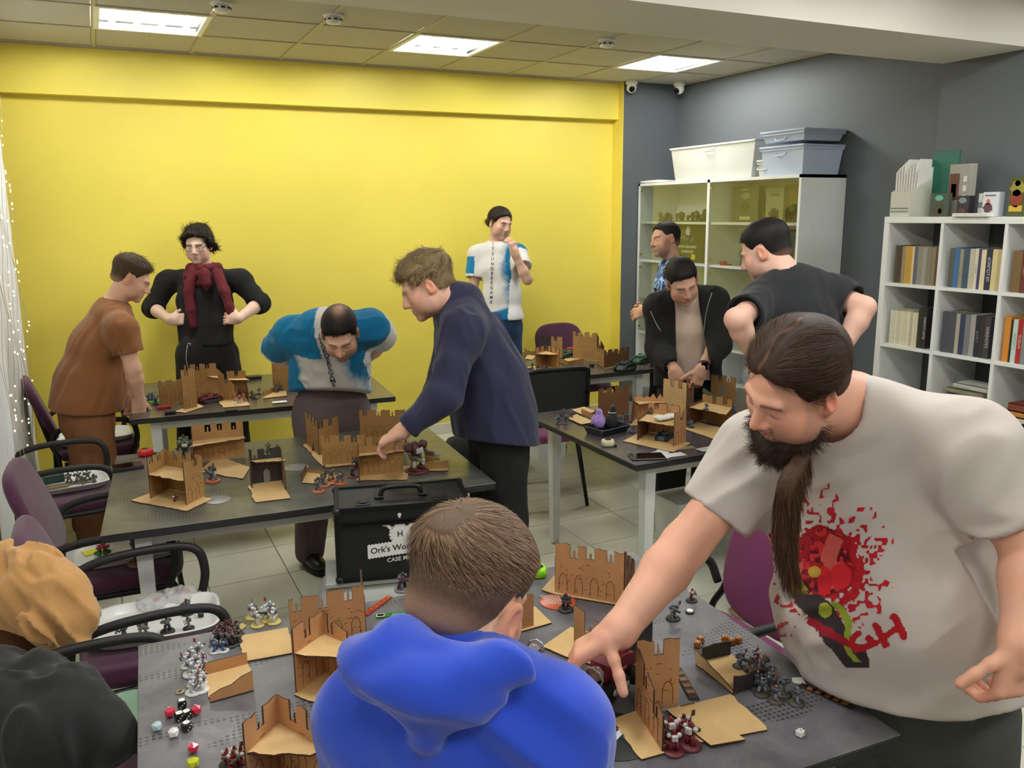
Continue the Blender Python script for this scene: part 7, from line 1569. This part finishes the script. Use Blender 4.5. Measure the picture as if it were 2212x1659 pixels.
squad([(1636, 1428)], 'red', 'red miniature on a clear stem behind the silver group', None, 1.0); squad([(1448, 1600), (1475, 1590), (1455, 1625), (1490, 1612)], 'red', 'crimson robed miniature at the foot of the tower ruin', 'crimson miniatures by the tower', 1.5, (96, 34, 40)); squad([(1222, 1318)], 'dark', 'dark miniature on the orange and white marker', None, 1.5)
# middle left table
def squad2(pts, pal, label, group, s_, base=(176, 92, 56)): squad(pts, pal, label, group, s_, base)
squad2([(688, 1062), (700, 1050), (715, 1040), (735, 1045)], 'grey', 'brown green miniature on orange base near the case', 'orange-based miniatures', 1.7); squad2([(460, 1040)], 'silver', 'silver winged miniature on an orange base behind the square tower', None, 2.2); squad2([(400, 985), (398, 972)], 'green', 'tall green machine miniature behind the square tower', 'green machine miniatures', 2.1, (90, 96, 90)); squad2([(580, 975), (600, 978)], 'green', 'green feathered miniature on top of the narrow black ruin', 'green feathered miniatures', 1.2, (60, 60, 60)); squad2([(762, 1030), (770, 1012)], 'dark', 'black and white miniature beside the shelf ruin', 'black and white miniatures', 1.5, (120, 50, 50)); squad2([(680, 975), (815, 950), (835, 965)], 'purple', 'dark red miniature among the middle table ruins', 'dark red miniatures', 1.3); squad2([(378, 1085)], 'red', 'small red and white miniature inside the square tower', None, .9)
# right table
squad([(1212, 905), (1222, 915), (1206, 915), (1235, 905), (1218, 898)], 'fir', 'grey spindly miniature at the left end of the right table', 'grey spindly miniatures', 1.25, (86, 84, 82)); squad([(1345, 915), (1358, 922), (1350, 905), (1365, 935)], 'silver', 'grey miniature beside the black pouch on the right table', 'grey miniatures by the pouch', 1.1); squad([(1490, 895), (1500, 905), (1492, 925), (1590, 915), (1575, 905), (1582, 890)], 'blue', 'blue-grey miniature among the ruins of the right table', 'blue-grey miniatures', 1.4); 
for (u, v, zz, l, pl) in ((1405, 894, .104, 'grey miniature on the upper floor of the front ruin', 'brown'), (1425, 890, .104, 'pale miniature with a dagger on the upper floor of the front ruin', 'silver'), (1525, 885, .104, 'tiny grey miniature on the floor of the right ruin', 'silver')): mini(u, v, pl, 1, l, None, 1., 0., (60, 60, 60), MZ+zz)
# far tables
squad([(1150, 797), (1162, 800), (1172, 803), (1145, 805), (1130, 803), (1180, 797)], 'purple', 'small dark red miniature on the far right table', 'dark red miniatures on the far right table', 1.2); squad([(508, 868), (518, 872), (528, 868), (512, 860), (524, 860)], 'bone', 'red and bone miniature in front of the roofed ruin', 'bone miniatures before the roofed ruin', 1.4, (196, 180, 170)); squad([(545, 858), (552, 862), (560, 852), (598, 848), (605, 842)], 'grey', 'grey miniature at the right of the far left table', 'grey miniatures on the far left table', 1.2); squad([(430, 862), (440, 868), (450, 860), (460, 866), (438, 850), (447, 846), (455, 842)], 'brown', 'brown and red miniature under the gate-like ruin', 'brown miniatures under the gate ruin', 1.5); squad([(322, 866), (330, 862), (336, 874)], 'blue', 'blue miniature near the left end of the far left table', 'blue miniatures on the far left table', 1.3)
# on the trays
for (u, v, pl, s2, l) in ((268, 1382, 'dark', 1.7, 'black round-shield miniature at the tray corner under the tan hoodie'), (310, 1375, 'grey', 1.6, 'black and white miniature standing left on the tray'), (362, 1365, 'dark', 1.5, 'dark hatted miniature in the middle of the tray'), (408, 1358, 'grey', 1.2, 'small grey miniature near the right edge of the tray'), (405, 1325, 'dark', 1.5, 'black miniature with outstretched arms on the tray')): mini(u, v, pl, 2, l, None, s2, None, (30, 30, 30), None, TR(u, v))
for k, (u, v) in enumerate(((150, 1045), (170, 1042), (190, 1040), (205, 1048), (180, 1052))): mini(u, v, 'grey', k, 'unpainted grey-brown model on the tray by the brown trousers, '+ORD[k], 'grey models on the tray', 1.7, None, (120, 112, 96), None, TR(u, v))
p_ = TR(115, 1040); t = thing('blister_box', 'green and black plastic box on the tray beside the brown trousers', 'box', p_, .2); MB().box((0, 0, .02), (.1, .075, .04), mm((38, 58, 56)), bev=.003).build('tub', mm((38, 58, 56)), t); MB().box((0, 0, .041), (.075, .05, .003), mm((150, 176, 160))).build('window', mm((150, 176, 160)), t)
p_ = TR(110, 1055); t = thing('terrain_piece', 'brown scenic base lying at the front of the tray', 'terrain', p_, .1); MB().pad(.17, .06, .012, (0, 0, .006), None, mm((116, 100, 72)), 3, .5, 30).build('base', mm((116, 100, 72)), t); MB().ball((-.03, 0, .012), (.03, .018, .01), 8, mm((96, 84, 62))).build('rock', mm((96, 84, 62)), t)
p_ = TR(200, 1192); t = thing('sticky_note', 'yellow paper note on the tray under the middle table', 'paper', p_, .3); MB().box((0, 0, .001), (.07, .06, .002), mm((236, 226, 30))).build('sheet', mm((236, 226, 30)), t); MB().box((0, .025, .0025), (.07, .008, .001), mm((240, 238, 150))).build('glue_strip', mm((240, 238, 150)), t)
p_ = TR(222, 1198); t = thing('toy_flower', 'red and green toy plant figure on the tray', 'figure', p_); b = MB()
for k in range(14): a = k*2.4; b.ball((.022*math.cos(a)*(k % 3+1)/3, .022*math.sin(a)*(k % 3+1)/3, .03+.004*(k % 4)), (.009, .009, .007), 6, mm((176, 62, 72)))
b.build('petals', mm((176, 62, 72)), t); b = MB()
for k in range(6): a = k*1.05; b.ball((.02*math.cos(a), .02*math.sin(a), .01), (.013, .008, .009), 6, mm((44, 120, 52)), R=rotz(a))
b.build('leaves', mm((44, 120, 52)), t)
p_ = TR(302, 1218); t = thing('monster_miniature', 'large dark figure on a brown round base on the tray', 'miniature', p_); b = MB(); rr = random.Random(5); MB().lathe([(.045, 0), (.046, .004), (.04, .008), (.01, .009)], n=24, m=mm((116, 76, 46))).build('base', mm((116, 76, 46)), t); b.tube([(0, 0, .005), (.004, 0, .05), (-.004, 0, .09), (.002, 0, .13)], [.012, .02, .026, .014], 8, mm((46, 44, 42)))
for k in range(30): a = rr.uniform(0, 6.28); z = rr.uniform(.02, .14); b.ball((.022*math.cos(a), .022*math.sin(a), z), rr.uniform(.006, .013), 6, mm((60, 56, 50)))
b.build('figure', mm((46, 44, 42)), t)
# plastic wrap on the tray
m_wrap = mat('crumpled_plastic', S(214, 212, 214), .25, alpha=.45)
for (u, v, l, rx) in ((330, 1312, 'crumpled clear plastic blister on the tray', .05), (395, 1295, 'clear plastic bag with red print at the tray corner', .06)):
    sw = SD(); p_ = TR(u, v); sw.ell(p_+np.array((0, 0, .02)), (rx, rx*.7, .028), None, .02); sw.disp(folds((40, 40, 40), .02, int(u)), .015); V, F = sw.mesh(.005); t = thing('plastic_bag', l, 'plastic', p_); npmesh('film', V-p_, F, m_wrap, t, None, False); MB().box((.015, 0, .03), (.02, .016, .002), mm((190, 70, 80)), R=rotx(.5)).build('printed_label', mm((190, 70, 80)), t)
p_ = TR(434, 1332); t = thing('black_die', 'single black cube at the right end of the tray', 'die', p_); MB().box((0, 0, .009), (.018, .018, .018), m_blk, bev=.003).build('cube', m_blk, t); MB().box((0, 0, .0183), (.004, .004, .0006), m_wl).build('pip', m_wl, t)
# ---------------- dice
def cube_die(u, v, col, pip, s_, label, group=None, rz=0., at=None):
    p_ = PZ(u, v, MZ+.0003) if at is None else at; t = thing('die', label, 'die', p_, rz, group); mc = mat('die_%d_%d_%d' % col, S(*col), .15, coat=.4); MB().box((0, 0, s_/2), (s_, s_, s_), mc, bev=s_*.16).build('cube', mc, t); mp = mat('pip_%d_%d_%d' % pip, S(*pip), .4); b = MB()
    for (x, y) in ((-.25, -.25), (.25, .25), (0, 0), (-.25, .25), (.25, -.25)): b.lathe([(s_*.085, 0), (s_*.085, .0006)], (x*s_, y*s_, s_), 10, mp)
    for (x, z) in ((-.22, -.22), (.22, .22), (0, 0)): b.lathe([(s_*.085, 0), (s_*.085, .0006)], (x*s_, -s_/2, s_/2+z*s_), 10, mp, axis=(0, -1, 0)); b.lathe([(s_*.085, 0), (s_*.085, .0006)], (s_/2, x*s_, s_/2+z*s_), 10, mp, axis=(1, 0, 0))
    b.build('pips', mp, t); return t
def poly_die(u, v, col, s_, label, group=None, num=(230, 210, 210)):
    p_ = PZ(u, v, MZ+.0003); t = thing('die', label, 'die', p_, RNG.uniform(0, 3), group); mc = mat('die_%d_%d_%d' % col, S(*col), .15, coat=.4); bm = bmesh.new(); bmesh.ops.create_icosphere(bm, subdivisions=1, radius=s_/2)
    me = bpy.data.meshes.new('solid'); bm.to_mesh(me); bm.free(); me.materials.append(mc); o = link('solid', me, t, (0, 0, s_*.43)); mn = mat('num_%d_%d_%d' % num, S(*num), .4); V, F = text_mesh('17', s_*.3); MB().add([(q[0], q[1], s_*.43+s_*.49) for q in V], F, mn).build('numeral', mn, t); return t
for (u, v, l) in ((368, 1548, 'pinkish red polyhedral die left of the black dice'), (424, 1543, 'pinkish red polyhedral die right of the black dice'), (418, 1625, 'pinkish red polyhedral die alone near the bottom')): poly_die(u, v, (206, 44, 70), .026, l, 'red polyhedral dice')
poly_die(340, 1578, (176, 206, 214), .025, 'pale blue marbled polyhedral die at the left of the mat', None, (90, 110, 120)); poly_die(376, 1592, (232, 228, 226), .026, 'white polyhedral die with red numbers', None, (150, 40, 60)); poly_die(418, 1658, (206, 214, 40), .027, 'yellow green polyhedral die at the bottom edge', None, (60, 60, 20))
for k, (u, v) in enumerate(((394, 1528), (388, 1556), (404, 1552), (404, 1577))): cube_die(u, v, (22, 22, 24), (220, 210, 170), .0195, 'black die with pale pips, %s of the four' % ['topmost', 'left', 'right', 'lowest'][k], 'black dice', .2*k)
for k, (u, v) in enumerate(((1513, 1388), (1507, 1398), (1565, 1386), (1580, 1392), (1595, 1388))): cube_die(u, v, (150, 78, 16), (236, 220, 180), .0165, 'amber transparent die, %s of the five behind the low ruin' % ['first from the left', 'nearest on the left', 'middle one', 'fourth from the left', 'rightmost'][k], 'amber dice', .5*k)
cube_die(1728, 1590, (232, 232, 230), (30, 30, 30), .016, 'white die near the right corner of the nearest table', None, .3)
for k, (u, v) in enumerate(((904, 1325), (918, 1324), (932, 1323))): cube_die(u, v, (70, 44, 24), (236, 200, 90), .0145, 'dark amber die on the green ruler, %s of three' % ['left', 'middle', 'right'][k], 'dice on the green ruler', .06)
t = thing('wound_marker', 'small metal washer marker above the dice', 'marker', PZ(389, 1495, MZ+.0003)); MB().lathe([(.011, 0), (.011, .002), (.005, .0024)], n=18, m=mm((150, 140, 110))).build('disc', mm((150, 140, 110)), t); MB().lathe([(.004, .002), (.004, .003)], n=12, m=m_blk).build('centre', m_blk, t)
t = thing('round_base', 'clear dome base with black rim by the right edge', 'base', PZ(1490, 1323, MZ+.0003)); MB().lathe([(.0125, 0), (.013, .004), (.011, .005)], n=20, m=m_blk).build('rim', m_blk, t); MB().lathe([(.011, .005), (.008, .008), (.002, .009)], n=20, m=m_pl).build('dome', m_pl, t)
# ---------------- rulers, tapes, markers, cards
def bar(px0, px1, w, h_, col, label, cat='ruler', name='gauge', parts=(), trans=0., z=0.):
    a, b_ = PZ(*px0, MZ+.0003+z), PZ(*px1, MZ+.0003+z); d = b_-a; L = float(np.linalg.norm(d)); t = thing(name, label, cat, (a+b_)/2, math.atan2(d[1], d[0])); mc = mat('acrylic_%d_%d_%d' % col, S(*col), .12, trans=trans, coat=.5) ; MB().box((0, 0, h_/2), (L, w, h_), mc, bev=.001).build('blade', mc, t)
    for (x, w2, l2, c2) in parts: mq = mm(c2); MB().box((x*L, 0, h_+.0006), (l2, w2, .001), mq).build('printed_mark', mq, t)
    return t
bar((788, 1330), (842, 1290), .02, .004, (150, 20, 24), 'red acrylic range ruler behind the ruin', parts=[(k*.16-.4, .008, .002, (230, 120, 80)) for k in range(6)]); bar((812, 1333), (936, 1322), .022, .004, (24, 110, 40), 'green acrylic range ruler with a white label', parts=[(-.42, .016, .022, (230, 230, 226)), (-.42, .012, .018, (60, 70, 40)), (0, .004, .07, (60, 190, 80))]); bar((1462, 1445), (1500, 1512), .024, .004, (40, 34, 30), 'dark striped range ruler lying right of the tower ruin', parts=[(k*.2-.3, .018, .014, (140, 88, 60)) for k in range(4)]); bar((1728, 1480), (1845, 1530), .018, .003, (38, 32, 28), 'black and orange striped ruler at the right edge', parts=[(k*.16-.3, .014, .012, (190, 112, 56)) for k in range(5)])
p_ = PZ(1724, 1472, MZ+.0003); t = thing('folded_card', 'small white folded card beside the striped ruler', 'card', p_, -.5); MB().prism([(-.014, -.009), (.016, -.011), (.012, .01), (-.012, .011)], (0, 0, .001), (1, 0, .1), (0, 1, .25), .001, m_sheet).build('leaf', m_sheet, t); MB().box((0, 0, .0005), (.02, .016, .001), m_sheet).build('under_leaf', m_sheet, t)
def tape(u, v, col, label, s_=1., rz=0.):
    p_ = PZ(u, v, MZ+.0003); t = thing('tape_measure', label, 'tape measure', p_, rz); t.scale = (s_,)*3; mc = mat('tape_%d_%d_%d' % col, S(*col), .4); MB().pad(.062, .05, .03, (0, 0, .015), None, mc, 3.2, .25, 30).build('case', mc, t); MB().lathe([(.016, 0), (.016, .001)], (0, 0, .03), 16, m_blk).build('label_disc', m_blk, t); MB().box((.033, -.015, .006), (.012, .016, .006), m_blk).build('mouth', m_blk, t)
tape(1163, 1243, (150, 236, 20), 'neon green tape measure behind the sitting man', 1., 1.2); tape(315, 984, (206, 40, 34), 'red tape measure at the back left of the middle table', 1.1, .3); tape(1313, 963, (216, 206, 170), 'cream tape measure on the right table', 1.05, -.4); tape(1231, 757, (206, 60, 40), 'small red tape measure on the far right table', .9, 0.)
def disc(u, v, r, col, label, parts=(), z=0.0003, name='objective_marker'):
    p_ = PZ(u, v, MZ+z); t = thing(name, label, 'marker', p_, RNG.uniform(0, 3)); mc = mm(col, 0., .3); MB().lathe([(r, 0), (r, .0016), (r*.98, .002)], n=40, m=mc).build('disc', mc, t)
    for (x, y, w, d, rz, c2) in parts: MB().box((x*r, y*r, .0024), (w*r, d*r, .001), mm(c2), R=rotz(rz)).build('printed_mark', mm(c2), t)
disc(1205, 1300, .052, (190, 84, 46), 'orange and white round objective marker under the dark miniature', [(.2, .2+.16*k, 1.2, .05, .4, (214, 214, 214)) for k in range(-3, 4)]); disc(1330, 1590, .085, (40, 46, 46), 'large dark round objective marker beneath the tower ruin', [(-.3, .5, .5, .3, .4, (140, 34, 40)), (-.1, .75, .3, .22, .2, (80, 140, 190)), (.1, -.1, .7, .16, -.5, (226, 226, 226)), (.15, -.4, .6, .3, -.4, (60, 90, 130))])
p_ = PZ(1345, 1612, MZ+.003); put_text('lettering', 'WAR', .03, (0, 0, .0034), (.75, -.66, 0), (.66, .75, 0), m_wl, bpy.data.objects['objective_marker.001'])
disc(470, 1080, .05, (132, 138, 146), 'pale grey round marker right of the square tower'); disc(640, 1010, .055, (128, 128, 126), 'pale grey round marker beside the narrow ruin')
def slab(u, v, w, d, h_, col, label, cat, name, rz=0., screen=None, z=0.):
    p_ = PZ(u, v, MZ+.0003+z); t = thing(name, label, cat, p_, rz); mc = mat('slab_%d_%d_%d' % col, S(*col), .35); MB().box((0, 0, h_/2), (w, d, h_), mc, bev=min(.003, h_*.3)).build('body', mc, t)
    if screen: MB().box((0, 0, h_+.0002), (w*.92, d*.9, .0006), screen).build('screen', screen, t)
slab(275, 1012, .13, .085, .016, (40, 40, 42), 'stack of two dark tablets at the left of the middle table', 'tablet', 'tablet', .1, m_lens); slab(1398, 988, .16, .1, .008, (18, 18, 20), 'black tablet at the front corner of the right table', 'tablet', 'tablet', -.35, m_lens); slab(548, 818, .1, .07, .02, (30, 30, 30), 'dark flat box at the back of the far left table', 'box', 'card_box', .0)
for k, (u, v, r_, l) in enumerate(((1425, 978, .2, 'white card fanned out beside the tablet, left'), (1440, 972, .1, 'white card fanned out beside the tablet, middle'), (1460, 982, -.1, 'white card fanned out beside the tablet, right'), (1438, 985, .4, 'white card fanned out beside the tablet, front'), (1525, 970, .05, 'white card alone at the front edge of the right table'), (604, 868, -.1, 'white card at the front edge of the far left table'))): slab(u, v, .085, .055, .0008, (224, 226, 226), l, 'card', 'playing_card', r_, None, .0009*k)
slab(1478, 968, .1, .045, .004, (150, 140, 110), 'tan scenic card beside the front ruin', 'card', 'scenic_card', -.2)
# white packet, pouch and dice tray on the right table
sw = SD(); p_ = PZ(1438, 906, MZ+.109); sw.ecap(p_+np.array((-.05, 0, .012)), p_+np.array((.05, .01, .01)), (.028, .012), (.024, .01), (0, 1, 0), .01); sw.disp(folds((20, 40, 40), .01, 3), .008); V, F = sw.mesh(.004); t = thing('packet', 'white crumpled packet on the upper floor of the front ruin', 'packet', p_); npmesh('wrapper', V-p_, F, m_sheet, t)
p_ = PZ(1310, 934, MZ+.0003); t = thing('dice_tray', 'black folding dice tray with snap corners on the right table', 'dice tray', p_, .25); b = MB(); b.box((0, 0, .002), (.17, .11, .004), m_blk)
for sy in (-1, 1): b.prism([(-.085, 0), (.085, 0), (.1, .035), (-.1, .035)], (0, sy*.055, .002), (1, 0, 0), (0, sy*.35, 1), .003, m_blk)
for sx in (-1, 1): b.prism([(-.055, 0), (.055, 0), (.068, .035), (-.068, .035)], (sx*.085, 0, .002), (0, 1, 0), (sx*.35, 0, 1), .003, m_blk)
b.build('leather_tray', m_blk, t)
for sx in (-1, 1):
    for sy in (-1, 1): MB().ball((sx*.092, sy*.06, .03), .005, 8, m_zip if 'm_zip' in globals() else m_pl).build('snap_button', None, t)
for (u, v, col, l, rr, hh_) in ((1292, 925, (158, 128, 196), 'lilac cloth dice bag in the black dice tray', .036, .085), (1322, 922, (22, 22, 24), 'black velvet dice bag in the black dice tray', .034, .1)):
    sw = SD(); p_ = PZ(u, v, MZ+.0065); sw.ell(p_+np.array((0, 0, rr*.95)), (rr, rr, rr*.95), None, .02); sw.cone(p_+np.array((0, 0, rr)), p_+np.array((.004, 0, hh_)), rr*.6, rr*.45, .02); sw.disp(folds((60, 60, 18), .012, int(u)), .01); sw.cut(p_+np.array((0, 0, .001)), (0, 0, -1)); V, F = sw.mesh(.004); t = thing('dice_bag', l, 'bag', p_); mc = mat('bag_%d' % col[0], S(*col), .7, sheen=.2); npmesh('pouch', V-p_, F, mc, t); MB().tube([p_*0+np.array((.02*math.cos(a), .02*math.sin(a), hh_*.78)) for a in np.linspace(0, 6.28, 14)[:-1]], .002, 6, m_pl if col[0] < 50 else mc, closed=True).build('drawstring', None, t)
# ---------------- vehicles and big models
def tank(u, v, pal, s_, rz, label):
    p_ = PZ(u, v, MZ+.0003) ; t = thing('model_tank', label, 'model tank', p_, rz); t.scale = (s_,)*3; a, b_ = mm(pal), mm(tuple(int(c*.5) for c in pal)); MB().prism([(-.06, .012), (-.05, .0), (.05, 0), (.06, .012), (.045, .03), (-.05, .03)], (0, -.02, 0), (1, 0, 0), (0, 0, 1), .04*-1, a).build('hull', a, t)
    for sy in (-1, 1):
        k = MB(); k.tube([(.058*math.cos(q), sy*.03, .016+.016*math.sin(q)) for q in np.linspace(0, 6.28, 22)[:-1]], .009, 6, b_, closed=True); k.build('track', b_, t)
        for w in range(5): MB().lathe([(.009, -.005), (.009, .005)], (-.04+.02*w, sy*.03, .013), 12, mm((90, 88, 84)), axis=(0, 1, 0)).build('road_wheel', None, t)
    MB().lathe([(.026, .03), (.024, .045), (.016, .05)], n=12, m=a).build('turret', a, t); MB().tube([(.02, 0, .04), (.075, 0, .044)], .004, 8, a).build('gun_barrel', a, t); MB().lathe([(.008, .05), (.008, .054)], (-.006, .006, 0), 10, b_).build('hatch', b_, t)
tank(1228, 772, (46, 98, 68), 1.15, .1, 'green model tank on the low box ruin of the far right table'); tank(1320, 772, (54, 110, 74), .9, 1., 'small green model tank inside the square ruin block'); tank(1350, 800, (38, 44, 46), 1.35, .5, 'dark grey model tank at the front of the far right table'); tank(1385, 784, (56, 104, 80), 1.3, .4, 'green and grey model tank beside the man in the black jacket'); tank(455, 868, (130, 26, 34), 1., .3, 'red model vehicle in front of the gate-like ruin'); tank(1435, 950, (62, 72, 84), .85, .6, 'blue grey model vehicle inside the front ruin'); tank(610, 838, (90, 104, 100), .8, .9, 'grey green model vehicle by the right ruin of the far left table')
def dread(u, v, s_, a, b_, base, label, rz=0.):
    p_ = PZ(u, v, MZ+.0003); t = thing('walker_model', label, 'model walker', p_, rz); t.scale = (s_,)*3; A_, B2, Cb = mm(a), mm(b_), mm(base); MB().lathe([(.04, 0), (.041, .003), (.037, .006), (.01, .0065)], n=28, m=Cb).build('base', Cb, t)
    for sx in (-1, 1):
        k = MB(); k.box((sx*.02, -.004, .011), (.018, .03, .01), A_, bev=.002); k.tube([(sx*.02, 0, .014), (sx*.022, -.006, .032), (sx*.016, 0, .05)], [.007, .006, .008], 8, B2); k.box((sx*.022, -.01, .03), (.013, .008, .02), mm((206, 204, 200)), bev=.002); k.build('leg', A_, t)
    k = MB(); k.ball((0, 0, .072), (.026, .02, .024), 10, A_); k.box((0, .016, .082), (.034, .016, .03), B2, bev=.003); k.box((0, -.016, .072), (.03, .01, .018), mm((206, 204, 200)), bev=.003); k.ball((0, -.012, .092), .008, 8, A_); k.build('torso', A_, t)
    for sx in (-1, 1):
        k = MB(); k.ball((sx*.034, 0, .084), (.014, .017, .015), 8, A_); k.tube([(sx*.036, 0, .078), (sx*.038, -.01, .06)], .006, 8, B2); k.box((sx*.038, -.026, .056), (.012, .034, .014), B2, bev=.002); k.tube([(sx*.038, -.04, .056), (sx*.038, -.064, .055)], .004, 8, mm((150, 150, 150))); k.build('arm', A_, t)
dread(900, 1018, 1.35, (84, 48, 46), (104, 92, 84), (108, 50, 44), 'large brown and white walker model behind the black case', .5); dread(403, 988, .85, (92, 104, 92), (60, 66, 60), (96, 90, 80), 'green walker model with a yellow shield behind the square tower', -.4); dread(1545, 895, 1.0, (92, 92, 82), (66, 66, 60), (60, 56, 50), 'grey winged walker model before the rear ruin', .2); dread(440, 845, .8, (98, 76, 60), (60, 44, 38), (70, 50, 40), 'brown walker model under the gate-like ruin', .1)
_w = MB()
for sx in (-1, 1): _w.prism([(0, 0), (sx*.09, .06), (sx*.1, .04), (sx*.085, .025), (sx*.09, .01), (sx*.05, 0), (0, -.012)], (0, 0, .1), (1, .1*sx, 0), (0, .1, 1), .002, mm((96, 96, 84)))
_w.build('wings', mm((96, 96, 84)), bpy.data.objects['walker_model.002'])
def truck(px, a, b_, label, s_, rz, z=0.):
    p_ = PZ(*px, MZ+.0003)+np.array((0, 0, z)); t = thing('model_truck', label, 'model truck', p_, rz); t.scale = (s_,)*3; A_, B2 = mm(a), mm(b_); tire = mat('toy_tyre', S(24, 24, 26), .8, bump=.4, bscale=900); cg = mat('toy_silver', S(190, 190, 186), .3, metal=.7)
    MB().box((0, 0, .03), (.13, .05, .016), B2, bev=.003).build('chassis', B2, t); k = MB(); k.prism([(-.06, .036), (.052, .036), (.058, .05), (.04, .074), (-.02, .08), (-.06, .07)], (0, .026, 0), (1, 0, 0), (0, 0, 1), .052, A_); k.build('body', A_, t); k = MB(); k.box((-.03, 0, .078), (.05, .036, .012), A_, bev=.003); k.box((-.03, 0, .088), (.03, .02, .012), B2, bev=.003); k.tube([(-.02, 0, .09), (.02, .0, .098)], .004, 8, B2); k.build('roof_rack', A_, t)
    for x in (-.045, 0, .045):
        for sy in (-1, 1):
            w = MB(); w.lathe([(.012, -.009), (.021, -.008), (.022, 0), (.021, .008), (.012, .009)], (x, sy*.034, .021), 18, tire, axis=(0, 1, 0)); wo = w.build('wheel', tire, t); MB().lathe([(.009, .0), (.009, .004)], (x, sy*.043, .021), 12, cg, axis=(0, sy, 0)).build('hub', cg, wo)
    fr_ = MB(); fr_.tube([(.068+.006*math.sin(q), .026*math.cos(q), .055+.024*math.sin(q)) for q in np.linspace(0, 6.28, 9)[:-1]], .0026, 6, cg, closed=True); fr_.tube([(.066, -.02, .03), (.074, 0, .026), (.066, .02, .03)], .0024, 6, cg); fr_.build('bull_bar', cg, t); MB().ball((.056, 0, .056), (.014, .02, .018), 12, mat('toy_window', S(150, 130, 126), .1)).build('windscreen', None, t)
    for sy in (-1, 1): MB().box((0, sy*.0275, .05), (.05, .002, .004), cg).build('side_rail', cg, t)
truck((1318, 1500), (112, 20, 38), (34, 30, 32), 'dark red six-wheeled model truck held by the long-haired man', 1.0, 3.55, .022); truck((1138, 1462), (92, 102, 116), (46, 46, 50), 'silver blue model buggy beside the sitting man', .85, .7)
m_box = mat('box_ink', S(34, 34, 36), .5)
for (u, v, w, d, h_, c_, l) in ((355, 884, .075, .03, .02, (150, 20, 40), 'red plastic tray at the front left of the far left table'), (368, 895, .06, .03, .02, (26, 30, 34), 'small black box at the front of the far left table'), (330, 868, .075, .012, .004, (90, 230, 60), 'neon green measuring stick on the far left table'), (310, 888, .05, .03, .012, (40, 42, 38), 'dark card deck under the hands of the man in brown'), (500, 888, .07, .025, .008, (50, 44, 30), 'dark strip of tokens at the front of the far left table'), (1278, 793, .03, .03, .024, (60, 40, 44), 'dark paint pot with a white lid on the far right table')): slab(u, v, w, d, h_, c_, l, 'gaming accessory', 'game_accessory', .05)
bpy.data.objects['gaming_table.002']; p_ = np.array((.859, 5.477, 0));
